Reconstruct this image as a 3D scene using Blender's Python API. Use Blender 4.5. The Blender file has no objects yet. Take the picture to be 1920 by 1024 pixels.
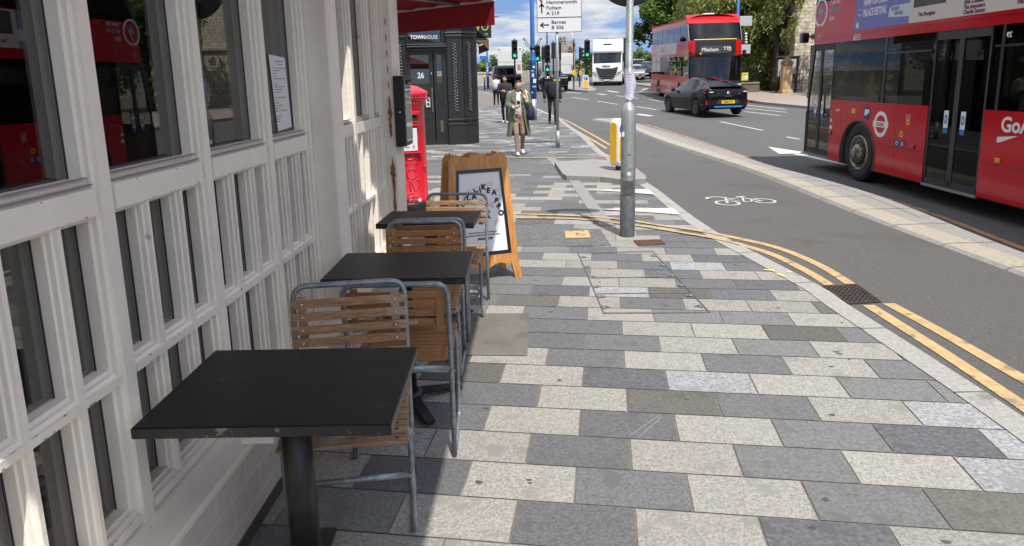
import bpy, bmesh, math, random
from mathutils import Vector, Matrix
R = math.radians
random.seed(7)
S = bpy.context.scene
COL = S.collection
# ---------------------------------------------------------------- camera, light, exposure
FPX, PITCH, ROLL, CX, CY, EYE = 1282.0, .1922, -.0243, 938.0, 397.0, 1.66
cp, sp = math.cos(PITCH), math.sin(PITCH)
_f = Vector((0, cp, -sp)); _u = Vector((0, sp, cp)); _r = Vector((1, 0, 0))
RX = math.cos(ROLL) * _r + math.sin(ROLL) * _u
UP = -math.sin(ROLL) * _r + math.cos(ROLL) * _u
EYEV = Vector((0, 0, EYE))
cam = bpy.data.cameras.new('camera'); camo = bpy.data.objects.new('camera', cam); COL.objects.link(camo)
m = Matrix((RX, UP, -_f)).transposed().to_4x4(); m.translation = EYEV
camo.matrix_world = m
cam.sensor_width = 36; cam.lens = FPX / 1920 * 36
cam.shift_x = (960 - CX) / 1920; cam.shift_y = (CY - 512) / 1920
cam.clip_start = .05; cam.clip_end = 3000
S.camera = camo
SUN_DIR = Vector((.292 * .538, -.956 * .538, 1)).normalized()      # towards the sun
sd = bpy.data.lights.new('sun', 'SUN'); sd.energy = 3.0; sd.angle = R(.5); sd.color = (1, .95, .88)
so = bpy.data.objects.new('sun', sd); COL.objects.link(so)
so.rotation_euler = SUN_DIR.to_track_quat('Z', 'Y').to_euler()
S.view_settings.view_transform = 'Standard'; S.view_settings.look = 'None'
S.view_settings.exposure = .82; S.view_settings.gamma = 1
W = bpy.data.worlds.new('World'); S.world = W; W.use_nodes = True
nt = W.node_tree; nt.nodes.clear()
def N(t, typ, **k):
    n = t.nodes.new(typ)
    for a, b in k.items():
        if a in n.inputs: n.inputs[a].default_value = b
        else: setattr(n, a, b)
    return n
def lk(t, a, b): t.links.new(a, b)
sky = N(nt, 'ShaderNodeTexSky', sky_type='NISHITA', sun_disc=False, sun_elevation=math.asin(SUN_DIR.z),
        sun_rotation=math.atan2(SUN_DIR.x, SUN_DIR.y), air_density=1.0, dust_density=.25, ozone_density=2.2)
tc = N(nt, 'ShaderNodeTexCoord')
sx = N(nt, 'ShaderNodeSeparateXYZ'); lk(nt, tc.outputs['Generated'], sx.inputs[0])
zz = N(nt, 'ShaderNodeMath', operation='ADD'); lk(nt, sx.outputs[2], zz.inputs[0]); zz.inputs[1].default_value = .16
dx = N(nt, 'ShaderNodeMath', operation='DIVIDE'); lk(nt, sx.outputs[0], dx.inputs[0]); lk(nt, zz.outputs[0], dx.inputs[1])
dy = N(nt, 'ShaderNodeMath', operation='DIVIDE'); lk(nt, sx.outputs[1], dy.inputs[0]); lk(nt, zz.outputs[0], dy.inputs[1])
cb = N(nt, 'ShaderNodeCombineXYZ'); lk(nt, dx.outputs[0], cb.inputs[0]); lk(nt, dy.outputs[0], cb.inputs[1])
n1 = N(nt, 'ShaderNodeTexNoise', Scale=1.5, Detail=9, Roughness=.58, Distortion=.25); lk(nt, cb.outputs[0], n1.inputs['Vector'])
r1 = N(nt, 'ShaderNodeValToRGB'); lk(nt, n1.outputs[0], r1.inputs[0])
r1.color_ramp.elements[0].position = .41; r1.color_ramp.elements[1].position = .57
n2 = N(nt, 'ShaderNodeTexNoise', Scale=3.4, Detail=6, Roughness=.6); lk(nt, cb.outputs[0], n2.inputs['Vector'])
r2 = N(nt, 'ShaderNodeValToRGB'); lk(nt, n2.outputs[0], r2.inputs[0])
r2.color_ramp.elements[0].position = .3; r2.color_ramp.elements[0].color = (2.05, 2.2, 2.5, 1)
r2.color_ramp.elements[1].position = .62; r2.color_ramp.elements[1].color = (3.3, 3.35, 3.42, 1)
mx = N(nt, 'ShaderNodeMix', data_type='RGBA'); lk(nt, r1.outputs[0], mx.inputs[0])
up_ = N(nt, 'ShaderNodeVectorMath', operation='ADD'); lk(nt, tc.outputs['Generated'], up_.inputs[0]); up_.inputs[1].default_value = (0, 0, .32); lk(nt, up_.outputs[0], sky.inputs[0])
tn = N(nt, 'ShaderNodeMix', data_type='RGBA', blend_type='MULTIPLY'); tn.inputs[0].default_value = 1; lk(nt, sky.outputs[0], tn.inputs[6]); tn.inputs[7].default_value = (.76, .76, .78, 1); lk(nt, tn.outputs[2], mx.inputs[6])
bz = N(nt, 'ShaderNodeMapRange'); lk(nt, sx.outputs[2], bz.inputs[0]); bz.inputs[1].default_value = .1; bz.inputs[2].default_value = .9; bz.inputs[3].default_value = 1.; bz.inputs[4].default_value = 2.4
cm = N(nt, 'ShaderNodeMix', data_type='RGBA', blend_type='MULTIPLY'); cm.inputs[0].default_value = 1; lk(nt, r2.outputs[0], cm.inputs[6]); lk(nt, bz.outputs[0], cm.inputs[7]); lk(nt, cm.outputs[2], mx.inputs[7])
bg = N(nt, 'ShaderNodeBackground', Strength=.15); lk(nt, mx.outputs[2], bg.inputs[0])
wo = N(nt, 'ShaderNodeOutputWorld'); lk(nt, bg.outputs[0], wo.inputs[0])

# ---------------------------------------------------------------- terrain and pixel-to-place helper
def terr(Y):
    if Y < 20: return 0.
    if Y < 27: return .026 * (Y - 20) ** 2 / 14
    return .026 * (min(Y, 85) - 23.5)
def pav(Y): return terr(Y)
def bike(Y): return terr(Y) - .035
def road(Y): return terr(Y) - .04 - .08 * min(1, max(0, 1 - (Y - 12) / 12))
def ground(x, y, off=0.):
    d = RX * (x - CX) / FPX - UP * (y - CY) / FPX + _f
    lo, hi = .4, 160.
    for i in range(60):
        k = (lo + hi) / 2; q = EYEV + d * (k / d.y)
        o = off(q.y) if callable(off) else off
        if q.z > o: lo = k
        else: hi = k
    return EYEV + d * (lo / d.y)
def atY(x, y, Y):
    d = RX * (x - CX) / FPX - UP * (y - CY) / FPX + _f
    return EYEV + d * (Y / d.y)

# ---------------------------------------------------------------- materials
MATS = {}
def mat(name, col, rough=.6, metal=0., var=0., scale=8., bump=0., bscale=60., coat=0., emit=0., spec=.5, var2=None, detail=6, stretch=None, dirt=None, island=0., tight=.2):
    if name in MATS: return MATS[name]
    M = bpy.data.materials.new(name); M.use_nodes = True; t = M.node_tree
    b = t.nodes['Principled BSDF']
    b.inputs['Base Color'].default_value = (*col, 1); b.inputs['Roughness'].default_value = rough
    b.inputs['Metallic'].default_value = metal; b.inputs['Coat Weight'].default_value = coat
    b.inputs['Coat Roughness'].default_value = .08
    b.inputs['Specular IOR Level'].default_value = spec
    if emit:
        b.inputs['Emission Color'].default_value = (*col, 1); b.inputs['Emission Strength'].default_value = emit
    c = N(t, 'ShaderNodeTexCoord'); vec = c.outputs['Object']
    if stretch:
        mp = N(t, 'ShaderNodeMapping'); mp.inputs['Scale'].default_value = stretch; lk(t, vec, mp.inputs[0]); vec = mp.outputs[0]
    if var:
        n = N(t, 'ShaderNodeTexNoise', Scale=scale, Detail=detail, Roughness=.65); lk(t, vec, n.inputs['Vector'])
        r = N(t, 'ShaderNodeValToRGB'); lk(t, n.outputs[0], r.inputs[0])
        lo = tuple(max(0, v * (1 - var)) for v in col); hi = var2 or tuple(min(1, v * (1 + var)) for v in col)
        r.color_ramp.elements[0].position = .5 - tight; r.color_ramp.elements[0].color = (*lo, 1)
        r.color_ramp.elements[1].position = .5 + tight; r.color_ramp.elements[1].color = (*hi, 1)
        out = r.outputs[0]
        if dirt:                                        # blotches of another colour: (colour, scale, threshold)
            dc, ds, dt = dirt
            n3 = N(t, 'ShaderNodeTexNoise', Scale=ds, Detail=7, Roughness=.6); lk(t, c.outputs['Object'], n3.inputs['Vector'])
            r3 = N(t, 'ShaderNodeValToRGB'); lk(t, n3.outputs[0], r3.inputs[0])
            r3.color_ramp.elements[0].position = dt; r3.color_ramp.elements[1].position = dt + .06
            x = N(t, 'ShaderNodeMix', data_type='RGBA'); lk(t, r3.outputs[0], x.inputs[0]); lk(t, out, x.inputs[6])
            x.inputs[7].default_value = (*dc, 1); out = x.outputs[2]
        if island:                                      # every separate slab its own shade
            gi = N(t, 'ShaderNodeNewGeometry'); mr = N(t, 'ShaderNodeMapRange'); lk(t, gi.outputs['Random Per Island'], mr.inputs[0]); mr.inputs[3].default_value = 1 - island; mr.inputs[4].default_value = 1 + island
            mi_ = N(t, 'ShaderNodeMix', data_type='RGBA', blend_type='MULTIPLY'); mi_.inputs[0].default_value = 1; lk(t, out, mi_.inputs[6]); lk(t, mr.outputs[0], mi_.inputs[7]); out = mi_.outputs[2]
        lk(t, out, b.inputs['Base Color'])
        if emit: lk(t, out, b.inputs['Emission Color'])
    if bump:
        n = N(t, 'ShaderNodeTexNoise', Scale=bscale, Detail=5); lk(t, vec, n.inputs['Vector'])
        bp = N(t, 'ShaderNodeBump', Strength=bump, Distance=.01); lk(t, n.outputs[0], bp.inputs['Height'])
        lk(t, bp.outputs[0], b.inputs['Normal'])
    MATS[name] = M; return M
def glass(name, tint=(.5, .52, .5), ior=1.6, rough=.0, base=0.):
    if name in MATS: return MATS[name]
    M = bpy.data.materials.new(name); M.use_nodes = True; t = M.node_tree; t.nodes.clear()
    tr = N(t, 'ShaderNodeBsdfTransparent', Color=(*[v ** .5 for v in tint], 1)); gl = N(t, 'ShaderNodeBsdfGlossy', Roughness=rough)
    lw = N(t, 'ShaderNodeLayerWeight', Blend=.5); pw_ = N(t, 'ShaderNodeMath', operation='POWER'); lk(t, lw.outputs['Facing'], pw_.inputs[0]); pw_.inputs[1].default_value = 5
    f0 = ((ior - 1) / (ior + 1)) ** 2 + base                # Schlick reflectance, the same for either face of the pane
    ma = N(t, 'ShaderNodeMath', operation='MULTIPLY_ADD', use_clamp=True); lk(t, pw_.outputs[0], ma.inputs[0]); ma.inputs[1].default_value = 1 - f0; ma.inputs[2].default_value = f0
    mx = N(t, 'ShaderNodeMixShader'); lk(t, ma.outputs[0], mx.inputs[0]); lk(t, tr.outputs[0], mx.inputs[1]); lk(t, gl.outputs[0], mx.inputs[2])
    o = N(t, 'ShaderNodeOutputMaterial'); lk(t, mx.outputs[0], o.inputs[0])
    MATS[name] = M; return M
def brickmat(name, c1, c2, mortar, scale=1., bw=.22, bh=.075, rough=.8, msize=.012, axis='XZ', bump=.4, offset=.5, var=.25, vscale=9.):
    if name in MATS: return MATS[name]
    M = bpy.data.materials.new(name); M.use_nodes = True; t = M.node_tree; b = t.nodes['Principled BSDF']
    c = N(t, 'ShaderNodeTexCoord'); s = N(t, 'ShaderNodeSeparateXYZ'); lk(t, c.outputs['Object'], s.inputs[0])
    k = N(t, 'ShaderNodeCombineXYZ')
    lk(t, s.outputs['XYZ'.index(axis[0])], k.inputs[0]); lk(t, s.outputs['XYZ'.index(axis[1])], k.inputs[1])
    br = N(t, 'ShaderNodeTexBrick', Scale=scale, offset=offset); lk(t, k.outputs[0], br.inputs['Vector'])
    br.inputs['Color1'].default_value = (*c1, 1); br.inputs['Color2'].default_value = (*c2, 1); br.inputs['Mortar'].default_value = (*mortar, 1)
    br.inputs['Mortar Size'].default_value = msize; br.inputs['Brick Width'].default_value = bw; br.inputs['Row Height'].default_value = bh
    n = N(t, 'ShaderNodeTexNoise', Scale=vscale, Detail=6); lk(t, c.outputs['Object'], n.inputs['Vector'])
    r = N(t, 'ShaderNodeMapRange'); lk(t, n.outputs[0], r.inputs[0]); r.inputs[1].default_value = .3; r.inputs[2].default_value = .7
    r.inputs[3].default_value = 1 - var; r.inputs[4].default_value = 1 + var
    x = N(t, 'ShaderNodeMix', data_type='RGBA', blend_type='MULTIPLY'); x.inputs[0].default_value = 1
    lk(t, br.outputs[0], x.inputs[6]); lk(t, r.outputs[0], x.inputs[7])
    lk(t, x.outputs[2], b.inputs['Base Color']); b.inputs['Roughness'].default_value = rough
    if bump:
        bp = N(t, 'ShaderNodeBump', Strength=bump, Distance=.006, invert=True); lk(t, br.outputs['Fac'], bp.inputs['Height']); lk(t, bp.outputs[0], b.inputs['Normal'])
    MATS[name] = M; return M

# ---------------------------------------------------------------- mesh builder
class MB:
    def __init__(s): s.v = []; s.f = []; s.m = []; s.ms = []; s.sm = []
    def mi(s, m):
        if m not in s.ms: s.ms.append(m)
        return s.ms.index(m)
    def face(s, pts, m, smooth=False):
        i = len(s.v); s.v += [tuple(p) for p in pts]; s.f.append(tuple(range(i, i + len(pts)))); s.m.append(s.mi(m)); s.sm.append(smooth)
    def mesh(s, vs, fs, m, smooth=False):
        i = len(s.v); s.v += [tuple(p) for p in vs]; k = s.mi(m)
        for f in fs: s.f.append(tuple(i + j for j in f)); s.m.append(k); s.sm.append(smooth)
    def box(s, a, b, m, mtx=None):
        (x0, y0, z0), (x1, y1, z1) = a, b
        x0, x1 = min(x0, x1), max(x0, x1); y0, y1 = min(y0, y1), max(y0, y1); z0, z1 = min(z0, z1), max(z0, z1)
        vs = [(x, y, z) for z in (z0, z1) for y in (y0, y1) for x in (x0, x1)]
        if mtx is not None: vs = [mtx @ Vector(v) for v in vs]
        s.mesh(vs, [(0, 2, 3, 1), (4, 5, 7, 6), (0, 1, 5, 4), (2, 6, 7, 3), (0, 4, 6, 2), (1, 3, 7, 5)], m)
    def bbox(s, a, b, m, r=.01, mtx=None):               # box with chamfered edges
        x0, y0, z0 = a; x1, y1, z1 = b
        bm = bmesh.new(); bmesh.ops.create_cube(bm, size=1)
        bmesh.ops.scale(bm, vec=(x1 - x0, y1 - y0, z1 - z0), verts=bm.verts); bmesh.ops.translate(bm, vec=((x0 + x1) / 2, (y0 + y1) / 2, (z0 + z1) / 2), verts=bm.verts)
        bmesh.ops.bevel(bm, geom=bm.edges[:], offset=r, segments=2, affect='EDGES', profile=.5)
        s.add_bm(bm, m, mtx)
    def add_bm(s, bm, m, mtx=None, smooth=False):
        bm.verts.index_update()
        vs = [(mtx @ v.co if mtx is not None else v.co.copy()) for v in bm.verts]
        s.mesh(vs, [tuple(v.index for v in f.verts) for f in bm.faces], m, smooth); bm.free()
    def prism(s, pts, d, m, m2=None):                     # pts: 3d polygon, d: extrusion vector
        d = Vector(d); P = [Vector(p) for p in pts]; n = len(P)
        s.mesh(P + [p + d for p in P], [tuple(range(n)), tuple(range(2 * n - 1, n - 1, -1))] + [(i, i + n, (i + 1) % n + n, (i + 1) % n) for i in range(n)], m)
    def tube(s, pts, r, m, seg=10, closed=False, caps=True):
        P = [Vector(p) for p in pts]; n = len(P); rs = r if isinstance(r, (list, tuple)) else [r] * n
        T = []
        for i in range(n):
            a = P[(i - 1) % n] if (closed or i) else P[i]; b = P[(i + 1) % n] if (closed or i < n - 1) else P[i]
            T.append((b - a).normalized() if (b - a).length > 1e-9 else Vector((0, 0, 1)))
        up = Vector((0, 0, 1)) if abs(T[0].z) < .9 else Vector((1, 0, 0))
        u = T[0].cross(up).normalized(); vs = []
        for i in range(n):
            u = (u - T[i] * u.dot(T[i])); u = u.normalized() if u.length > 1e-6 else T[i].orthogonal().normalized(); w = T[i].cross(u)
            for k in range(seg):
                a = 2 * math.pi * k / seg; vs.append(P[i] + (u * math.cos(a) + w * math.sin(a)) * rs[i])
        fs = []
        for i in range(n if closed else n - 1):
            j = (i + 1) % n
            for k in range(seg): fs.append((i * seg + k, i * seg + (k + 1) % seg, j * seg + (k + 1) % seg, j * seg + k))
        if not closed and caps: fs += [tuple(range(seg))[::-1], tuple((n - 1) * seg + k for k in range(seg))]
        s.mesh(vs, fs, m, True)
    def lathe(s, prof, m, c=(0, 0, 0), seg=24, mtx=None, smooth=True):   # prof: (r, z)
        vs = []; fs = []
        for r, z in prof:
            for k in range(seg):
                a = 2 * math.pi * k / seg; v = Vector((c[0] + r * math.cos(a), c[1] + r * math.sin(a), c[2] + z)); vs.append(mtx @ v if mtx is not None else v)
        for i in range(len(prof) - 1):
            for k in range(seg): fs.append((i * seg + k, i * seg + (k + 1) % seg, (i + 1) * seg + (k + 1) % seg, (i + 1) * seg + k))
        fs += [tuple(range(seg))[::-1], tuple((len(prof) - 1) * seg + k for k in range(seg))]
        s.mesh(vs, fs, m, smooth)
    def ball(s, c, r, m, seg=12, rings=8, mtx=None):
        rr = r if isinstance(r, (list, tuple)) else (r, r, r); vs = []; fs = []
        for i in range(rings + 1):
            t = math.pi * i / rings
            for k in range(seg):
                a = 2 * math.pi * k / seg; v = Vector((c[0] + rr[0] * math.sin(t) * math.cos(a), c[1] + rr[1] * math.sin(t) * math.sin(a), c[2] + rr[2] * math.cos(t)))
                vs.append(mtx @ v if mtx is not None else v)
        for i in range(rings):
            for k in range(seg): fs.append((i * seg + k, (i + 1) * seg + k, (i + 1) * seg + (k + 1) % seg, i * seg + (k + 1) % seg))
        s.mesh(vs, fs, m, True)
    def loft(s, rings, m, closed=True, caps=True, smooth=True):
        n = len(rings[0]); vs = [p for r in rings for p in r]; fs = []
        for i in range(len(rings) - 1):
            for k in range(n if closed else n - 1): fs.append((i * n + k, i * n + (k + 1) % n, (i + 1) * n + (k + 1) % n, (i + 1) * n + k))
        if caps and closed: fs += [tuple(range(n))[::-1], tuple((len(rings) - 1) * n + k for k in range(n))]
        s.mesh(vs, fs, m, smooth)
    def build(s, name, parent=None, merge=False):
        me = bpy.data.meshes.new(name); me.from_pydata(s.v, [], s.f)
        for m in s.ms: me.materials.append(m)
        me.polygons.foreach_set('material_index', s.m); me.polygons.foreach_set('use_smooth', s.sm)
        bm = bmesh.new(); bm.from_mesh(me)
        if merge: bmesh.ops.remove_doubles(bm, verts=bm.verts, dist=1e-4)
        bmesh.ops.recalc_face_normals(bm, faces=bm.faces)
        bm.to_mesh(me); bm.free(); me.update()
        o = bpy.data.objects.new(name, me); COL.objects.link(o)
        if parent: o.parent = parent
        return o
def tag(o, label=None, cat=None, group=None, kind=None):
    if label: o['label'] = label
    if cat: o['category'] = cat
    if group: o['group'] = group
    if kind: o['kind'] = kind
    return o
def thing(name, label, cat, loc=(0, 0, 0), rz=0., group=None):
    o = bpy.data.objects.new(name, None); COL.objects.link(o); o.empty_display_size = .1
    o.location = loc; o.rotation_euler = (0, 0, rz)
    return tag(o, label, cat, group)
def copy_thing(src, loc, rz, label, group=None):
    kids = [c for c in COL.objects if c.parent == src]
    c = src.copy(); COL.objects.link(c); c.location = loc; c.rotation_euler = (0, 0, rz); c['label'] = label
    if group: c['group'] = group
    for k in kids:
        d = k.copy(); COL.objects.link(d); d.parent = c
        for g in [q for q in COL.objects if q.parent == k]:
            e = g.copy(); COL.objects.link(e); e.parent = d
    return c
def text(s, body, size, m, org, right, up, align='LEFT', ext=.0015, bold=0., sx=1., shear=0.):
    """adds lettering to mesh builder s: org = anchor on the baseline, right/up = directions of the writing"""
    cu = bpy.data.curves.new('lettering', 'FONT'); cu.body = body; cu.size = size; cu.align_x = align; cu.extrude = ext; cu.offset = bold; cu.shear = shear
    cu.resolution_u = 3
    o = bpy.data.objects.new('lettering', cu); COL.objects.link(o)
    me = bpy.data.meshes.new_from_object(o.evaluated_get(bpy.context.evaluated_depsgraph_get()))
    r = Vector(right).normalized(); u = Vector(up).normalized(); n = r.cross(u); O = Vector(org)
    vs = [O + r * v.co.x * sx + u * v.co.y + n * v.co.z for v in me.vertices]
    s.mesh(vs, [tuple(p.vertices) for p in me.polygons], m)
    bpy.data.objects.remove(o); bpy.data.curves.remove(cu); bpy.data.meshes.remove(me)
def arc(cx, cy, r, a0, a1, n=10):
    return [(cx + r * math.cos(R(a0 + (a1 - a0) * i / n)), cy + r * math.sin(R(a0 + (a1 - a0) * i / n))) for i in range(n + 1)]
def smooth_path(pts, n=6):                                # Catmull-Rom through 2d/3d points
    P = [Vector(p) for p in pts]; out = []
    for i in range(len(P) - 1):
        a = P[max(i - 1, 0)]; b = P[i]; c = P[i + 1]; d = P[min(i + 2, len(P) - 1)]
        for k in range(n):
            t = k / n
            out.append(.5 * ((2 * b) + (c - a) * t + (2 * a - 5 * b + 4 * c - d) * t * t + (3 * b - a - 3 * c + d) * t ** 3))
    out.append(P[-1]); return out
def fillet(pts, r, n=6):                                  # round the inner corners of a 3d polyline
    P = [Vector(p) for p in pts]; out = [P[0]]
    for i in range(1, len(P) - 1):
        a = (P[i - 1] - P[i]); b = (P[i + 1] - P[i]); rr = min(r, a.length * .49, b.length * .49)
        p0 = P[i] + a.normalized() * rr; p1 = P[i] + b.normalized() * rr
        for k in range(n + 1):
            t = k / n; out.append(p0 * (1 - t) ** 2 + P[i] * 2 * t * (1 - t) + p1 * t * t)
    out.append(P[-1]); return out
# ---------------------------------------------------------------- materials used in many places
cream = mat('cream_paint', (.87, .805, .705), .42, var=.05, scale=5, bump=.3, bscale=35, dirt=((.48, .44, .40), 7, .68))
cream_wall = mat('cream_render', (.83, .765, .665), .6, var=.09, scale=3, bump=.3, bscale=25, dirt=((.33, .30, .26), 2.4, .66))
bare_wood = mat('bare_wood', (.22, .09, .035), .8, var=.5, scale=25)
galv = mat('galvanised_steel', (.27, .30, .32), .45, .55, var=.35, scale=30, bump=.1, bscale=60)
galv_paint = mat('grey_galvanised', (.34, .38, .39), .5, .35, var=.3, scale=40, dirt=((.20, .22, .22), 7, .62))
black_top = mat('black_table_laminate', (.009, .0095, .0105), .42, spec=.22, var=.4, scale=12, bump=.04, bscale=200, dirt=((.026, .027, .029), 6, .60))
black_metal = mat('black_metal', (.014, .014, .015), .4, var=.3, scale=10, bump=.05)
black_edge = mat('chipped_black_edge', (.016, .016, .017), .5, var=.5, scale=60, dirt=((.17, .18, .18), 24, .60))
wood_old = mat('weathered_slat', (.34, .195, .105), .62, var=.55, scale=5, bump=.5, bscale=12, stretch=(3, 40, 40), dirt=((.38, .29, .21), 9, .58))
wood_new = mat('orange_slat', (.33, .155, .058), .5, var=.35, scale=5, bump=.25, bscale=12, stretch=(3, 40, 40))
wood_sign = mat('pine_frame', (.54, .245, .06), .42, var=.32, scale=3, bump=.15, bscale=15, stretch=(12, 12, 1.6), coat=.2)
rubber = mat('black_rubber', (.018, .018, .018), .8)
tyre = mat('tyre_rubber', (.02, .02, .02), .75, var=.3, scale=20)
white_paint = mat('white_paint', (.74, .74, .72), .5, var=.05, scale=6)
white_sheet = mat('white_paper', (.72, .72, .74), .7)
mark_white = mat('white_road_marking', (.52, .51, .475), .75, var=.18, scale=14, dirt=((.25, .25, .24), 9, .62))
mark_yellow = mat('yellow_road_marking', (.47, .325, .155), .75, var=.25, scale=16, dirt=((.24, .19, .12), 7, .57))
mark_dull = mat('dull_yellow_marking', (.36, .215, .10), .8, var=.3, scale=12, dirt=((.12, .10, .08), 6, .55))  # darker, blotchier yellow for the lines beside the separating kerb
asphalt = mat('asphalt', (.098, .097, .095), .88, var=.34, scale=70, bump=.6, bscale=260, dirt=((.086, .085, .083), .5, .56))
asphalt_bike = mat('cycle_lane_asphalt', (.106, .103, .098), .9, var=.38, scale=75, bump=.7, bscale=260, dirt=((.093, .089, .084), .7, .55))
ink = mat('black_ink', (.01, .01, .012), .6)
dark_void = mat('dark_interior', (.02, .019, .018), .9)
red_bus = mat('red_bus_paint', (.46, .006, .016), .13, var=.05, scale=2, spec=.38)
red_bus_far = mat('red_bus_paint_bright', (.46, .010, .012), .12, spec=.4)
black_gloss = mat('black_gloss', (.008, .008, .009), .12, coat=.3)
bus_glass = glass('tinted_bus_glass', (.05, .055, .052), 1.35)
door_glass = glass('door_glass', (.55, .57, .55), 1.5)
car_glass = glass('car_glass', (.012, .016, .018), 1.5, base=.03)
shop_glass = glass('shop_glass', (.55, .57, .55), 1.5, base=.075)
chrome = mat('chrome', (.6, .6, .6), .15, 1.)
lamp_red = mat('red_lens', (.35, .01, .01), .2, coat=.5)
lamp_amber = mat('amber_lens', (.7, .22, .01), .3, coat=.5)
plate_yellow = mat('yellow_plate', (.75, .5, .02), .5)
yellow = mat('yellow_panel', (.80, .46, .01), .5, var=.06, scale=4)
blue_pole = mat('blue_paint', (.03, .14, .44), .4, var=.12, scale=6)
green_lamp = mat('lit_green_signal', (.01, .55, .27), .4, emit=1.0)

# ---------------------------------------------------------------- the ground: one asphalt sheet, terrain, river
def grid_sheet(name, xs, ys, zf, m):
    s = MB(); vs = [(x, y, zf(x, y)) for y in ys for x in xs]; n = len(xs)
    s.mesh(vs, [(j * n + i, j * n + i + 1, (j + 1) * n + i + 1, (j + 1) * n + i) for j in range(len(ys) - 1) for i in range(n - 1)], m, True)
    return tag(s.build(name), kind='structure')
ys = [-40, -20, -8, 0, 4, 8, 10, 12] + [12 + i for i in range(1, 20)] + list(range(34, 90, 4)) + [90, 104]
grid_sheet('road', [-45, -20, -8, 0, 4, 8, 12, 16, 24, 40, 60], ys, lambda x, y: road(y), asphalt)
earth = mat('earth', (.12, .13, .07), .95, var=.4, scale=.1)
s = MB(); s.face([(-1500, -1500, -5), (1500, -1500, -5), (1500, 2500, -5), (-1500, 2500, -5)], earth); tag(s.build('ground'), kind='structure')
river = mat('river_water', (.06, .07, .05), .15, bump=.2, bscale=2)
s = MB(); s.face([(-400, 108, -4.5), (400, 108, -4.5), (400, 240, -4.5), (-400, 240, -4.5)], river); tag(s.build('river'), kind='structure')

# pixel traces of the kerbs, turned into places on the ground
EDGE = [(2600, 1290), (2100, 912), (1880, 759), (1705, 646), (1590, 573), (1541, 540), (1430, 482), (1350, 440), (1290, 400), (1240, 361), (1212, 342), (1175, 318), (1146, 294), (1128, 284), (1095, 254), (1052, 227), (1007, 213), (960, 200), (880, 187)]
edge = [ground(x, y) for x, y in EDGE]
ISL_L = [(2500, 742), (1920, 520.5), (1594, 398), (1396, 320), (1240, 268), (1161, 236), (1095, 222.5), (1014, 199)]
ISL_R = [(2500, 672), (1920, 473), (1640, 366), (1452, 315), (1417, 304), (1240, 246), (1130, 214), (1037, 193)]
isl_l = smooth_path([ground(x, y, bike) for x, y in ISL_L], 6); isl_r = smooth_path([ground(x, y, lambda Y: bike(Y) + .03) for x, y in ISL_R], 6)
def offset_path(P, d):                                    # sideways offset to the right of the direction of travel
    out = []
    for i in range(len(P)):
        t = (P[min(i + 1, len(P) - 1)] - P[max(i - 1, 0)]); t.z = 0; t.normalize()
        out.append(P[i] + Vector((t.y, -t.x, 0)) * d)
    return out
def ribbon(s, A, B, zf, m):
    for i in range(len(A) - 1):
        q = [A[i], A[i + 1], B[i + 1], B[i]]
        s.face([(p.x, p.y, zf(p.y)) for p in q], m)
def xat(P, Y):
    P = sorted(P, key=lambda p: p.y)
    for a, b in zip(P, P[1:]):
        if a.y <= Y <= b.y: return a.x + (b.x - a.x) * (Y - a.y) / max(b.y - a.y, 1e-6)
    return P[0].x if Y < P[0].y else P[-1].x
sedge = smooth_path(edge[:10], 6) + edge[10:11] + smooth_path(edge[10:16], 5)[1:] + edge[16:]
# cycle lane between pavement and separating kerb
s = MB(); Y0 = min(p.y for p in edge); YS = [Y0 + (25.5 - Y0) * i / 70 for i in range(71)]
A = [Vector((xat(sedge, y), y, 0)) for y in YS]; B = [Vector((xat(isl_l, y), y, 0)) for y in YS]
ribbon(s, A, B, lambda Y: bike(Y) + .004, asphalt_bike); tag(s.build('cycle_path'), kind='structure')

# paving slabs: a running bond of granite slabs, each slab one face set in a mortar bed
SA = .153; SU = Vector((math.cos(SA), -math.sin(SA), 0)); SD = Vector((math.sin(SA), math.cos(SA), 0))
def slabmat(name, c, v, sc, rough=.8, w=.83): return mat(name, c, rough, var=v, scale=sc, bump=.25, bscale=90, detail=8, dirt=(tuple(x * w for x in c), 5.5, .575), island=.10, tight=.14)
slabL = slabmat('pale_granite', (.275, .264, .236), .32, 85); slabD = slabmat('dark_granite', (.124, .126, .128), .30, 80); slabM = slabmat('blue_grey_granite', (.112, .115, .122), .32, 50)
slabB = slabmat('brown_granite', (.115, .109, .097), .22, 60); slabW = slabmat('white_speckled_granite', (.285, .29, .293), .38, 60); slabG = slabmat('mid_grey_granite', (.155, .158, .153), .24, 60)
mortar = mat('mortar', (.165, .145, .12), .95, var=.25, scale=12)
TONE = {-1: (-.81, 'LDLMLLW'), 0: (-1.03, 'DLDLGBLL'), 1: (-.79, 'LDLGLWW'), 2: (-1.03, 'DLDLGMWL'), 3: (-.79, 'DLBDLWG'), 4: (-1.03, 'BLMWLGG'), 5: (-.79, 'LDLDLGLW'), 6: (-1.03, 'DDDLGLGW'),
        7: (-.79, 'DDLLBGW'), 8: (-1.03, 'LDLGGLLG'), -2: (-1.03, 'LLMLDLLD')}
CODE = dict(L=slabL, D=slabD, M=slabM, B=slabB, W=slabW, G=slabG)
poly = [(p.x, p.y) for p in sedge] + [(-14, sedge[-1].y), (-14, -3), (sedge[0].x, -3)]
def inside(x, y):
    c = False; n = len(poly)
    for i in range(n):
        x0, y0 = poly[i]; x1, y1 = poly[(i + 1) % n]
        if (y0 > y) != (y1 > y) and x < (x1 - x0) * (y - y0) / (y1 - y0) + x0: c = not c
    return c
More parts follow.
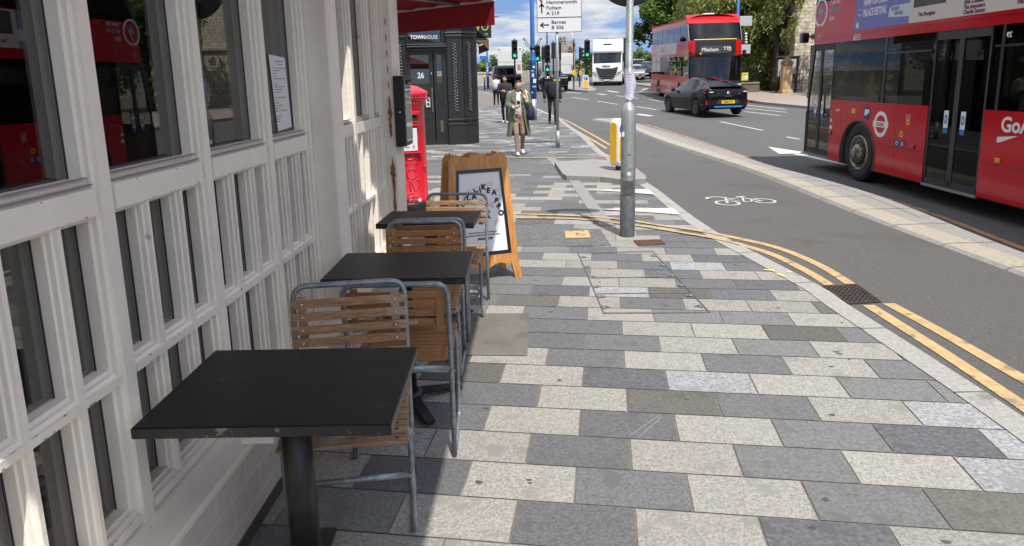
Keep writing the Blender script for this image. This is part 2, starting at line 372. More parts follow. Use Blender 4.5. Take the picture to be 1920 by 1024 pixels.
def clip(q, a, b):                                        # keep the part left of a->b
    out = []; n = Vector((-(b.y - a.y), b.x - a.x, 0)); d = [(p - a).dot(n) for p in q]
    for i in range(len(q)):
        j = (i + 1) % len(q)
        if d[i] >= 0: out.append(q[i])
        if d[i] * d[j] < 0: out.append(q[i] + (q[j] - q[i]) * (d[i] / (d[i] - d[j])))
    return out
segs = list(zip(sedge, sedge[1:]))
s = MB(); rnd = random.Random(3)
for k in range(-20, 122):
    d0 = 2.442 + .2625 * k; u0 = -.11 + (.235 if k % 2 else 0); last = ['', '']
    for j in range(-30, 22):
        u = u0 + .4585 * j
        far = d0 > 12
        if k in TONE:
            st, seq = TONE[k]; i = round((u - st) / .4585 - .02)
            c = seq[i] if 0 <= i < len(seq) else rnd.choice('LLDGMLW')
        else:
            c = rnd.choice('LLLLDDDMGGBBW' if not far else 'LGGDDMGWGB')
            if c == last[0] == last[1]: c = 'D' if c in 'LW' else 'L'
        last = [c, last[0]]
        g = .0042
        q = [SU * (u + a) + SD * (d0 + b) for a, b in ((g, g), (.4585 - g, g), (.4585 - g, .2625 - g), (g, .2625 - g))]
        ins = [inside(p.x, p.y) for p in q]
        if not any(ins): continue
        if not all(ins):
            cc = sum((p for p, w in zip(q, ins) if w), Vector()) / sum(ins)
            a, b = min(segs, key=lambda e: ((e[0] + e[1]) / 2 - cc).length)
            q = clip(q, a, b)
            if len(q) < 3: continue
        s.face([(p.x, p.y, pav(p.y) + .004) for p in q], CODE[c])
gum = mat('gum_stain', (.075, .07, .066), .85, var=.4, scale=30); pale_scuff = mat('pale_scuff', (.20, .20, .198), .85)
for i in range(140):                                      # trodden gum and stains on the slabs
    u = rnd.uniform(-1.2, 4.2); d_ = rnd.uniform(1.6, 11) ** 1; p = SU * u + SD * d_; r_ = rnd.uniform(.006, .017); ph = rnd.random() * 6
    if not inside(p.x, p.y) or not inside(p.x + .1, p.y): continue
    n_ = 9; s.face([(p.x + r_ * (1 + .35 * math.sin(3 * a + ph)) * math.cos(a) * 1.2, p.y + r_ * (1 + .3 * math.cos(2 * a + ph)) * math.sin(a), .0049) for a in [2 * math.pi * k / n_ for k in range(n_)]], gum)
for (px0, py0, px1, py1) in ((1180, 818, 1236, 780), (1195, 822, 1240, 783)): a, b = ground(px0, py0), ground(px1, py1); s.face([(v.x, v.y, .005) for v in (a, a + Vector((.009, 0, 0)), b + Vector((.009, 0, 0)), b)], pale_scuff)
pv = tag(s.build('pavement'), kind='structure')
s = MB()
A = [p for p in sedge]; B = [Vector((-14, p.y, 0)) for p in sedge]
B[0].y = -3; A[0] = Vector((A[0].x, -3, 0)); ribbon(s, A, B, lambda Y: pav(Y), mortar); ribbon(s, [sedge[0], sedge[0]], [A[0], A[0]], pav, mortar)
tag(s.build('pavement_bed'), kind='structure')

# granite kerb along the pavement, flush at the crossing
kerb = mat('granite_kerb', (.32, .31, .285), .8, var=.28, scale=60, bump=.2, bscale=60, dirt=((.20, .19, .17), 3, .62))
s = MB(); kin = offset_path(sedge, -.16); lipA = offset_path(sedge, .004)
n0 = 0
for i in range(len(sedge) - 1):
    a, b, c, d = sedge[i], sedge[i + 1], kin[i + 1], kin[i]
    s.face([(p.x, p.y, pav(p.y) + .009) for p in (a, b, c, d)], kerb)
    s.face([(a.x, a.y, pav(a.y) + .009), (b.x, b.y, pav(b.y) + .009), (b.x, b.y, road(b.y) - .02), (a.x, a.y, road(a.y) - .02)], kerb)
# dark joints between kerb stones
L = 0.
for i in range(len(sedge) - 1):
    L += (sedge[i + 1] - sedge[i]).length
    if L > .9:
        L = 0; t = (sedge[i + 1] - sedge[i]).normalized() * .005; a, d = sedge[i], kin[i]
        s.face([(p.x, p.y, pav(p.y) + .0115) for p in (a - t, a + t, d + t, d - t)], mortar)
tag(s.build('kerb'), kind='structure')

# separating kerb island between cycle lane and road
pale_strip = mat('buff_strip', (.35, .315, .25), .8, var=.2, scale=20, dirt=((.30, .27, .22), 3, .6))
grey_strip = mat('grey_concrete', (.26, .25, .235), .85, var=.2, scale=30, dirt=((.22, .21, .2), 2, .6))
YS = [3.3 + (26 - 3.3) * i / 80 for i in range(81)]
def top(Y): return bike(Y) + .025 + .03 * min(1, max(0, (Y - 7) / 4))
l0 = [Vector((xat(isl_l, y), y, 0)) for y in YS]; r0 = [Vector((xat(isl_r, y), y, 0)) for y in YS]
def mixp(f): return [a + (b - a) * f for a, b in zip(l0, r0)]
s = MB()
bev = offset_path(l0, .05); bev2 = offset_path(l0, .33)
for i in range(80):
    for A, B, za, zb, m_ in ((l0, bev, lambda Y: bike(Y) - .01, top, grey_strip), (bev, bev2, top, lambda Y: top(Y) + .002, pale_strip), (bev2, r0, lambda Y: top(Y) + .002, top, grey_strip), (r0, r0, top, lambda Y: road(Y) - .02, grey_strip)):
        s.face([(A[i].x, A[i].y, za(A[i].y)), (A[i + 1].x, A[i + 1].y, za(A[i + 1].y)), (B[i + 1].x, B[i + 1].y, zb(B[i + 1].y)), (B[i].x, B[i].y, zb(B[i].y))], m_)
L = 0.
for i in range(80):
    L += (l0[i + 1] - l0[i]).length
    if L > .85:
        L = 0; t = (l0[i + 1] - l0[i]).normalized() * .006
        s.face([(p.x, p.y, top(p.y) + .0045) for p in (bev[i] - t, bev[i] + t, r0[i] + t, r0[i] - t)], mortar); s.face([(p.x - .003, p.y, z) for p, z in ((l0[i] - t, bike(l0[i].y)), (l0[i] + t, bike(l0[i].y)), (bev[i] + t, top(l0[i].y)), (bev[i] - t, top(l0[i].y)))], mortar)
    t = (r0[i + 1] - r0[i])
    if (r0[i] - bev2[i]).length > .35: a = offset_path(r0, -.17); s.face([(p.x, p.y, top(p.y) + .0042) for p in (a[i], a[i + 1], a[i + 1] + Vector((.008, 0, 0)), a[i] + Vector((.008, 0, 0)))], mortar)
tag(s.build('separating_kerb'), kind='structure')

# painted markings
def paint(s, P, w, zf, m, dz=.005):
    P = [Vector((p.x, p.y, 0)) for p in P]; A = offset_path(P, -w / 2); B = offset_path(P, w / 2)
    for i in range(len(P) - 1):
        s.face([(p.x, p.y, zf(p.y) + dz) for p in (A[i], A[i + 1], B[i + 1], B[i])], m)
def trace(px, off, n=5): return smooth_path([ground(x, y, off) for x, y in px], n)
s = MB()
b2 = lambda Y: pav(Y) + .0105
ya = [(968, 403), (1100, 407.5), (1180, 415.5), (1240, 425), (1300, 433.5), (1357, 443.5), (1376, 447.5)]
yb = [(968, 410.5), (1080, 412.5), (1180, 423), (1240, 432), (1300, 442), (1340, 449), (1392, 461)]
paint(s, trace(ya, pav), .062, b2, mark_yellow); paint(s, trace(yb, pav), .062, b2, mark_yellow)
zb = lambda Y: bike(Y) + .004
paint(s, trace([(1357, 443), (1410, 454), (1470, 470), (1541, 501), (1594, 534)], bike), .085, zb, mark_yellow)
paint(s, trace([(1376, 456.5), (1410, 466), (1459, 483), (1516, 512), (1555, 536)], bike), .085, zb, mark_yellow)
paint(s, trace([(1666, 571), (1760, 622), (1920, 714), (2200, 873)], bike), .09, zb, mark_yellow)
paint(s, trace([(1628, 574), (1763, 660), (1920, 765), (2200, 950)], bike), .09, zb, mark_yellow)
paint(s, trace([(960, 296.5), (1060, 297.5), (1145, 295)], pav), .10, b2, mark_yellow); paint(s, trace([(800, 296), (880, 296.5), (960, 296.5)], pav), .1, b2, mark_yellow)
paint(s, trace([(1012, 212.5), (1060, 226), (1103, 249), (1146, 274)], bike), .08, zb, mark_yellow)
paint(s, trace([(1009, 214.5), (1052, 228.5), (1095, 254), (1137, 279)], bike), .08, zb, mark_yellow)
ro = [p for p in r0 if p.y < 24]
paint(s, offset_path(ro, .16), .09, road, mark_dull); paint(s, offset_path(ro, .36), .09, road, mark_dull)
tag(s.build('road_lines'), kind='structure')
s = MB()
def quad(px, zf, m, dz=.005): s.face([(p.x, p.y, zf(p.y) + dz) for p in [ground(x, y, zf) for x, y in px]], m)
for (x0, y0, x1, y1, w) in [(1217, 187, 1253, 192, .12), (1193, 200, 1230, 206, .12), (1350, 228.5, 1430, 245, .1), (1398, 197.3, 1474, 205.5, .12), (1397, 203, 1475, 211, .12), (1396, 209.5, 1462, 217, .12), (1475, 257, 1499, 261.5, .1),
                           (1074, 183, 1104, 187.6, .12), (1120, 190, 1159, 196, .12), (1195, 214, 1221, 218, .32), (1139, 170.5, 1159, 173.5, .3), (1156, 179.5, 1196, 185, .14), (1190, 174, 1206, 171, .12), (1204, 169, 1214, 166, .25), (1060, 173.5, 1090, 175, .3), (1120, 176, 1136, 178, .3), (890, 173, 930, 173.5, .2), (1060, 185, 1075, 184, .1)]:
    paint(s, [ground(x0, y0, road), ground(x1, y1, road)], w, road, mark_white, .006)
quad([(1440, 275.5), (1503, 285), (1500, 288), (1461, 289)], road, mark_white); quad([(1484, 289), (1500, 289), (1640, 312), (1600, 313)], road, mark_white)
quad([(1098, 356.5), (1170, 356), (1214, 355), (1228, 365.5), (1170, 360.5)], b2, mark_white); quad([(1120, 392.5), (1180, 391.5), (1262, 390.5), (1276, 403), (1190, 397)], b2, mark_white)
quad([(1125, 302), (1140, 301.5), (1146, 304), (1130, 304.5)], b2, mark_white)
# bicycle symbol on the cycle lane
a = ground(1364, 382, bike); b = ground(1431, 378, bike); ex = (b - a); sc = ex.length / 1.05; ex.normalize(); ey = Vector((-ex.y, ex.x, 0))
def bp(x, y): return a + ex * (x * sc) + ey * (y * sc)
def seg(pts, w): paint(s, [bp(*p) for p in pts], w * sc, lambda Y: bike(Y) + .006, mark_white)
for cx in (0, 1.05): seg([(cx + .29 * math.cos(t * math.pi / 12), .34 * math.sin(t * math.pi / 12)) for t in range(25)], .075)
seg([(0, 0), (.36, .78)], .075); seg([(.26, .56), (.75, .62), (1.05, 0)], .07); seg([(.30, .58), (.48, -.02), (.82, .70)], .07); seg([(.48, -.02), (1.05, .02)], .07); seg([(.68, .76), (.95, .80)], .09); seg([(.36, .78), (.10, .98), (-.15, .90), (-.22, .72)], .09)
tag(s.build('road_markings'), kind='structure')

# dark sett panels, pale band, patch and raised build-out in the side street crossing
setts = brickmat('grey_setts', (.115, .115, .115), (.14, .14, .137), (.10, .096, .092), bw=.12, bh=.10, msize=.008, axis='XY', bump=.2, var=.12)
def sheet(name, px, dz, m, off=pav):
    s = MB(); s.face([(p.x, p.y, off(p.y) + dz) for p in [ground(x, y, off) for x, y in px]], m); return tag(s.build(name), kind='structure')
sheet('sett_panel', [(720, 421), (973, 422.5), (1126, 432), (1146, 462), (974, 463), (700, 463)], .0075, setts)
sheet('sett_panel', [(760, 307.5), (963, 307.5), (1038, 308), (1057, 327), (964, 327), (760, 328)], .0075, setts)
patch = mat('concrete_patch', (.145, .134, .112), .9, var=.15, scale=4, bump=.2, bscale=120, dirt=((.12, .11, .095), 3, .55))
sheet('pavement_patch', [(850, 590), (991, 589.5), (989, 669), (830, 668)], .009, patch)
band = mat('pale_band', (.235, .23, .22), .85, var=.18, scale=30, dirt=((.20, .2, .19), 3, .6))
s = MB(); paint(s, trace([(1033, 297.5), (1046, 311), (1071, 333), (1098, 370), (1138, 424)], pav), .17, lambda Y: .006, band); tag(s.build('paving_band'), kind='structure')
s = MB(); P = [ground(x, y, .08) for x, y in [(1040, 304), (1055, 326), (1062, 330), (1125, 332), (1165, 337), (1211, 336), (1212, 331), (1190, 313), (1165, 302), (1110, 299)]]
s.prism([(p.x, p.y, .085) for p in P], (0, 0, -.1), grey_strip); 
for i in range(5):
    for j in range(7):
        a = SU * (1.47 + .4585 * i + (.23 if j % 2 else 0)) + SD * (11.65 + .2625 * j)
        q = [a + SU * x + SD * y for x, y in ((0, 0), (.45, 0), (.45, .255), (0, .255))]
        pp = [(p.x, p.y) for p in P]
        if all(sum(((pp[k][1] > v.y) != (pp[(k + 1) % 10][1] > v.y)) and (v.x < (pp[(k + 1) % 10][0] - pp[k][0]) * (v.y - pp[k][1]) / (pp[(k + 1) % 10][1] - pp[k][1]) + pp[k][0]) for k in range(10)) % 2 for v in q):
            s.face([(v.x, v.y, .088) for v in q], rnd.choice([slabL, slabD, slabG, slabM]))
tag(s.build('raised_pavement'), kind='structure')
# far traffic island, far pavement, churchyard ground
s = MB(); P = [ground(x, y, lambda Y: road(Y) + .12) for x, y in [(1060, 166.5), (1078, 168.5), (1103, 170.5), (1117, 169.5), (1118, 167.5), (1105, 160), (1098, 153), (1062, 153)]]
s.prism([(p.x, p.y, road(p.y) + .13) for p in P], (0, 0, -.3), grey_strip); tag(s.build('traffic_island'), kind='structure')
pinkish = mat('buff_paving', (.30, .25, .215), .85, var=.18, scale=8)
s = MB()
fk = [(11.2, 60), (12.0, 46), (12.2, 40), (12.3, 32), (13.6, 26), (13.8, 10), (13.8, -8)]
for (x0, y0), (x1, y1) in zip(fk, fk[1:]):
    q = [(x0, y0), (60, y0), (60, y1), (x1, y1)]; n = 6
    for i in range(n):
        a = i / n; b = (i + 1) / n
        ya_, yb_ = y0 + (y1 - y0) * a, y0 + (y1 - y0) * b; xa, xb = x0 + (x1 - x0) * a, x0 + (x1 - x0) * b
        s.face([(xa, ya_, road(ya_) + .12), (60, ya_, road(ya_) + .12), (60, yb_, road(yb_) + .12), (xb, yb_, road(yb_) + .12)], pinkish)
        s.face([(xa, ya_, road(ya_) + .12), (xb, yb_, road(yb_) + .12), (xb, yb_, road(yb_) - .02), (xa, ya_, road(ya_) - .02)], grey_strip)
tag(s.build('far_pavement'), kind='structure')
# bridge footway on the left of the junction
s = MB(); s.prism([(-14, 59.5, road(59.5) + .12), (2.5, 64, road(64) + .12), (4.2, 104, road(104) + .12), (-14, 104, road(104) + .12)], (0, 0, -.4), pinkish); tag(s.build('bridge_footway'), kind='structure')

# ---------------------------------------------------------------- covers and gratings
iron = mat('cast_iron', (.075, .06, .05), .7, .3, var=.4, scale=30); rust = mat('rusty_iron', (.17, .085, .06), .8, .2, var=.45, scale=40)
def corners(px, off): return [ground(x, y, off) for x, y in px]
def bilerp(q, u, v): return (q[0] * (1 - u) + q[1] * u) * (1 - v) + (q[3] * (1 - u) + q[2] * u) * v
def grate(name, px, off, m, nu, nv, label, z=.012):
    q = corners(px, off); s = MB(); zf = lambda p, d: (p.x, p.y, off(p.y) + d)
    s.face([zf(p, .0065) for p in q], dark_void)
    def bar(u0, v0, u1, v1): s.prism([zf(bilerp(q, u, v), .0075) for u, v in ((u0, v0), (u1, v0), (u1, v1), (u0, v1))], (0, 0, z), m)
    e = .035
    bar(0, 0, 1, e); bar(0, 1 - e, 1, 1); bar(0, e, e, 1 - e); bar(1 - e, e, 1, 1 - e)
    for i in range(1, nu): bar(i / nu - .022, e, i / nu + .022, 1 - e)
    for j in range(1, nv): bar(e, j / nv - .02, 1 - e, j / nv + .018)
    o = s.build(name); return tag(o, label, 'drain grate')
grate('drain_grate', [(1541, 540), (1608, 537), (1652, 569), (1590, 573)], bike, iron, 7, 9, 'square iron gully grate in the gap of the double yellow lines by the kerb')
grate('drain_grate', [(1188, 453.5), (1239, 452), (1248, 459.5), (1196, 462)], pav, rust, 12, 4, 'small rusty brown grating in the paving beside the foot of the lamp post')
q = corners([(1058.8, 436), (1103, 434.6), (1107.7, 447.8), (1060.6, 449)], pav); s = MB()
s.prism([(p.x, p.y, .011) for p in q], (0, 0, .006), mark_yellow)
for u in (.25, .72): 
    c = [bilerp(q, u + a, b) for a, b in ((0, .03), (.05, .03), (.05, .12), (0, .12))]; s.face([(p.x, p.y, .0185) for p in c], iron)
c = bilerp(q, .5, .5); s.lathe([(.02, 0), (.02, .002)], iron, (c.x, c.y, .0175), 10)
tag(s.build('hydrant_cover'), 'yellow painted hydrant cover set in dark setts left of the lamp post', 'cover')
q = corners([(1082.5, 475), (1224, 472.4), (1332, 588), (1131.4, 590)], pav); mh = thing('access_cover', 'large recessed access cover filled with paving slabs and edged by steel strips and corner triangles', 'cover', q[3])
s = MB()
steel_edge = mat('steel_edge', (.18, .17, .155), .6, .6); blue_steel = mat('blue_grey_steel', (.27, .30, .34), .5, .5)
o3 = q[3]
def lp(u, v, z=.0): p = bilerp(q, u, v) - o3; return Vector((p.x, p.y, z))
for (u0, v0, u1, v1) in ((0, 0, .012, 1), (.988, 0, 1, 1), (.018, 0, .982, .012), (.018, .988, .982, 1), (.018, .735, .982, .741), (.018, .49, .982, .495)):
    s.prism([lp(u, v, .0065) for u, v in ((u0, v0), (u1, v0), (u1, v1), (u0, v1))], (0, 0, .004), steel_edge if v1 - v0 > .5 or u1 - u0 > .97 else mortar)
s.build('cover_frame', mh)
s = MB()
for v in (.10, .29, .47, .63, .78, .92):
  for u, d in ((.02, 1), (.98, -1)):
    s = MB(); s.face([lp(u, v - .022, .0115), lp(u + d * .085, v, .0115), lp(u, v + .022, .0115)][::d], blue_steel)
    c = lp(u + d * .035, v, .0112); s.lathe([(.009, 0), (.009, .0015)], ink, c, 8); s.build('corner_plate', mh)
s = MB()
for (px, w) in ([(1432, 508), (1452, 509.5)], .03), ([(1458, 516), (1470, 520)], .035), ([(1476, 511), (1484, 513)], .03): paint(s, [ground(*p) for p in px], w, pav, mat('sprayed_yellow', (.75, .68, .08), .7), .0125)
tag(s.build('spray_marks'), kind='structure')
# ================================================================ the cream shopfront
WB = .0573
shop = thing('shop_building', 'cream painted timber shopfront with flaking paint, many narrow panes and a white tiled base', 'building', (-.95, 2.4, 0), math.pi / 2 - WB)
FY = .12; GY = .195                                       # front of the posts and plane of the glass, measured inwards
tile = brickmat('white_glazed_tile', (.64, .58, .52), (.68, .61, .55), (.72, .68, .62), bw=.23, bh=.115, msize=.007, rough=.35, axis='XZ', bump=.3, var=.06)
SL0, SL1 = -4.8, 3.32
def shop_xy(l, y, z=0.): return shop.matrix_basis @ Vector((l, y, z))
s = MB(); s.box((SL0, 0, -.05), (1.25, .25, .33), tile); s.box((1.46, 0, -.05), (2.98, .25, .33), tile); s.build('tiled_base', shop)
s = MB(); s.box((SL0, -.008, -.05), (SL1, .0, .055), mat('dark_skirting', (.07, .066, .062), .8, var=.3)); s.build('skirting', shop)
s = MB()
for a, b in ((SL0, 1.25), (1.46, 2.98)): s.bbox((a, -.012, .33), (b, .24, .36), cream, .006)
s.build('ledge', shop)
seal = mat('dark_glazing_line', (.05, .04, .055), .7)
def vpost(s, l, w, z0, z1, m=cream, d=0., k=1.):                 # moulded upright: flat nose, two steps, deep cheeks
    h = w / 2; f = FY + d
    pr = [(-h, f), (h, f), (h, f + .012), (h + .012 * k, f + .016), (h + .012 * k, f + .030), (h + .022 * k, f + .034), (h + .022 * k, GY + .03), (-h - .022 * k, GY + .03), (-h - .022 * k, f + .034), (-h - .012 * k, f + .030), (-h - .012 * k, f + .016), (-h, f + .012)]
    s.prism([(l + x, y, z0) for x, y in pr], (0, 0, z1 - z0), m)
    e = h + .022 * k
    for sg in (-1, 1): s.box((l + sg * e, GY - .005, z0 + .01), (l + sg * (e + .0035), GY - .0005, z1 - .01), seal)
def hrail(s, a, b, z, w, m=cream, d=0.):
    h = w / 2; f = FY + d
    pr = [(f, -h), (f, h), (f + .012, h), (f + .018, h + .010), (f + .032, h + .010), (f + .036, h + .02), (GY + .03, h + .02), (GY + .03, -h - .018), (f + .034, -h - .018), (f + .030, -h - .010), (f + .014, -h - .010), (f + .012, -h)]
    s.prism([(a, y, z + q) for y, q in pr], (b - a, 0, 0), m)
chip_ = mat('chipped_paint', (.20, .16, .15), .8)
joint_ = mat('shaded_dirty_joint', (.30, .25, .28), .8)  # dark rail lines: relief shadow painted in, together with joint dirt
def chips(s, a, b, z, y, n, rd=random.Random(21)):        # flakes missing from the paint along an edge
    for i in range(n):
        l = rd.uniform(a, b); w = rd.uniform(.002, .011); h = rd.uniform(.0012, .0035); k = 7
        s.face([(l + w * math.cos(6.283 * j / k) * rd.uniform(.6, 1), y, z + h * math.sin(6.283 * j / k) * rd.uniform(.5, 1)) for j in range(k)], chip_)
posts = [-4.14, -3.54, -2.935, -2.33, -1.725, -1.12, -.515, .09, .695, 1.245]
posts2 = [1.50, 1.70, 2.18, 2.67, 2.985]
ztop = 2.46
for g in (posts, posts2):
    for l in g:
        s = MB(); vpost(s, l, .05, .36, ztop); s.build('frame_post', shop)
    for a, b in zip(g, g[1:]):
        if b - a < .25: continue
        a2, b2_ = a + .047, b - .047
        # tall single-pane window above
        s = MB(); hrail(s, a2 - .004, b2_ + .004, 1.356, .075, d=.003); fr = s
        for z, h, o in ((1.397, .008, .002), (1.413, .007, .010)): s.box((a2, FY + o + .02, z - h), (b2_, GY, z + h), cream)
        chips(s, a2, b2_, 1.3215, FY + .0022, 5); chips(s, a2, b2_, 1.390, FY + .0022, 2)
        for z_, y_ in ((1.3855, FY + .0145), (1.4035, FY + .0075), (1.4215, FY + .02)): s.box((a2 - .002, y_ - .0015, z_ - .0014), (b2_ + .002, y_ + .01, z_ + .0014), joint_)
        u = s.build('upper_window', shop); s = MB(); hrail(s, a2 - .004, b2_ + .004, ztop - .05, .08, d=.003); s.build('head_rail', u)
        s = MB(); s.box((a2 - .02, GY, 1.39), (b2_ + .02, GY + .005, ztop - .05), shop_glass); s.build('pane', u)
        # six narrow panes below
        s = MB(); n = 3; st = (b - a) / 3
        for i in range(1, n): vpost(s, a + st * i, .015, .375, 1.315, d=.006, k=.5)
        hrail(s, a2 - .006, b2_ + .006, .832, .022, d=.004); hrail(s, a2 - .006, b2_ + .006, .385, .03, d=.002); chips(s, a2, b2_, .824, FY + .0032, 6); chips(s, a2, b2_, .846, FY + .0032, 4); chips(s, a2, b2_, .40, FY + .001, 5)
        w = s.build('lower_window', shop)
        s = MB(); s.box((a2 - .02, GY, .38), (b2_ + .02, GY + .005, 1.33), shop_glass); s.build('pane', w)
# flat pillars with their own fronts
def pillar(l0, l1, y0, name):
    s = MB(); s.bbox((l0, y0, 0), (l1, .3, 2.6), cream_wall, .008); s.bbox((l0 - .012, y0 - .02, 0), (l1 + .012, .3, .30), cream_wall, .008)
    s.box((l0 - .02, FY + .03, .36), (l0, .26, 2.45), cream); s.box((l0 - .034, FY + .05, .36), (l0 - .02, .26, 2.45), cream)
    return s.build(name, shop)
pillar(1.275, 1.47, 0., 'pillar'); pillar(3.02, 3.32, .03, 'pillar')
s = MB(); rr = random.Random(11)                          # bare timber where the paint has come away
def flake(l, z0, z1, w, face_l=True):
    n = 14; A = []; B = []
    for i in range(n + 1):
        z = z0 + (z1 - z0) * i / n; k = math.sin(math.pi * min(1, i / n * 1.02)) ** .4 * w
        A.append((l, .065 - k * (.3 + .5 * rr.random()), z)); B.append((l, .065 + k * (.3 + .5 * rr.random()), z))
    P = A + B[::-1]; s.prism([(l - .0, y, z) for l, y, z in P], (.003, 0, 0), bare_wood)
for q in ((2.9995, 1.22, 1.56, .022), (2.9995, .55, 1.08, .018), (2.9985, .88, 1.02, .035)) + tuple((2.9998, 1.6 + .12 * i, 1.66 + .12 * i, .006) for i in range(5)): s = MB(); flake(*q); s.build('bare_timber', shop)
s = MB(); s.box((SL0, .03, 2.46), (SL1, .32, 2.95), cream); s.bbox((SL0, -.06, 2.95), (SL1, .32, 3.05), cream, .02); s.build('fascia', shop)
upbrick = brickmat('stock_brick', (.26, .17, .10), (.31, .20, .12), (.36, .32, .27), axis='XZ')
s = MB(); s.box((SL0, .1, 3.05), (SL1, .35, 9.5), upbrick); s.build('upper_wall', shop)
for l in (-3.6, -1.2, 1.2): s = MB(); s.box((l - .5, .09, 3.9), (l + .5, .2, 5.6), white_paint); s.box((l - .44, .085, 3.96), (l + .44, .09, 5.54), black_gloss); s.build('sash_window', shop)
# splayed corner front and the return along the side street
cd = Vector((-.757, .653, 0)); c0 = shop_xy(3.32, .05); inv = shop.matrix_basis.inverted()
s = MB(); n3 = Vector((-.653, -.757, 0)) * .25
def wallseg(s, a, d, L, z0, z1, n_, m):
    P = [a, a + d * L, a + d * L + n_, a + n_]; s.prism([inv @ Vector((p.x, p.y, z0)) for p in P], (0, 0, z1 - z0), m)
wallseg(s, c0, cd, 2.2, 0, 2.6, n3, cream_wall); wallseg(s, c0, cd, 2.2, 2.6, 9.5, n3, upbrick)
wallseg(s, c0 + cd * 2.2, Vector((-1, .06, 0)), 9, 0, 9.5, Vector((0, -.25, 0)), upbrick)
s.build('corner_wall', shop)
s = MB()                                                  # room behind the glass
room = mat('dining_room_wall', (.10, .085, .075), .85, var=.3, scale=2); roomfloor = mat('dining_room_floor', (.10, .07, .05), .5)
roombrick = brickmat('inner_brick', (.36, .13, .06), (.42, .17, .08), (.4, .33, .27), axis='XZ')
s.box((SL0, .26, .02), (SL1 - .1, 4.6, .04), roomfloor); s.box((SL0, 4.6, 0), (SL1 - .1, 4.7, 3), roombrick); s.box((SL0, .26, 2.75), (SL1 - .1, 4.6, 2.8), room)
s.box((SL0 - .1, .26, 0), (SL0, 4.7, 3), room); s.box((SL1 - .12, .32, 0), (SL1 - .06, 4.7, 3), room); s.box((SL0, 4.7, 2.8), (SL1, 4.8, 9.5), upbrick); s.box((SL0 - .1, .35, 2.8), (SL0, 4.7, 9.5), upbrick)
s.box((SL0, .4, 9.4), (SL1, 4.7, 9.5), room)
s.build('dining_room', shop)
# notices behind the glass
def notice(name, q, label, lines):
    s = MB(); a = Vector(q[0]); s.prism([(l, GY - .004, z) for l, z in q], (0, .001, 0), white_sheet)
    l0 = min(p[0] for p in q); l1 = max(p[0] for p in q); z1 = max(p[1] for p in q); z0 = min(p[1] for p in q); w = l1 - l0
    for (u0, u1, v) in lines: s.box((l0 + w * u0, GY - .0052, z1 - (z1 - z0) * v - .0022), (l0 + w * u1, GY - .0042, z1 - (z1 - z0) * v + .0016), mat('grey_print', (.25, .25, .27), .7))
    o = s.build(name); o.matrix_basis = shop.matrix_basis.copy(); return tag(o, label, 'notice')
L_ = [(.3, .8, .08), (.42, .7, .12)] + [(.15, .15 + .6 * rr.random() + .15, .17 + .035 * i) for i in range(21) if i not in (5, 10, 17)]
notice('paper_notice', [(.94, 1.80), (1.15, 1.79), (1.17, 1.44), (.98, 1.43)], 'tall white paper notice of small print taped inside the shop window above the second table', L_)
notice('paper_notice', [(2.74, 1.58), (2.86, 1.58), (2.86, 1.44), (2.74, 1.44)], 'small white card with three short lines in the shop window by the corner pillar', [(.15, .8, .2), (.15, .7, .5), (.15, .8, .8)])
pc = atY(186, 88, 3.1); s = MB()
for i in range(8):
    a = math.pi * i / 8; P = []
    for k in range(17):
        t = math.pi * 2 * k / 16; r = .095 * math.sin(t) ; P.append((pc.x + r * math.cos(a), pc.y + r * math.sin(a), pc.z + .17 * math.cos(t) - .02 * math.cos(2 * t)))
    s.tube(P, .0028, black_metal, 5)
s.tube([(pc.x, pc.y, pc.z + .16), (pc.x, pc.y, 2.76)], .004, black_metal, 5); s.ball((pc.x, pc.y, pc.z + .1), .03, black_metal)
tag(s.build('pendant_lamp'), 'black wire cage pendant lamp hanging inside the shop window', 'lamp')
# menu case on the corner pillar
o = thing('menu_case', 'black glazed menu case screwed to the corner pillar above the red post box', 'menu case'); o.matrix_basis = shop.matrix_basis.copy()
s = MB(); s.bbox((3.0, -.05, 1.15), (3.30, .03, 1.70), black_metal, .004); s.build('case', o)
s = MB(); s.box((3.03, -.054, 1.19), (3.27, -.0505, 1.66), white_sheet); s.build('menu', o)
s = MB(); s.box((3.025, -.058, 1.185), (3.275, -.0555, 1.665), glass('case_glass', (.8, .8, .8), 2.2, base=.25)); s.build('glass', o)
s = MB(); s.lathe([(.009, 0), (.009, .004), (.005, .006)], chrome, (0, 0, 0), 10, Matrix.Translation((2.9995, -.012, 1.42)) @ Matrix.Rotation(-math.pi / 2, 4, 'Y')); s.build('lock', o)

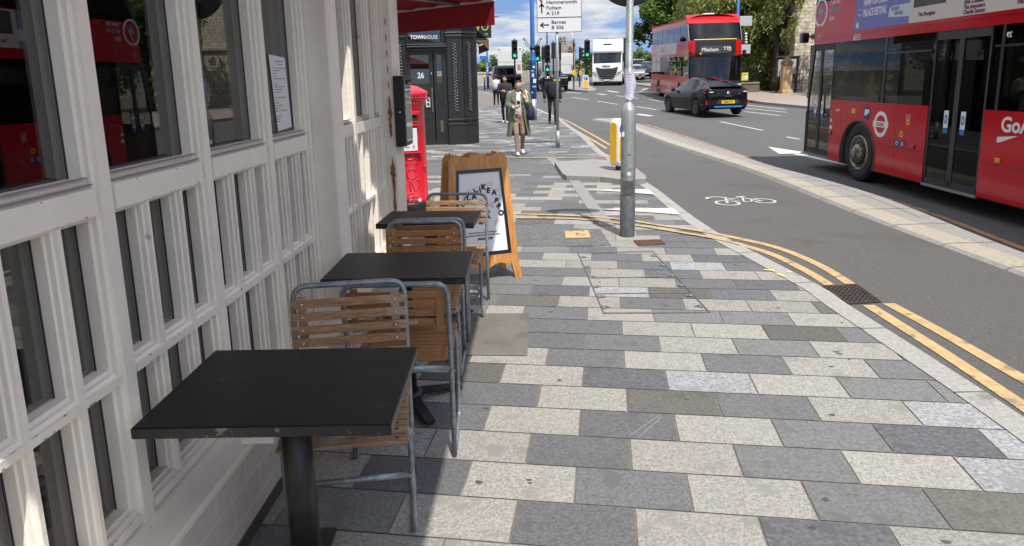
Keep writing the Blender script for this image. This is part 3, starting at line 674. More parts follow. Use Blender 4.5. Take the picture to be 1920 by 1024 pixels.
# ================================================================ red awnings
canvas = mat('red_awning_canvas', (.26, .002, .009), .75, var=.12, scale=6, bump=.1, bscale=300)
def awning(label, mtx, l0, l1, out, z_wall, z_bar, val, arms):
    o = thing('awning', label, 'awning', group='red awnings over the shopfront'); o.matrix_basis = mtx
    s = MB(); n = 24; A = [(l0 + (l1 - l0) * i / n, 0., z_wall) for i in range(n + 1)]; B = [(l0 + (l1 - l0) * i / n, -out, z_bar + .008 * math.sin(i * 2.1)) for i in range(n + 1)]
    s.loft([A, B], canvas, closed=False); s.loft([[(x, y + .004, z + .004) for x, y, z in A], [(x, y, z + .004) for x, y, z in B]], canvas, closed=False); s.build('canopy', o)
    s = MB(); s.prism([(l0, -out - .012, z_bar), (l1, -out - .012, z_bar), (l1, -out - .012, z_bar - val), (l0, -out - .012, z_bar - val)], (0, .004, 0), canvas); s.build('valance', o)
    s = MB(); s.bbox((l0 - .01, -out - .03, z_bar - .012), (l1 + .01, -out + .01, z_bar + .014), mat('pale_awning_bar', (.55, .5, .48), .5), .004); s.build('front_bar', o)
    for l in arms:
        s = MB(); s.tube([(l, -.05, z_wall - .06), (l + .35, -out * .5, (z_wall + z_bar) / 2 - .08), (l + .05, -out, z_bar - .01)], .014, galv); s.build('arm', o)
    return o
awning('wide red awning shading the nearest tables by the windows', shop.matrix_basis.copy(), -2.33, 1.03, 1.235, 3.55, 3.30, .12, (-2.0, .6))
awning('short red awning over the second group of windows beside the pillar', shop.matrix_basis.copy(), 1.33, 3.0, 1.235, 3.55, 3.30, .12, (1.5, 2.8))
ac = Matrix(((-.757, -.653, 0, 0), (.653, -.757, 0, 0), (0, 0, 1, 0), (0, 0, 0, 1))); ac.translation = Vector((-.016, 6.3, 0)) - Vector((.653, .757, 0)) * .92
awning('dark red awning over the splayed corner entrance, seen from below', ac, 0., 2.3, .92, 2.62, 2.345, .215, (.35, 1.9))

# ================================================================ tables
def make_table(label, loc, rz, wx, wy, base_rot):
    o = thing('cafe_table', label, 'table', loc, rz, 'black cafe tables in a row')
    s = MB(); s.bbox((-wx / 2, -wy / 2, .716), (wx / 2, wy / 2, .75), black_top, .003)
    s.box((-wx / 2 - .001, -wy / 2 - .001, .719), (wx / 2 + .001, -wy / 2 + .002, .7465), black_edge); s.box((wx / 2 - .002, -wy / 2 - .001, .719), (wx / 2 + .001, wy / 2 + .001, .7465), mat('worn_edge', (.045, .045, .045), .45, var=.4, scale=20)); s.build('tabletop', o)
    s = MB(); s.lathe([(.047, .06), (.047, .70)], black_metal, seg=24); s.lathe([(.08, .045), (.076, .06), (.05, .07)], black_metal, seg=20); s.build('post', o)
    s = MB(); s.bbox((-.075, -.235, .676), (.018, .06, .7155), mat('pale_bracket', (.50, .50, .46), .5), .004); s.build('bracket', o)
    s = MB()
    for k in range(4):
        a = base_rot + math.pi / 2 * k; m = Matrix.Rotation(a, 4, 'Z')
        s.prism([m @ Vector(p) for p in ((.03, -.034, .045), (.30, -.024, .012), (.30, .024, .012), (.03, .034, .045))], (0, 0, .018), black_metal)
        s.lathe([(.016, 0), (.016, .012)], rubber, m @ Vector((.285, 0, 0)), 10)
    s.build('cross_base', o); return o
make_table('nearest black square table with chipped edges, a chair tucked in behind it', (-.66, 1.985, 0), R(-1), .71, .545, R(2))
make_table('middle black square table, dusty top, between two pairs of slatted chairs', (-.505, 3.345, 0), R(-2), .685, .50, R(30))
make_table('farthest black square table, closest to the wooden pavement board', (-.475, 4.55, 0), R(-5), .64, .44, R(40))

# ================================================================ slatted chairs: sled frame of bent tube, timber slats
def make_chair(label, wood, loc, rz, pitch=.044, hs=.0158, nb=4):
    o = thing('slatted_chair', label, 'chair', loc, rz, 'slatted metal framed cafe chairs')
    hw, r = .222, .0115
    s = MB(); P = [(-hw, .175, .44), (-hw, .215, .70), (-hw, .232, .824), (hw, .232, .824), (hw, .215, .70), (hw, .175, .44)]
    P = [(-hw, .19, .012)] + P + [(hw, .19, .012)]
    s.tube(fillet(P, .095, 8), r, galv, 10); s.build('back_frame', o)
    for sd_ in (-1, 1):
        s = MB(); x = sd_ * hw
        s.tube(fillet([(x, .19, .03), (x, .19, .0125), (x, -.185, .0125), (x, -.205, .43), (x - sd_ * .018, -.30, .432), (x - sd_ * .018, -.18, .430), (x - sd_ * .018, .10, .425), (x - sd_ * .010, .178, .43)], .035, 6), .0108, galv, 10); s.build('side_frame', o)
    s = MB(); s.tube([(-hw, .178, .425), (hw, .178, .425)], .0115, galv, 8); s.build('cross_rail', o); s = MB(); s.tube([(-hw, -.197, .245), (hw, -.197, .245)], .0105, galv, 8); s.build('cross_rail', o)
    rc = random.Random(label)
    for k in range(nb):
        z = .765 - pitch * k; y = .168 + (z - .6) * .17; s = MB(); j = (rc.random() - .5) * .004
        s.bbox((-hw - .004, y - .017, z - hs + j), (hw + .004, y - .005, z + hs + j), wood, .004)
        for x in (-.182, .182): s.lathe([(.0055, 0), (.0055, .003), (.003, .004)], chrome, (0, 0, 0), 8, Matrix.Translation((x, y - .017, z)) @ Matrix.Rotation(math.pi / 2, 4, 'X'))
        s.build('back_slat', o)
    for x in (-.182, .182):
        s = MB(); s.bbox((x - .017, .178, .60), (x + .017, .190, .795), wood, .003)
        s.build('back_batten', o)
    for k in range(10):
        y = -.305 + .0485 * k; z = .449 - .010 * math.sin(math.pi * k / 9) - (.010 if k == 0 else 0); s = MB()
        s.bbox((-hw + .002, y - .019, z - .006), (hw - .002, y + .019, z + .007), wood, .004)
        for x in (-.18, .18): s.lathe([(.006, 0), (.006, .003)], iron, (x, y, z + .006), 8)
        s.build('seat_slat', o)
    return o
c1 = make_chair('weathered pale slatted chair tucked under the far side of the nearest table', wood_old, (-.590, 2.43, 0), R(7.5), .049, .0165, 5); c1.scale = (1, 1.02, 1.045)
c2 = make_chair('orange slatted chair with white scratched writing, back to back with the weathered one', wood_new, (-.452, 2.985, 0), R(180))
sc = MB(); wr = mat('scratched_writing', (.62, .58, .50), .7); text(sc, 'Southfields', .027, wr, (.035, .1865, .634), (-1, 0, 0), (0, 0, 1), shear=.35, ext=.0004); sc.build('scratched_writing', c2)
make_chair('orange slatted chair facing the camera on the far side of the middle table', wood_new, (-.465, 3.80, 0), R(-1), .047, .0175)
make_chair('orange slatted chair turned away, its seat under the farthest table', wood_new, (-.452, 4.33, 0), R(181))
make_chair('brown slatted chair beyond the farthest table, right against the wooden pavement board', wood_old, (-.345, 4.80, 0), R(-6))

# ================================================================ wooden pavement board
ang = R(20); ab = thing('pavement_board', 'tall wooden A-shaped pavement board with a scalloped frame and a white poster', 'sign', (-.135, 5.475, 0), ang)
def leaf(side):
    M = Matrix.Translation((0, .115 if side else 0, 0)) @ Matrix.Rotation(R(-5.5) if not side else R(5.5), 4, 'X')
    if side: M = Matrix.Translation((-.02, .31, 0)) @ Matrix.Rotation(R(5.5), 4, 'X')
    s = MB(); T = .03; wt, wb, H = .245, .315, 1.07
    def X(z): return wb + (wt - wb) * z / H
    iw = .062
    for sg in (-1, 1):                                    # stiles with splayed feet and round shoulders
        P = [(sg * (X(0) + .012), 0, 0), (sg * X(.16), 0, .16), (sg * X(H - .05), 0, H - .05), (sg * (X(H) - .025), 0, H - .008), (sg * (X(H) - .06), 0, H), (sg * (X(H) - iw), 0, H - .02), (sg * (X(.14) - iw), 0, .12), (sg * (X(0) - .045), 0, 0)]
        s.prism([M @ Vector(p) for p in P], M.to_3x3() @ Vector((0, T, 0)), wood_sign)
    n = 24; a = X(H) - iw                                 # scalloped top rail
    tp = [(-a + 2 * a * i / n, 0, H - .020 + .007 * math.cos(2 * math.pi * 2 * (i / n - .5)) + (.012 * math.cos(math.pi * (i / n - .5)) if .3 < i / n < .7 else 0)) for i in range(n + 1)]
    s.prism([M @ Vector(p) for p in tp + [(a + .006, 0, H - .14), (-a - .006, 0, H - .14)]], M.to_3x3() @ Vector((0, T - .003, 0)), wood_sign)
    b = X(.2) - iw; bt = [(b - 2 * b * i / n, 0, .135 - .035 * math.cos(2 * math.pi * (i / n - .5)) ** 2 * (1 if True else 0) + .03 * abs(2 * (i / n) - 1)) for i in range(n + 1)]
    s.prism([M @ Vector(p) for p in [(-b, 0, .235), (b, 0, .235)] + bt], M.to_3x3() @ Vector((0, T - .003, 0)), wood_sign)
    return s, M, X, iw, H
s, M, X, iw, H = leaf(0); fl = s.build('front_leaf', ab)
s, *_ = leaf(1); s.build('back_leaf', ab)
s = MB(); s.box((-.05, .11, 1.0), (.05, .20, 1.05), wood_sign); s.build('hinge_block', ab)
def pl(u, v, y): return M @ Vector((u * ((X(v) - iw)), y, v))
s = MB()
for A, B in (((.0, -1), 0),):
    z0, z1 = .225, .94
    out = [pl(-1.02, z0, -.004), pl(1.02, z0, -.004), pl(1.02, z1, -.004), pl(-1.02, z1, -.004)]; inn = [pl(-.90, z0 + .028, -.004), pl(.90, z0 + .028, -.004), pl(.90, z1 - .028, -.004), pl(-.90, z1 - .028, -.004)]
    for i in range(4): s.prism([out[i], out[(i + 1) % 4], inn[(i + 1) % 4], inn[i]], M.to_3x3() @ Vector((0, .03, 0)), black_gloss)
s.build('poster_frame', fl)
s = MB(); s.face([pl(-.93, z0 + .02, .002), pl(.93, z0 + .02, .002), pl(.93, z1 - .02, .002), pl(-.93, z1 - .02, .002)], mat('poster_white', (.80, .81, .84), .4)); s.build('poster', fl)
s = MB(); up3 = M.to_3x3() @ Vector((0, 0, 1)); rt = Vector((1, 0, 0)); redp = mat('red_line_drawing', (.62, .06, .05), .6)
def pt(x, z): return M @ Vector((x, -.0005, z))
word = 'PIZZA LIKE A PRO'
for ch, x, z, ro in [('P', -.155, .60, 50), ('I', -.145, .635, 42), ('Z', -.128, .665, 34), ('Z', -.105, .69, 22), ('A', -.055, .70, 6), ('L', -.032, .752, 30), ('I', .002, .752, 10), ('K', .030, .772, 0), ('E', .066, .742, -12), ('A', .118, .722, -4), ('P', .128, .655, -22), ('R', .142, .612, -42), ('O', .152, .562, -72)]:
    a = R(ro); r_ = rt * math.cos(a) + up3 * math.sin(a); u_ = -rt * math.sin(a) + up3 * math.cos(a)
    text(s, ch, .058, ink, pt(x, z), r_, u_, 'CENTER', bold=.0028)
text(s, 'FRANCO', .042, ink, pt(-.01, .572), rt, up3, 'CENTER', bold=.001); text(s, 'MANCA', .042, ink, pt(.0, .527), rt, up3, 'CENTER', bold=.001)
text(s, 'From kid parties to adult masterclasses,', .0155, ink, pt(0, .415), rt, up3, 'CENTER'); text(s, 'get hands on making Franco\'s sourdough pizza.', .0155, ink, pt(0, .392), rt, up3, 'CENTER'); text(s, 'FROM £15.80', .022, ink, pt(.02, .358), rt, up3, 'CENTER', bold=.001)
def doodle(pts, w=.0009): s.tube([pt(x, z) + M.to_3x3() @ Vector((0, -.001, 0)) for x, z in pts], w, redp, 4)
for cx, cz, rx, rz in ((.02, .805, .02, .014), (.085, .805, .024, .024), (-.10, .77, .016, .01), (.145, .76, .014, .01), (.165, .70, .01, .012), (-.14, .73, .01, .014), (.10, .655, .012, .006), (-.07, .64, .02, .012)):
    doodle([(cx + rx * math.cos(t * math.pi / 8), cz + rz * math.sin(t * math.pi / 8)) for t in range(17)])
for q in ([(-.05, .79), (-.02, .805), (.0, .80)], [(.075, .815), (.085, .80), (.098, .818)], [(.08, .70), (.09, .68), (.075, .67)], [(.055, .64), (.10, .615)], [(.06, .66), (.098, .62)], [(.085, .66), (.105, .618)], [(.17, .655), (.165, .64), (.175, .63)], [(-.16, .69), (-.15, .705)],
          [(.09, .455), (.115, .475), (.112, .51), (.122, .51), (.128, .48), (.135, .525), (.145, .52), (.145, .485), (.158, .515), (.165, .505), (.15, .46), (.13, .435), (.125, .41)]): doodle(q)
s.build('poster_print', fl)

# ================================================================ lamp post with round sign, papers
lp0 = ground(1178.5, 446); lpx, lpy = lp0.x, lp0.y + .075
o = thing('lamp_post', 'galvanised steel post with wide base, dark foot and a round sign seen from behind', 'post', (lpx, lpy, 0))
dk = mat('dark_foot_paint', (.085, .095, .10), .6, .2, var=.4, scale=14, dirt=((.22, .21, .19), 8, .66))
s = MB(); s.lathe([(.079, 0), (.0775, .005), (.0775, .44), (.0765, .441)], dk, seg=32); s.build('painted_foot', o)
galv_post = mat('spangled_galvanised', (.37, .41, .41), .42, .5, var=.28, scale=55, dirt=((.27, .30, .30), 9, .55))
s = MB(); s.lathe([(.0755, .43), (.0755, 1.31), (.070, 1.325), (.042, 1.385), (.037, 1.39), (.037, 3.05), (.034, 3.06)], galv_post, seg=32); s.build('shaft', o)
s = MB(); 
for k in range(9):
    a0 = R(-150 + k * 12); a1 = a0 + R(12.0); r = .0768
    s.prism([(r * math.cos(a), r * math.sin(a), z) for a, z in ((a0, .60), (a1, .60), (a1, 1.16), (a0, 1.16))], (0.0, -.0015, 0), galv_post)
ca = R(-93); s.lathe([(.008, 0), (.008, .002)], ink, (0, 0, 0), 10, Matrix.Translation((.078 * math.cos(ca), .0785 * math.sin(ca), .865)) @ Matrix.Rotation(math.pi / 2, 4, 'X'))
s.build('access_door', o)
s = MB(); s.lathe([(.33, 0), (.33, .006), (.30, .008)], mat('sign_back_grey', (.10, .10, .105), .6, .3), (0, 0, 0), 48, Matrix.Translation((-.0, .05, 2.66)) @ Matrix.Rotation(-math.pi / 2, 4, 'X')); s.box((-.05, .02, 2.5), (.05, .05, 2.53), galv); s.box((-.05, .02, 2.8), (.05, .05, 2.83), galv); s.build('round_sign', o)
s = MB(); s.box((-.02, -.081, .655), (.012, -.0775, .69), white_sheet); s.box((-.055, -.072, 1.05), (-.025, -.068, 1.10), white_sheet, Matrix.Rotation(R(-20), 4, 'Z')); s.build('sticker', o)
s = MB(); vs = []; nr = 9; rr = random.Random(5)
rows_ = []
for j in range(nr + 1):
    z = 1.43 + .285 * j / nr; row = []
    for k in range(13):
        a = R(150 + k * 21); r = .041 + (.028 if k > 9 else .004) * (.6 + .4 * math.sin(j * .9 + k)) + .004 * rr.random()
        row.append((r * math.cos(a) * 1.05, r * math.sin(a), z + (.02 * math.sin(k * .8) if j in (0, nr) else 0)))
    rows_.append(row)
s.loft(rows_, mat('lilac_paper', (.62, .60, .74), .6, var=.06, scale=20), closed=False); 
for j in range(1, 8): s.box((-.022, -.0475, 1.46 + .03 * j), (.018, -.0462, 1.463 + .03 * j), mat('grey_print', (.3, .3, .33), .7))
wrap = s.build('paper_notice'); wrap.location = (lpx, lpy, 0); tag(wrap, 'crumpled lilac paper wrapped round the upper part of the galvanised post', 'notice')

# ================================================================ yellow and white bollard on the kerb island
o = thing('traffic_bollard', 'white rounded bollard with long yellow panels, half hidden behind the galvanised post', 'bollard', (2.03, 11.55, .085), R(35))
bol = mat('white_plastic', (.70, .70, .66), .4)
def stadium(w, h, z0, r, n=8):
    return [(x, z) for x, z in [(w / 2 - r + r * math.cos(R(a)), z0 + r + r * math.sin(R(a))) for a in range(-90, 1, 15)] + [(w / 2 - r + r * math.cos(R(a)), z0 + h - r + r * math.sin(R(a))) for a in range(0, 91, 15)] + [(-w / 2 + r + r * math.cos(R(a)), z0 + h - r + r * math.sin(R(a))) for a in range(90, 181, 15)] + [(-w / 2 + r + r * math.cos(R(a)), z0 + r + r * math.sin(R(a))) for a in range(180, 271, 15)]]
s = MB(); P = stadium(.25, .80, .07, .11); s.loft([[(x * .85, -.11, .47 + (z - .47) * .95) for x, z in P], [(x, -.09, z) for x, z in P], [(x, .09, z) for x, z in P], [(x * .85, .11, .47 + (z - .47) * .95) for x, z in P]], bol); s.lathe([(.06, 0), (.05, .02), (.05, .10)], black_metal, seg=16); s.build('shell', o)
s = MB(); P = stadium(.15, .68, .13, .07)
for x in (-.126, .126): s.prism([(x, a, z) for a, z in P], (.003 if x > 0 else -.003, 0, 0), yellow)
s.build('side_panel', o)
s = MB(); P = stadium(.19, .44, .16, .08); s.prism([(x, -.112, z) for x, z in P], (0, -.004, 0), yellow); s.build('front_panel', o)
s = MB(); s.lathe([(.095, 0), (.095, .004)], blue_pole, (0, 0, 0), 24, Matrix.Translation((0, -.112, .71)) @ Matrix.Rotation(math.pi / 2, 4, 'X')); s.build('blue_disc', o)

# ================================================================ red pillar box
pr_ = mat('post_box_red', (.56, .012, .03), .32, var=.06, scale=4, coat=.3)
o = thing('post_box', 'red cylindrical post box with black base standing beyond the corner of the shop', 'post box', (-1.135, 8.45, 0), R(18))
s = MB(); s.lathe([(.265, 0), (.265, .18), (.25, .2)], black_metal, seg=40); s.build('black_base', o)
s = MB(); s.lathe([(.255, .19), (.255, .22), (.238, .235), (.235, .9), (.235, 1.36), (.25, 1.375), (.25, 1.40), (.238, 1.41)], pr_, seg=40)
for x0, x1, z0, z1 in ((-.11, .11, 1.17, 1.185), (-.11, .11, 1.26, 1.275), (-.13, .13, .80, .815)): s.bbox((x0, -.265, z0), (x1, -.2, z1), pr_, .004)
s.bbox((-.12, -.255, 1.13), (.12, -.2, 1.16), pr_, .006); s.bbox((-.13, -.262, 1.275), (.13, -.2, 1.30), pr_, .006); s.build('body', o)
s = MB(); s.lathe([(.25, 1.40), (.275, 1.46), (.285, 1.47), (.285, 1.52), (.27, 1.535), (.15, 1.60), (.02, 1.625)], pr_, seg=40)
for k in range(40): a = math.pi * 2 * k / 40; s.ball((.28 * math.cos(a), .28 * math.sin(a), 1.455), .014, pr_, 6, 4)
s.build('cap', o)
s = MB(); s.bbox((-.10, -.245, 1.19), (.10, -.22, 1.255), dark_void, .004); s.build('slot', o)
s = MB(); s.bbox((-.088, -.245, .83), (.088, -.225, 1.10), white_sheet, .004); s.box((-.07, -.2465, .87), (-.01, -.2455, .88), mat('blue_print', (.03, .08, .3), .6)); s.box((.03, -.2465, .86), (.05, -.2455, .9), mat('grey_print', (.3, .3, .33), .7)); s.build('collection_plate', o)
s = MB()
def relief(pts, r=.007):
    P = []
    for x, z in pts: a = -math.pi / 2 + x / .237; P.append((.237 * math.cos(a), .237 * math.sin(a), z))
    s.tube(P, r, pr_, 6)
relief([(-.07, .66), (.07, .66)], .01); relief([(-.075, .665), (-.095, .71), (-.05, .735), (0, .72), (.05, .735), (.095, .71), (.075, .665)]); relief([(-.05, .735), (0, .775), (.05, .735)]); relief([(0, .775), (0, .80)], .01)
relief([(.02 * math.cos(t) * 3, .55 + .06 * math.sin(t)) for t in [k * math.pi / 8 for k in range(17)]]); relief([(-.09, .36), (-.10, .47), (-.03, .52), (.0, .42), (.03, .34), (.09, .38), (.10, .46), (.05, .48)]); relief([(-.02, .34), (-.03, .43), (-.02, .50)]); relief([(-.08, .33), (-.05, .30), (.02, .31)])
text(s, 'POST OFFICE', .045, pr_, (-.10, -.262, .245), (1, 0, 0), (0, 0, 1), sx=.62, ext=.012, bold=.001)
s.build('royal_cipher', o)
s = MB(); s.box((-.12, -.2445, .205), (.10, -.2385, .245), white_sheet); s.box((-.10, -.246, .215), (-.05, -.2445, .235), pr_); s.build('sticker', o)
s = MB(); s.lathe([(.018, 0), (.018, .02), (.01, .025)], pr_, (0, 0, 0), 12, Matrix.Translation((.17, -.17, .62)) @ Matrix.Rotation(math.pi / 2, 4, 'X') @ Matrix.Rotation(R(45), 4, 'Y')); s.build('lock', o)
# ================================================================ wheels, buses
rim_steel = mat('worn_steel_rim', (.33, .31, .28), .5, .6, var=.3, scale=12, dirt=((.12, .085, .05), 7, .55)); hub_rust = mat('rusty_hub', (.13, .09, .05), .85, var=.5, scale=30)
alloy = mat('dark_alloy', (.09, .09, .095), .3, .7); seat_cloth = mat('bus_seat_cloth', (.03, .035, .07), .9, var=.5, scale=30)
bus_black = mat('bus_black_trim', (.013, .013, .014), .35, coat=.2); bus_grey = mat('bus_door_rubber', (.03, .031, .031), .55); ceil_ = mat('bus_ceiling', (.25, .25, .24), .8)
def wheel(parent, x, y, r, w, kind, side):
    """side: -1 left, +1 right; outer face towards side"""
    M = Matrix.Translation((x, y, r)) @ Matrix.Rotation(math.pi / 2 * side, 4, 'Y')
    s = MB(); ri = r * (.62 if kind == 'bus' else .70)
    s.lathe([(ri, -w), (r * .93, -w), (r, -w * .82), (r, -w * .15), (r * .95, 0), (r * .84, .008), (ri, -.005), (ri, -w)], tyre, seg=36, mtx=M); t = s.build('wheel', parent)
    s = MB()
    if kind == 'bus':
        s.lathe([(ri, -.10), (ri + .004, 0), (ri - .02, .012), (ri - .03, -.02), (.21, -.045), (.17, .0), (.145, .012), (.14, .035), (.09, .045), (.085, .075), (.02, .085)], rim_steel, seg=36, mtx=M)
        for k in range(10):
            a = 2 * math.pi * k / 10; s.lathe([(.014, 0), (.014, .05)], hub_rust, (0, 0, 0), 6, M @ Matrix.Translation((.165 * math.cos(a), .165 * math.sin(a), -.005)))
            a += .3; s.ball((0, 0, 0), (.030, .022, .004), ink, 8, 4, M @ Matrix.Translation((.245 * math.cos(a), .245 * math.sin(a), -.026)) @ Matrix.Rotation(a, 4, 'Z'))
        s.lathe([(.19, .0), (.12, .047), (.09, .05)], hub_rust, seg=20, mtx=M @ Matrix.Translation((0, 0, -.012)))
    else:
        s.lathe([(ri, -.12), (ri, -.09), (.05, -.09)], ink, seg=24, mtx=M); s.lathe([(ri + .003, -.02), (ri, .004), (ri - .02, -.005), (ri - .025, -.05)], alloy, seg=30, mtx=M)
        for k in range(5):
            a = 2 * math.pi * k / 5
            for d in (-.16, .16):
                q = M @ Matrix.Rotation(a + d * .6, 4, 'Z'); s.prism([q @ Vector(p) for p in ((.03, -.018, -.012), (ri - .005, -.022 + d * .1, -.004), (ri - .005, .022 + d * .1, -.004), (.03, .018, -.012))], M.to_3x3() @ Vector((0, 0, -.02)), alloy)
        s.lathe([(.055, -.03), (.05, .0), (.02, .004)], alloy, seg=14, mtx=M)
    s.build('rim', t); return t
def double_decker(name, label, loc, rz, near, red):
    L, HW, H = 10.3, 1.25, 4.2
    o = thing(name, label, 'bus', loc, rz, 'red double decker buses')
    def yp(z):                                            # front outline: setback from the nose
        P = [(0, .03), (.3, 0), (.95, .0), (1.1, -.03), (2.2, -.22), (2.3, -.16), (2.9, -.2), (3.0, -.22), (3.8, -.6), (4.0, -.78), (4.2, -1.1)]
        for (a, ya), (b, yb) in zip(P, P[1:]):
            if a <= z <= b: return ya + (yb - ya) * (z - a) / (b - a)
        return P[-1][1]
    def nose(s, x0, x1, z0, z1, m, off=0., n=10, k=6):
        rows = []
        for i in range(k + 1):
            z = z0 + (z1 - z0) * i / k
            rows.append([(x0 + (x1 - x0) * j / n, yp(z) - .13 * abs((x0 + (x1 - x0) * j / n) / HW) ** 3 + off, z) for j in range(n + 1)])
        s.loft(rows, m, closed=False)
    def side(s, sg, pts, m, off=0., th=.03):              # pts: (distance behind the nose, z)
        s.prism([(sg * (HW + off), -a, z) for a, z in pts], (-sg * th, 0, 0), m)
    def archcut(a, b, z0, z1, wc, r=.56, zc=.42):
        P = [(a, z1), (a, z0)]
        for w in sorted(wc):
            if a < w < b:
                t0 = math.asin((zc - z0) / r) if zc > z0 else 0
                P += [(w - r * math.cos(t), zc + r * math.sin(t)) for t in [-t0 + (math.pi + 2 * t0) * k / 16 for k in range(17)]]
        return P + [(b, z0), (b, z1)]
    W1, W2 = 2.12, 7.75
    s = MB()
    for sg in (-1, 1):
        if sg == -1: segs_ = [(1.12, 3.93), (5.04, L)]
        else: segs_ = [(.13, L)]
        for a, b in segs_:
            side(s, sg, archcut(a, b, .25, 1.285, (W1, W2)), red)
            for c, d in ((a, b),): 
                q0 = W1 + .55 if c < W1 < d else c
                side(s, sg, [(q0, .652), (min(d, W2 - .56), .652), (min(d, W2 - .56), .66), (q0, .66)], bus_black, .001, .004)
        for q in ((1.52, .3, 1.28), (3.2, .3, 1.28), (6.1, .3, 1.28), (3.9, 2.25, 2.40), (6.4, 2.25, 2.4)):
            if not (sg < 0 and 3.93 < q[0] < 5.04): side(s, sg, [(q[0], q[1]), (q[0] + .006, q[1]), (q[0] + .006, q[2]), (q[0], q[2])], bus_black, .0008, .003)
        side(s, sg, [(.30, 2.245), (L, 2.245), (L, 2.97), (.34, 2.97)], red)
        side(s, sg, [(.45, 2.35), (L, 2.35), (L, 2.375), (.45, 2.375)], red, .012, .03)
        side(s, sg, [(.75, 3.72), (L, 3.72), (L, 3.95), (.95, 3.95)], red)
    s.loft([[(x * HW, -yy, 3.95 + .25 * (1 - abs(x) ** 3.0)) for x in [-1 + i / 8 for i in range(17)]] for yy in (.9, 1.4, 5, L - .1)] , red, closed=False)
    s.box((-HW + .02, -L, .3), (HW - .02, -L + .06, 4.1), red)
    nose(s, -HW, HW, .25, .95, red if near else mat('bus_white_front', (.6, .6, .6), .4)); nose(s, -HW, HW, 3.78, 4.2, red)
    for a, b in ((-HW, -.95), (.95, HW)): nose(s, a, b, 2.24, 2.98, red, .012, 4)
    s.build('body', o)
    s = MB(); nose(s, -HW, HW, .93, 1.06, bus_black, .004); s.build('bumper_strip', o); s = MB(); nose(s, -HW, HW, 2.2, 2.98, bus_black, 0); s.build('front_panel', o)
    for sg in (-1, 1):
        s = MB(); side(s, sg, [(.11, 1.285), (.20, 1.285), (.36, 2.245), (.22, 2.245)], bus_black, -.002); s.build('corner_post', o); s = MB(); side(s, sg, [(.26, 2.95), (.36, 2.95), (.85, 3.75), (.66, 3.75)], bus_black, -.002); s.build('corner_post', o)
        for x in (2.75, 5.2, 6.9, 8.6): 
            s = MB(); side(s, sg, [(x, 1.28), (x + .05, 1.28), (x + .05, 2.25), (x, 2.25)], bus_black, .001); s.build('window_divider', o)
        for x in (2.2, 3.75, 5.3, 6.85, 8.4): s = MB(); side(s, sg, [(x, 2.95), (x + .09, 2.95), (x + .09, 3.74), (x, 3.74)], bus_black, .001); s.build('window_divider', o)
        s = MB(); side(s, sg, [(2.8, 2.0), (3.9, 2.0), (3.9, 2.025), (2.8, 2.025)], bus_black, .0015); s.build('vent_bar', o); s = MB(); side(s, sg, [(5.1, 2.0), (L - .3, 2.0), (L - .3, 2.025), (5.1, 2.025)], bus_black, .0015); s.build('vent_bar', o)
    s = MB(); nose(s, -1.16, 1.16, 1.06, 2.2, car_glass if not near else door_glass, .002); s.build('windscreen', o)
    s = MB(); nose(s, -1.16, 1.16, 2.98, 3.78, car_glass, .002); s.build('upper_windscreen', o)
    for sg in (-1, 1):
        g = bus_glass if near else glass('far_bus_glass', (.16, .18, .18), 1.6, base=.06)
        for a, b in ([(1.12, 2.75), (2.75, 3.93)] if sg < 0 else [(.22, 1.15), (1.2, 2.75), (2.75, 5.04)]) + [(5.04, 6.9), (6.9, 8.6), (8.6, L - .25)]:
            s = MB(); side(s, sg, [(a, 1.285), (b, 1.285), (b, 2.245), (a + (.14 if a < .3 else 0), 2.245)], door_glass if a < .3 else g, -.004, .004); s.build('lower_window', o)
        
        xs_ = [.8, 2.2, 3.75, 5.3, 6.85, 8.4, L - .25]
        for a, b in zip(xs_, xs_[1:]): s = MB(); side(s, sg, [(a if a > 1 else .4, 2.97), (b, 2.97), (b, 3.72), (a, 3.72)], g, -.004, .004); s.build('upper_window', o)
    s = MB()                                              # inside
    s.box((-HW + .05, -L + .1, .28), (HW - .05, -.25, .33), bus_black); s.box((-HW + .04, -L + .1, 2.24), (HW - .04, -.35, 2.30), ceil_); s.box((-HW + .04, -2.9, .3), (-HW + .5, -1.5, 1.15), bus_black)
    s.box((-HW + .1, -L + .1, .3), (HW - .1, -8.6, 1.6), bus_black); s.box((.2, -1.4, .33), (1.15, -1.32, 1.9), bus_grey)
    s.box((.25, -.95, .9), (1.1, -.35, 1.0), bus_grey); s.build('interior', o)
    for zf, ys_ in ((.33, [3.3, 4.1, 5.6, 6.4, 7.2, 8.0]), (2.3, [1.4, 2.2, 3.0, 3.8, 4.6, 5.4, 6.2, 7.0, 7.8, 8.6])):
        for y in ys_:
            for x in (-1.15, .25):
                if zf < 1 and x < 0 and 3.8 < y < 5.3: continue
                s = MB(); s.bbox((x, -y - .45, zf + .38), (x + .88, -y, zf + .48), seat_cloth, .02); s.bbox((x, -y - .5, zf + .45), (x + .88, -y - .42, zf + 1.08), seat_cloth, .03); s.build('seat', o)
    for x, y in ((-.3, .9), (-.2, 2.9), (-.9, 3.8), (-.3, 5.2), (.3, 4.4)): s = MB(); s.tube([(x, -y, .33), (x, -y, 2.24)], .018, mat('grab_pole_yellow', (.6, .38, .03), .4), 8); s.build('grab_pole', o)
    for w in (W1, W2):
        for sg in (-1, 1):
            wheel(o, sg * (HW - .035), -w, .46, .28, 'bus', sg)
            s = MB(); P = arc(-w, .42, .575, -20, 200, 18); Q = arc(-w, .42, .535, -20, 200, 18)
            s.loft([[(sg * (HW + .006), y, z) for y, z in P], [(sg * (HW + .006), y, z) for y, z in Q], [(sg * (HW - .45), y, z) for y, z in Q]], bus_black, closed=False); s.build('wheel_arch', o)
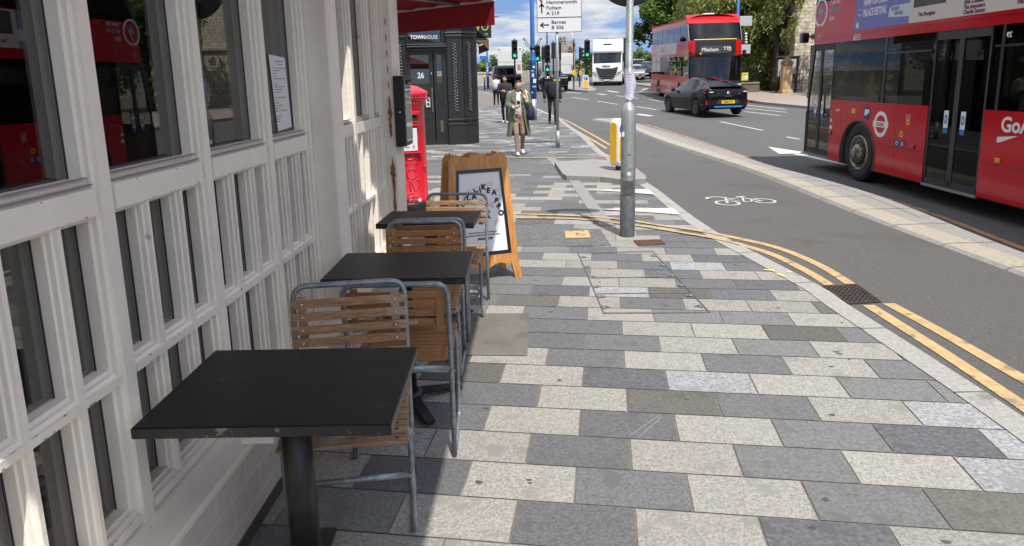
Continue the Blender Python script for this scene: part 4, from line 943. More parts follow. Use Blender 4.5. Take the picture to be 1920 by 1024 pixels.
    s = MB(); s.box((-HW + .06, -L + .05, .22), (HW - .06, -.15, .28), bus_black); s.box((-HW + .38, -6.9, .28), (HW - .38, -2.7, .6), bus_black); s.build('underfloor', o)
    if True:                                              # nearside doors
        for nm, a, b, z0, zt in (('front_door', .14, 1.12, .27, 2.245), ('centre_door', 3.93, 5.04, .24, 2.245)):
            s = MB(); f = .045; mid = (a + b) / 2
            for (p, q, u, v) in ((a, a + f, z0, zt), (b - f, b, z0, zt), (mid - f, mid + f, z0 + .05, zt - .1), (a, b, zt - .11, zt), (a, b, z0, z0 + .10)): side(s, -1, [(p, u), (q, u), (q, v), (p, v)], bus_grey, -.012, .03)
            side(s, -1, [(a, z0 - .02), (b, z0 - .02), (b, z0 + .012), (a, z0 + .012)], mat('step_edge', (.22, .22, .22), .5), .006, .05)
            d = s.build(nm, o)
            for p, q in ((a + f, mid - f), (mid + f, b - f)):
                s = MB(); side(s, -1, [(p, z0 + .10), (q, z0 + .10), (q, zt - .11), (p, zt - .11)], door_glass if nm == 'front_door' else bus_glass, -.02, .004); g = s.build('pane', d)
                s = MB(); c = (p + q) / 2 + (.10 if q < mid else -.12); side(s, -1, [(c - .045, 1.02), (c + .045, 1.02), (c + .045, 1.24), (c - .045, 1.24)], white_sheet, -.016, .002); side(s, -1, [(c - .045, .95), (c + .045, .95), (c + .045, 1.02), (c - .045, 1.02)], blue_pole, -.016, .002)
                s.prism([(-HW + .0135, -c + .03 * math.cos(t * math.pi / 8), 1.13 + .06 * math.sin(t * math.pi / 8)) for t in range(16)], (-.001, 0, 0), blue_pole); s.prism([(-HW + .0123, -c + .012 * math.cos(t * math.pi / 8), 1.13 + .03 * math.sin(t * math.pi / 8)) for t in range(16)], (-.001, 0, 0), white_sheet); s.build('sticker', d)
            s = MB(); s.tube([(-HW + .06, -mid + .12, .75), (-HW + .06, -mid + .12, 1.35)], .014, bus_grey, 8); s.tube([(-HW + .06, -mid - .12, .75), (-HW + .06, -mid - .12, 1.35)], .014, bus_grey, 8); s.build('handrails', d)
    for sg in (-1, 1):
        s = MB(); s.bbox((sg * (HW + .02) - .07, .02 - .0, 2.30), (sg * (HW + .02) + .07, .17, 2.49), black_gloss, .025); s.tube([(sg * HW * .95, -.15, 2.40), (sg * HW, .05, 2.42)], .02, bus_black, 6); s.build('mirror', o)
    # lettering and marks
    def wtxt(s, body, size, m, a, z, sg=-1, **k):
        off = k.pop('off', .0025)
        text(s, body, size, m, (sg * (HW + off), -a, z), (0, -1, 0) if sg < 0 else (0, 1, 0), (0, 0, 1), ext=.0008, **k)
    wl_ = mat('bus_white_vinyl', (.72, .72, .70), .4); navy = mat('navy_vinyl', (.03, .035, .14), .4)
    def disc(s, a, z, r1, r0, m, sg=-1, off=.002, sq=1.):
        n = 32; A = [(sg * (HW + off), -a + r1 * math.cos(2 * math.pi * k / n) * sq, z + r1 * math.sin(2 * math.pi * k / n)) for k in range(n)]; B = [(sg * (HW + off), -a + r0 * math.cos(2 * math.pi * k / n) * sq, z + r0 * math.sin(2 * math.pi * k / n)) for k in range(n)]
        for k in range(n): s.face([A[k], A[(k + 1) % n], B[(k + 1) % n], B[k]], m)
    def flat(s, pts, m, sg=-1, off=.002): s.prism([(sg * (HW + off), -a, z) for a, z in pts], (-sg * .001, 0, 0), m)
    if near:
        s = MB(); disc(s, 2.785, .965, .195, .135, wl_); flat(s, [(2.57, .92), (3.0, .92), (3.0, 1.01), (2.57, 1.01)], wl_, off=.004); wtxt(s, 'BUSES', .075, mat('dull_red_letters', (.42, .03, .04), .5), 2.785, .938, align='CENTER', off=.0055, bold=.001); s.build('roundel', o)
        s = MB(); wtxt(s, 'GoAhead', .235, wl_, 5.34, 1.055, bold=.006); flat(s, [(5.30, .985), (5.62, 1.02), (5.36, .93), (5.30, .92)], wl_); s.build('operator_name', o)
        s = MB(); violet = mat('violet_poster', (.16, .16, .42), .4, var=.08, scale=3); paper_ = mat('cream_poster', (.58, .53, .47), .45); plum = mat('plum_letters', (.12, .02, .09), .5); pale = mat('pale_blue_panel', (.50, .56, .62), .45)
        flat(s, [(1.76, 2.40), (3.30, 2.40), (3.30, 2.955), (1.76, 2.955)], violet, off=.0035); flat(s, [(3.30, 2.40), (9.6, 2.40), (9.6, 2.955), (3.30, 2.955)], paper_, off=.0032)
        wtxt(s, 'HAMPTON COURT', .135, wl_, 2.02, 2.765, off=.005, sx=.62, bold=.004); wtxt(s, 'PALACE FESTIVAL', .155, wl_, 2.02, 2.60, off=.005, sx=.56, bold=.004)
        wtxt(s, '10-20', .045, wl_, 1.86, 2.70, off=.005); wtxt(s, 'June', .05, wl_, 1.86, 2.62, off=.005, bold=.001); flat(s, [(1.82, 2.44), (1.90, 2.44), (1.89, 2.50), (1.86, 2.54), (1.83, 2.50)], wl_, off=.005)
        flat(s, [(2.76, 2.53), (3.30, 2.50), (3.36, 2.56), (3.30, 2.68), (2.92, 2.68), (2.78, 2.66)], pale, off=.005); wtxt(s, 'TICKETS', .07, ink, 2.83, 2.61, off=.0065, sx=.8); wtxt(s, 'ON SALE', .07, ink, 2.92, 2.545, off=.0065, sx=.8)
        flat(s, [(3.39, 2.60), (4.10, 2.60), (4.10, 2.93), (3.39, 2.93)], mat('grey_photo', (.06, .06, .06), .5, var=.7, scale=7), off=.005); flat(s, [(4.35, 2.62), (5.05, 2.62), (5.05, 2.93), (4.35, 2.93)], mat('grey_photo', (.06, .06, .06), .5), off=.005)
        for b_, a, z in (('The Stranglers', 3.52, 2.475), ('Elvis Costello', 4.47, 2.54), ('The Imposters', 4.47, 2.478), ('Charlie Sexton', 4.47, 2.417), ('Paloma Faith', 5.38, 2.45)): wtxt(s, b_, .072, plum, a, z, off=.005, sx=.9, bold=.0022)
        s.build('advert_panel', o)
        s = MB(); disc(s, .51, 2.80, .25, .205, wl_); sky_ = mat('sky_blue_vinyl', (.08, .42, .60), .4); flat(s, [(.56, 3.0), (.42, 2.79), (.52, 2.79), (.46, 2.58), (.62, 2.85), (.51, 2.85)], sky_, off=.003)
        flat(s, [(.47, 2.52), (.55, 2.52), (.55, 2.58), (.47, 2.58)], red, off=.003)
        s.build('lightning_mark', o); s = MB(); wtxt(s, 'I am an', .125, wl_, .86, 2.895, bold=.001); wtxt(s, 'electric', .125, sky_, .86, 2.765, bold=.001); wtxt(s, 'bus', .125, wl_, .86, 2.635, bold=.001)
        s.build('electric_bus_mark', o); s = MB(); flat(s, [(.44, 2.375), (.50, 2.31), (.56, 2.375), (.50, 2.44)], lamp_amber, off=.0025); s.build('diamond_mark', o); s = MB(); flat(s, [(1.76, 2.25), (1.98, 2.25), (1.98, 2.345), (1.76, 2.345)], wl_); flat(s, [(1.775, 2.262), (1.965, 2.262), (1.965, 2.333), (1.775, 2.333)], red, off=.003); wtxt(s, 'global', .07, wl_, 1.79, 2.283, off=.004, sx=.85, bold=.001)
        s.build('framed_label', o)
        s = MB(); disc(s, 2.36, 1.12, .115, 0, navy, sq=.9); flat(s, [(2.29, 1.08), (2.33, 1.07), (2.43, 1.12), (2.43, 1.17), (2.30, 1.17)], wl_, off=.003); s.build('card_sign', o); s = MB(); flat(s, [(1.87, 1.085), (1.99, 1.085), (1.99, 1.165), (1.87, 1.165)], yellow); wtxt(s, 'J', .08, ink, 1.91, 1.095, off=.004); s.build('yellow_sign', o); s = MB()
        flat(s, [(1.32, 1.095), (1.47, 1.105), (1.47, 1.135), (1.32, 1.125)], chrome); s.build('vent_grille', o); s = MB(); flat(s, [(3.43, 1.07), (3.55, 1.07), (3.55, 1.15), (3.43, 1.15)], mat('pink_label', (.45, .12, .12), .5)); s.build('label', o)
        for a, z, r, m_ in ((3.5, 1.04, .042, yellow), (3.36, .86, .045, yellow), (1.18, 1.06, .035, lamp_amber)): s = MB(); disc(s, a, z, r, r * .5, m_, off=.004); disc(s, a, z, r * .5, 0, ink, off=.003); s.build('door_button', o)
        for a in (3.26, 3.40): s = MB(); disc(s, a, .725, .06, 0, navy); disc(s, a, .725, .028, .016, wl_, off=.003); s.build('round_sign', o)
        s = MB(); disc(s, 1.17, .93, .03, 0, wl_); s.build('round_sign', o); s = MB(); flat(s, [(1.13, .78), (1.22, .78), (1.22, .84), (1.13, .84)], wl_); s.build('label', o)
        for a, z, m_ in ((1.17, .72, lamp_red), (3.66, .71, lamp_red), (5.36, .72, lamp_amber), (7.0, .72, lamp_amber)):
            s = MB(); s.bbox((-HW - .022, -a - .045, z - .03), (-HW + .002, -a + .045, z + .03), m_, .010); s.build('side_lamp', o)
        s = MB(); wtxt(s, '29', .085, mat('lit_dot_letters', (.55, .55, .5), .5, emit=.3), 5.35, 2.10, off=.001, sx=-1.0); s.build('number_display', o)
    else:
        s = MB(); flat(s, [(3.0, 2.38), (8.6, 2.38), (8.6, 2.93), (3.0, 2.93)], mat('pale_poster', (.50, .48, .45), .5, var=.1, scale=1), 1, .004); wtxt(s, 'HELLO', .42, mat('pale_red_letters', (.5, .12, .10), .5), 7.3, 2.50, 1, off=.006, bold=.004); s.build('advert_panel', o)
        s = MB(); disc(s, 4.6, .72, .16, .11, wl_, 1); flat(s, [(4.43, .69), (4.77, .69), (4.77, .75), (4.43, .75)], wl_, 1, .004); s.build('roundel', o)
        s = MB(); lit = mat('lit_white_letters', (.70, .70, .66), .5, emit=.25); nose(s, -.72, .72, 2.38, 2.72, mat('display_glass', (.05, .052, .055), .2), .008, 6); yy = yp(2.5) + .0
        text(s, 'Mitcham', .25, lit, (.66, yy + .006, 2.46), (-1, 0, 0), (0, .06, 1), sx=.92, ext=.004); text(s, '270', .32, lit, (-.36, yy - .004, 2.44), (-1, -.04, 0), (0, .06, 1), sx=.78, ext=.004); s.build('destination_display', o)
        s = MB(); s.prism([(.78, yy - .02, 2.36), (.70, yy - .015, 2.29), (.62, yy - .01, 2.36), (.70, yy - .012, 2.43)], (0, .02, 0), lamp_amber); s.build('diamond_mark', o)
        for sg in (-1, 1):
            s = MB(); s.ball((sg * .95, yp(.75) - .09, .72), (.16, .06, .09), wl_); s.build('headlight', o)
        s = MB(); nose(s, -1.0, 1.0, 3.0, 3.03, yellow, .006); s.build('yellow_rail', o)
        s = MB(); s.bbox((-.2, -2.0, 4.2), (.3, -1.4, 4.28), white_paint, .03); s.build('roof_unit', o)
        s = MB(); s.ball((.45, -.75, 1.45), (.22, .16, .28), ink); s.ball((.45, -.72, 1.82), .10, mat('skin_tan', (.33, .19, .13), .6)); dr = s.build('person'); dr.matrix_basis = o.matrix_basis.copy(); tag(dr, 'driver in dark clothes sitting behind the windscreen of the far red bus', 'person')
    return o
f0 = Vector((.0172, .99985, 0)); bl = Vector((5.83, 13.16, 0)) + Vector((.99985, -.0172, 0)) * 1.25; bl.z = -.12
double_decker('double_decker_bus', 'nearest red double decker bus, with a violet and cream advert and GoAhead lettering', bl, -.0172, True, red_bus)
b2x = atY(1291, 184, 33.2).x
double_decker('double_decker_bus', 'far red double decker bus seen from the front with Mitcham 270 on its display', (b2x + 1.25, 33.2, road(34)), R(177.4), False, red_bus_far)
for o in COL.objects:
    if o.name == 'double_decker_bus.001': o.rotation_euler.x = -.024

# ================================================================ cars
def lerp_list(P, x):
    if x <= P[0][0]: return P[0][1]
    for (a, u), (b, v) in zip(P, P[1:]):
        if a <= x <= b: return u + (v - u) * (x - a) / (b - a)
    return P[-1][1]
def make_car(name, label, cat, loc, rz, paint_, L, W_, top, shoulder, width, roofw, wheels, wr, glass_top, glass_side, glass_rear, cut=(.18,), group=None, facing=False, extra=None, pillars=(), rimk='car', sill=.22):
    o = thing(name, label, cat, loc, rz, group); hl = L / 2
    st = sorted(set([L * i / 60 for i in range(61)] + [p[0] for p in top] + list(glass_top) + list(glass_side) + list(glass_rear) + [p + d for p in pillars for d in (-.03, .03)]))
    rows = []
    for a in st:
        zs = lerp_list(shoulder, a); zt = max(lerp_list(top, a), zs + .012); w = lerp_list(width, a) * W_ / 2; rw = lerp_list(roofw, a) * W_ / 2
        zb = sill + .10 * max(0, 1 - a / .35) * .5 + .10 * max(0, 1 - (L - a) / .35)
        for wc in wheels:
            d = abs(a - wc)
            if d < wr * 1.13: zb = max(zb, wr + math.sqrt((wr * 1.13) ** 2 - d * d))
        zb = min(zb, zs - .08); g = zt - zs
        k = min(1, g / .25); rw = w * .86 * (1 - k) + rw * k
        half = [(w * .93, zb), (w * .985, zb + (zs - zb) * .25), (w, zb + (zs - zb) * .62), (w * .985, zs - .02), (w * .955, zs + .01), (w * .955 + (rw - w * .955) * .55, zs + g * .52), (rw, zs + g * .90), (rw * .86, zs + g * .98), (rw * .5, zt), (0, zt + .006)]
        ring = [(-x, hl - a, z) for x, z in half] + [(x, hl - a, z) for x, z in reversed(half[:-1])]
        rows.append(ring)
    n = len(rows[0]); body = MB(); gl = MB()
    for i in range(len(rows) - 1):
        mid = (st[i] + st[i + 1]) / 2
        for j in range(n - 1):
            q = [rows[i][j], rows[i][j + 1], rows[i + 1][j + 1], rows[i + 1][j]]; jj = min(j, n - 2 - j)
            isg = (jj in (4, 5) and glass_side[0] < mid < glass_side[1] and not any(abs(mid - p) < .03 for p in pillars)) or (jj in (6, 7, 8) and (glass_top[0] < mid < glass_top[1] or glass_rear[0] < mid < glass_rear[1]))
            (gl if isg else body).face(q, car_glass if isg else paint_, True)
    for r_, rev in ((rows[0], 0), (rows[-1], 1)): body.face(r_, paint_)
    body.face([(x, y, sill + .04) for x, y in ((-W_ * .44, hl - .2), (W_ * .44, hl - .2), (W_ * .44, -hl + .2), (-W_ * .44, -hl + .2))], ink)
    body.build('body', o, merge=True); gl.build('windows', o, merge=True)
    s = MB(); s.box((-W_ * .40, hl - glass_top[0] - .3, sill + .05), (W_ * .40, -hl + .5, lerp_list(shoulder, L * .5) - .06), dark_void)
    for y in (hl - glass_side[0] - .75, hl - glass_side[0] - 1.65):
        for x in (-.38, .38): s.bbox((x - .22, y - .1, .5), (x + .22, y + .02, lerp_list(shoulder, L * .5) + .22), dark_void, .05)
    s.build('interior', o)
    for wc in wheels:
        for sg in (-1, 1):
            wheel(o, sg * (W_ / 2 * lerp_list(width, wc) - .01), hl - wc, wr, .2, rimk, sg)
            s = MB(); P = arc(hl - wc, wr, wr * 1.13, 0, 180, 14); s.loft([[(sg * (W_ / 2 * lerp_list(width, wc) * .97), y, z) for y, z in P], [(sg * (W_ / 2 - .4), y, z) for y, z in P]], ink, closed=False); s.build('wheel_arch', o)
    for sg in (-1, 1):
        s = MB(); s.ball((sg * (W_ / 2 + .07), hl - glass_side[0] - .18, lerp_list(shoulder, 1.5) + .06), (.10, .07, .065), paint_); s.build('mirror', o)
    if extra: extra(o, hl, W_)
    return o
black_car = mat('black_car_paint', (.004, .0045, .006), .05, coat=0., spec=.3); silver_car = mat('silver_car_paint', (.42, .43, .44), .3, .6, coat=.6); navy_car = mat('dark_blue_car_paint', (.01, .013, .022), .2, coat=1.)
lamp_white = mat('clear_headlamp', (.75, .78, .8), .15, coat=.5)
def patch_on(s, pts, m, th=-.02): s.prism(pts, (0, th, 0), m)
def hatch_extra(o, hl, W_):
    r = -hl
    for sg in (-1, 1):
        s = MB(); s.prism([(sg * .42, r - .012, .86), (sg * .80, r + .10, .85), (sg * .88, r + .30, .90), (sg * .86, r + .30, .96), (sg * .78, r + .11, 1.00), (sg * .60, r + .005, .93)], (sg * .01, -.02, 0), lamp_red); s.ball((sg * .66, r + .0, .895), (.10, .02, .018), white_paint, 8, 5); s.build('tail_light', o)
        s = MB(); s.prism([(sg * .78, r + .02, .44), (sg * .85, r + .06, .44), (sg * .83, r + .06, .60), (sg * .80, r + .04, .58)], (0, -.02, 0), lamp_red); s.build('reflector', o)
    s = MB(); s.box((-.26, r - .022, .475), (.26, r - .002, .585), plate_yellow); text(s, 'OS68 LWT', .085, ink, (0, r - .0235, .50), (1, 0, 0), (0, 0, 1), 'CENTER', sx=.92, bold=.002); s.build('number_plate', o)
    s = MB(); s.prism([(-.47, r - .012, .47), (.47, r - .012, .47), (.36, r - .012, .62), (-.36, r - .012, .62)], (0, .02, 0), mat('dark_bumper', (.03, .03, .032), .6)); s.build('bumper_recess', o)
    s = MB(); s.box((-.55, r - .03, .335), (.55, r - .004, .385), mat('bright_blue_strip', (.03, .22, .55), .3)); s.build('blue_strip', o)
    s = MB(); s.ball((0, r - .006, .84), (.075, .015, .05), chrome); s.box((-.16, r - .012, .735), (.16, r - .008, .75), chrome); s.box((-.45, r - .012, .82), (-.34, r - .008, .835), chrome); s.box((.36, r - .012, .82), (.46, r - .008, .835), chrome); s.build('badges', o)
    s = MB(); s.bbox((-.62, r + .05, 1.085), (.62, r + .32, 1.105), paint_c, .008); s.build('spoiler', o)
    s = MB(); s.prism([(0, r + 1.42, 1.44), (0, r + 1.25, 1.44), (0, r + 1.28, 1.50)], (.03, 0, 0), ink); s.build('aerial_fin', o)
paint_c = black_car
ct = ground(1303, 219, road); cr = ground(1385, 217, road); mid = (ct + cr) / 2; rz = R(8); fw = Vector((-math.sin(rz), math.cos(rz), 0)); cc = mid + fw * 1.36
make_car('parked_car' if False else 'hatchback_car', 'shiny black hatchback with red tail lights driving away beside the far bus', 'car', (cc.x, cc.y, road(cc.y) + .005), rz, black_car, 4.47, 1.82,
         [(0, .62), (.06, .74), (.9, .93), (1.2, .99), (2.0, 1.36), (2.45, 1.45), (2.95, 1.43), (3.6, 1.30), (4.15, 1.11), (4.36, 1.04), (4.42, .96), (4.47, .60)],
         [(0, .60), (.1, .70), (1.2, .90), (3.4, .98), (4.1, 1.02), (4.38, .98), (4.47, .58)], [(0, .72), (.25, .92), (.8, .99), (2.5, 1.), (3.9, .98), (4.3, .92), (4.47, .84)], [(0, .7), (1.2, .72), (2.2, .66), (3.2, .62), (4.4, .62)], (.87, 3.57), .32, (1.2, 2.0), (1.45, 3.75), (3.05, 4.12), pillars=(2.45, 3.3), extra=hatch_extra)
def saloon_extra(o, hl, W_):
    r = -hl
    s = MB(); s.box((-.80, r - .012, .90), (.80, r + .02, .945), mat('pale_light_bar', (.55, .52, .52), .3)); s.build('light_bar', o)
    s = MB(); s.box((-.26, r - .025, .72), (.26, r - .004, .83), plate_yellow); s.build('number_plate', o)
    s = MB(); s.box((-.7, r - .018, .40), (.7, r, .42), lamp_red); s.build('reflector_strip', o)
c = ground(1040, 172.5, road); rz = R(4)
make_car('saloon_car', 'black saloon car with a full width light bar waiting behind the man in black', 'car', (c.x - .05, c.y + 2.1, road(c.y + 2)), rz, black_car, 4.7, 1.9,
         [(0, .6), (.08, .72), (1.0, .92), (1.3, .98), (2.2, 1.38), (2.6, 1.47), (3.1, 1.45), (3.9, 1.22), (4.3, 1.10), (4.6, 1.04), (4.7, .62)], [(0, .58), (.1, .70), (1.3, .92), (4.2, 1.02), (4.6, .98), (4.7, .6)],
         [(0, .72), (.25, .92), (.8, .99), (2.5, 1.), (4.2, .98), (4.6, .92), (4.7, .86)], [(0, .7), (1.3, .72), (2.4, .66), (3.4, .62), (4.7, .62)], (.9, 3.8), .34, (1.3, 2.2), (1.6, 3.9), (3.1, 4.2), pillars=(2.6,), extra=saloon_extra)
def taxi_extra(o, hl, W_):
    r = -hl
    for sg in (-1, 1):
        s = MB(); s.bbox((sg * .84 - .06, r - .015, .85), (sg * .84 + .06, r + .03, 1.2), lamp_red, .01); s.build('tail_light', o)
    s = MB(); s.box((-.1, r - .022, .70), (.42, r, .81), plate_yellow); s.build('number_plate', o)
    s = MB(); s.box((-.68, r - .02, 1.12), (.68, r - .003, 1.62), car_glass); s.build('rear_window', o)
c = ground(947, 168, road)
make_car('taxi_van', 'black van shaped taxi seen from behind at the side of the junction', 'van', (c.x - .1, c.y + 2.2, road(c.y + 2)), R(3), black_car, 4.9, 1.98,
         [(0, .8), (.1, .95), (.9, 1.12), (1.0, 1.16), (1.7, 1.76), (2.2, 1.86), (4.6, 1.84), (4.85, 1.76), (4.9, .9)], [(0, .78), (.2, .9), (1.0, 1.08), (4.7, 1.12), (4.9, .88)], [(0, .75), (.3, .93), (.8, 1.), (4.6, 1.), (4.9, .97)], [(0, .8), (1.6, .82), (4.6, .84), (4.9, .84)], (.95, 4.0), .34, (1.0, 1.7), (1.3, 4.5), (9, 9.1), pillars=(2.4, 3.5), extra=taxi_extra)
def front_extra(o, hl, W_):
    for sg in (-1, 1):
        s = MB(); s.ball((sg * W_ * .37, hl - .10, .70), (.17, .10, .07), lamp_white); s.build('headlight', o)
    s = MB(); s.bbox((-.42, hl - .02, .42), (.42, hl + .012, .66), ink, .02); s.build('grille', o)
    s = MB(); s.box((-.26, hl + .012, .46), (.26, hl + .02, .56), white_paint); s.build('number_plate', o)
gen = dict(top=[(0, .62), (.08, .74), (.9, .95), (1.15, 1.02), (1.9, 1.40), (2.3, 1.48), (3.2, 1.46), (4.0, 1.10), (4.2, 1.0), (4.3, .6)], shoulder=[(0, .6), (.1, .72), (1.2, .93), (4.0, 1.0), (4.3, .58)],
           width=[(0, .74), (.25, .93), (.8, 1.), (3.9, .98), (4.3, .86)], roofw=[(0, .7), (1.2, .74), (2.2, .68), (4.3, .66)])
def queue_car(label, px, py, back, paint_, sc_=1., rz_=R(172)):
    c = ground(px, py, road); Y = c.y + back; x = c.x * Y / c.y
    o = make_car('queueing_car', label, 'car', (x, Y, road(Y)), rz_, paint_, 4.3, 1.8, gen['top'], gen['shoulder'], gen['width'], gen['roofw'], (.85, 3.45), .32, (1.15, 1.9), (1.4, 3.8), (3.25, 4.0), pillars=(2.4,), extra=front_extra, group='cars queueing towards the junction')
    o.scale = (1, 1, sc_); return o
queue_car('silver car at the head of the queue, between the grey post and the far bus', 1191, 151, 2.2, silver_car)
queue_car('black car with lit front beside the silver one in the queue', 1208, 149, 2.2, black_car, 1.)
queue_car('tall dark blue car behind the black one in the queue', 1214, 146.5, 7, navy_car, 1.15)
queue_car('pale grey van-like car farthest back in the queue', 1196, 146, 12, silver_car, 1.45)

# ================================================================ lorry, box truck, box van
def build_lorry():
    o = thing('articulated_lorry', 'white articulated lorry facing the camera with a dark grille and a dark curtain trailer', 'lorry', (9.15, 58.0, road(58)), R(166))
    wp = mat('white_lorry_paint', (.72, .73, .74), .3, coat=.5); dg = mat('dark_grille', (.035, .037, .04), .5)
    s = MB(); w = 1.22
    prof = [(0.0, .35), (.05, 1.0), (.02, 1.75), (-.06, 1.85), (-.28, 2.72), (-.34, 2.85), (-.75, 3.72), (-.95, 3.85)]
    rows = [[(x * w, y - .16 * abs(x) ** 3, z) for x in [-1 + i / 6 for i in range(13)]] for y, z in prof]
    s.loft(rows, wp, closed=False)
    for sg in (-1, 1): s.prism([(sg * w, y - .16, z) for y, z in prof] + [(sg * w, -2.2, 3.85), (sg * w, -2.2, .6), (sg * w, -1.6, .6), (sg * w, -1.45, 1.05), (sg * w, -.6, 1.05), (sg * w, -.45, .35)], (-sg * .03, 0, 0), wp)
    s.loft([[(x * w, y - .16 * abs(x) ** 3, 3.85 + .06 * (1 - x * x)) for x in [-1 + i / 6 for i in range(13)]] for y in (-.95, -2.2)], wp, closed=False); s.box((-w, -2.25, .6), (w, -2.2, 3.8), wp); s.build('cab', o)
    s = MB(); rows = [[(x * w * .93, y + .02 - .16 * abs(x * .93) ** 3, z) for x in [-1 + i / 6 for i in range(13)]] for y, z in ((-.06, 1.86), (-.17, 2.28), (-.28, 2.70))]; s.loft(rows, car_glass, closed=False); s.build('windscreen', o)
    s = MB(); rows = [[(x * w * 1.0, y + .07 - .16 * abs(x) ** 3, z) for x in [-1 + i / 6 for i in range(13)]] for y, z in ((-.24, 2.68), (-.20, 2.80), (-.33, 2.90))]; s.loft(rows, mat('grey_visor', (.35, .34, .33), .4), closed=False); s.build('sun_visor', o)
    s = MB()
    def gp(x, z): return (x, .075 - .16 * abs(x / w) ** 3, z)
    s.prism([gp(-.92, 1.55), gp(-.45, 1.42), gp(.45, 1.42), gp(.92, 1.55), gp(.82, 1.2), gp(.62, .72), gp(.35, .55), gp(-.35, .55), gp(-.62, .72), gp(-.82, 1.2)], (0, -.06, 0), dg)
    for z in (1.36, 1.2, 1.04, .88, .72): hw_ = .84 - max(0, 1.1 - z) * .62; s.prism([gp(-hw_, z), gp(0, z - .05), gp(hw_, z), gp(hw_, z - .05), gp(0, z - .11), gp(-hw_, z - .05)], (0, .035, 0), mat('grille_bar', (.075, .078, .08), .45))
    s.build('grille', o)
    s = MB(); text(s, 'IVECO', .19, dg, (.42, .062, 1.56), (-1, 0, 0), (0, 0, 1), sx=1.25, ext=.01, bold=.006); s.build('maker_lettering', o)
    for sg in (-1, 1):
        s = MB(); s.prism([(sg * .98, -.02, .98), (sg * 1.19, -.10, 1.10), (sg * 1.19, -.10, 1.02), (sg * .80, .03, .86)], (0, .03, 0), lamp_white); s.build('headlight', o)
        s = MB(); s.prism([(sg * .85, .03, 1.02), (sg * 1.2, -.10, 1.18), (sg * 1.2, -.10, 1.14), (sg * .85, .03, .97)], (0, .03, 0), navy_car); s.build('lamp_strip', o)
        s = MB(); s.bbox((sg * (w + .14) - .10, -.35, 1.95), (sg * (w + .14) + .10, -.22, 2.65), ink, .03); s.tube([(sg * w, -.4, 2.6), (sg * (w + .12), -.3, 2.55)], .03, ink, 6); s.build('mirror', o)
        for y in (-1.02, -4.0, -10.5, -11.8): wheel(o, sg * 1.2, y, .5, .3, 'bus', sg)
        s = MB(); s.box((sg * w - .006, -1.65, 1.9), (sg * w + .004, -.65, 2.6), car_glass); s.build('side_window', o)
    s = MB(); s.prism([(.36, -.565, 3.36), (-.36, -.565, 3.36), (-.30, -.61, 3.46), (.36, -.61, 3.46)], (0, .03, 0), navy_car); s.build('roof_panel', o)
    s = MB(); s.box((-.26, .05, .42), (.26, .07, .52), white_paint); s.build('number_plate', o)
    s = MB(); s.box((-1.1, .02, .22), (1.1, .04, .36), ink); s.box((-1.0, -13, .7), (1.0, -2.3, 1.0), ink); s.build('chassis', o)
    s = MB(); cur = mat('dark_blue_curtain', (.035, .05, .075), .6, var=.15, scale=2); s.box((-1.26, -15.5, 1.05), (1.26, -2.75, 3.95), cur)
    for y in range(13): s.box((1.255, -3 - y * .95, 1.1), (1.27, -2.96 - y * .95, 3.9), ink); s.box((-1.27, -3 - y * .95, 1.1), (-1.255, -2.96 - y * .95, 3.9), ink)
    s.bbox((-1.28, -15.5, 3.93), (1.28, -2.72, 4.02), mat('grey_visor', (.35, .34, .33), .4), .02); s.prism([(-1.272, -4.1, 1.9), (-1.272, -4.9, 2.3), (-1.272, -4.9, 3.4), (-1.272, -4.2, 3.6)], (.01, 0, 0), yellow); s.build('trailer', o)
build_lorry()
def box_vehicle(name, label, cat, loc, rz, w, h, L, floor):
    o = thing(name, label, cat, loc, rz); wp = mat('white_box_panel', (.66, .66, .65), .5, var=.05, scale=1.5); s = MB()
    s.bbox((-w / 2, -L / 2, floor), (w / 2, L / 2 - 1.6, h), wp, .03); s.build('box_body', o)
    s = MB(); s.bbox((-w / 2 + .08, L / 2 - 1.55, .45), (w / 2 - .08, L / 2 + .2, 2.1), wp, .12); s.build('cab', o)
    s = MB(); n = 9
    for i in range(n): z = floor + .12 + (h - floor - .35) * i / n; s.box((-w / 2 + .10, -L / 2 - .012, z), (w / 2 - .10, -L / 2 - .004, z + (h - floor - .35) / n - .02), wp)
    s.box((-w / 2 + .05, -L / 2 - .018, floor + (h - floor) * .45), (w / 2 - .05, -L / 2 - .013, floor + (h - floor) * .45 + .03), mat('grey_rail', (.25, .25, .25), .5)); s.build('rear_door', o)
    s = MB(); s.box((-w / 2 + .1, -L / 2 - .05, floor - .3), (w / 2 - .1, -L / 2 + .1, floor), ink); s.box((-w / 2 + .3, -L / 2, .45), (w / 2 - .3, L / 2, floor), ink); s.build('chassis', o)
    for sg in (-1, 1):
        s = MB(); s.bbox((sg * (w / 2 - .15) - .08, -L / 2 - .03, h - .2), (sg * (w / 2 - .15) + .08, -L / 2 - .01, h - .12), lamp_red, .01); s.build('marker_lamp', o)
        for y in (-L / 2 + 1.1, L / 2 - .7): wheel(o, sg * (w / 2 - .06), y, .38, .24, 'car', sg)
    s = MB(); s.box((w / 2 - .42, -L / 2 - .016, floor + .35), (w / 2 - .12, -L / 2 - .012, floor + .85), mat('brown_sticker', (.35, .2, .12), .6)); s.build('sticker', o)
    return o
c = ground(958, 161.5, road); box_vehicle('box_truck', 'white box truck with a shutter rear door in front of the black taxi', 'truck', (c.x, c.y + 3, road(c.y + 3)), R(-1), 2.15, 3.3, 6.5, .95)
c = atY(1044, 150, 68); box_vehicle('box_van', 'white box van beyond the black saloon, below the church tower', 'van', (c.x, 70.5, road(70)), R(18), 2.0, 2.75, 5.5, .75)
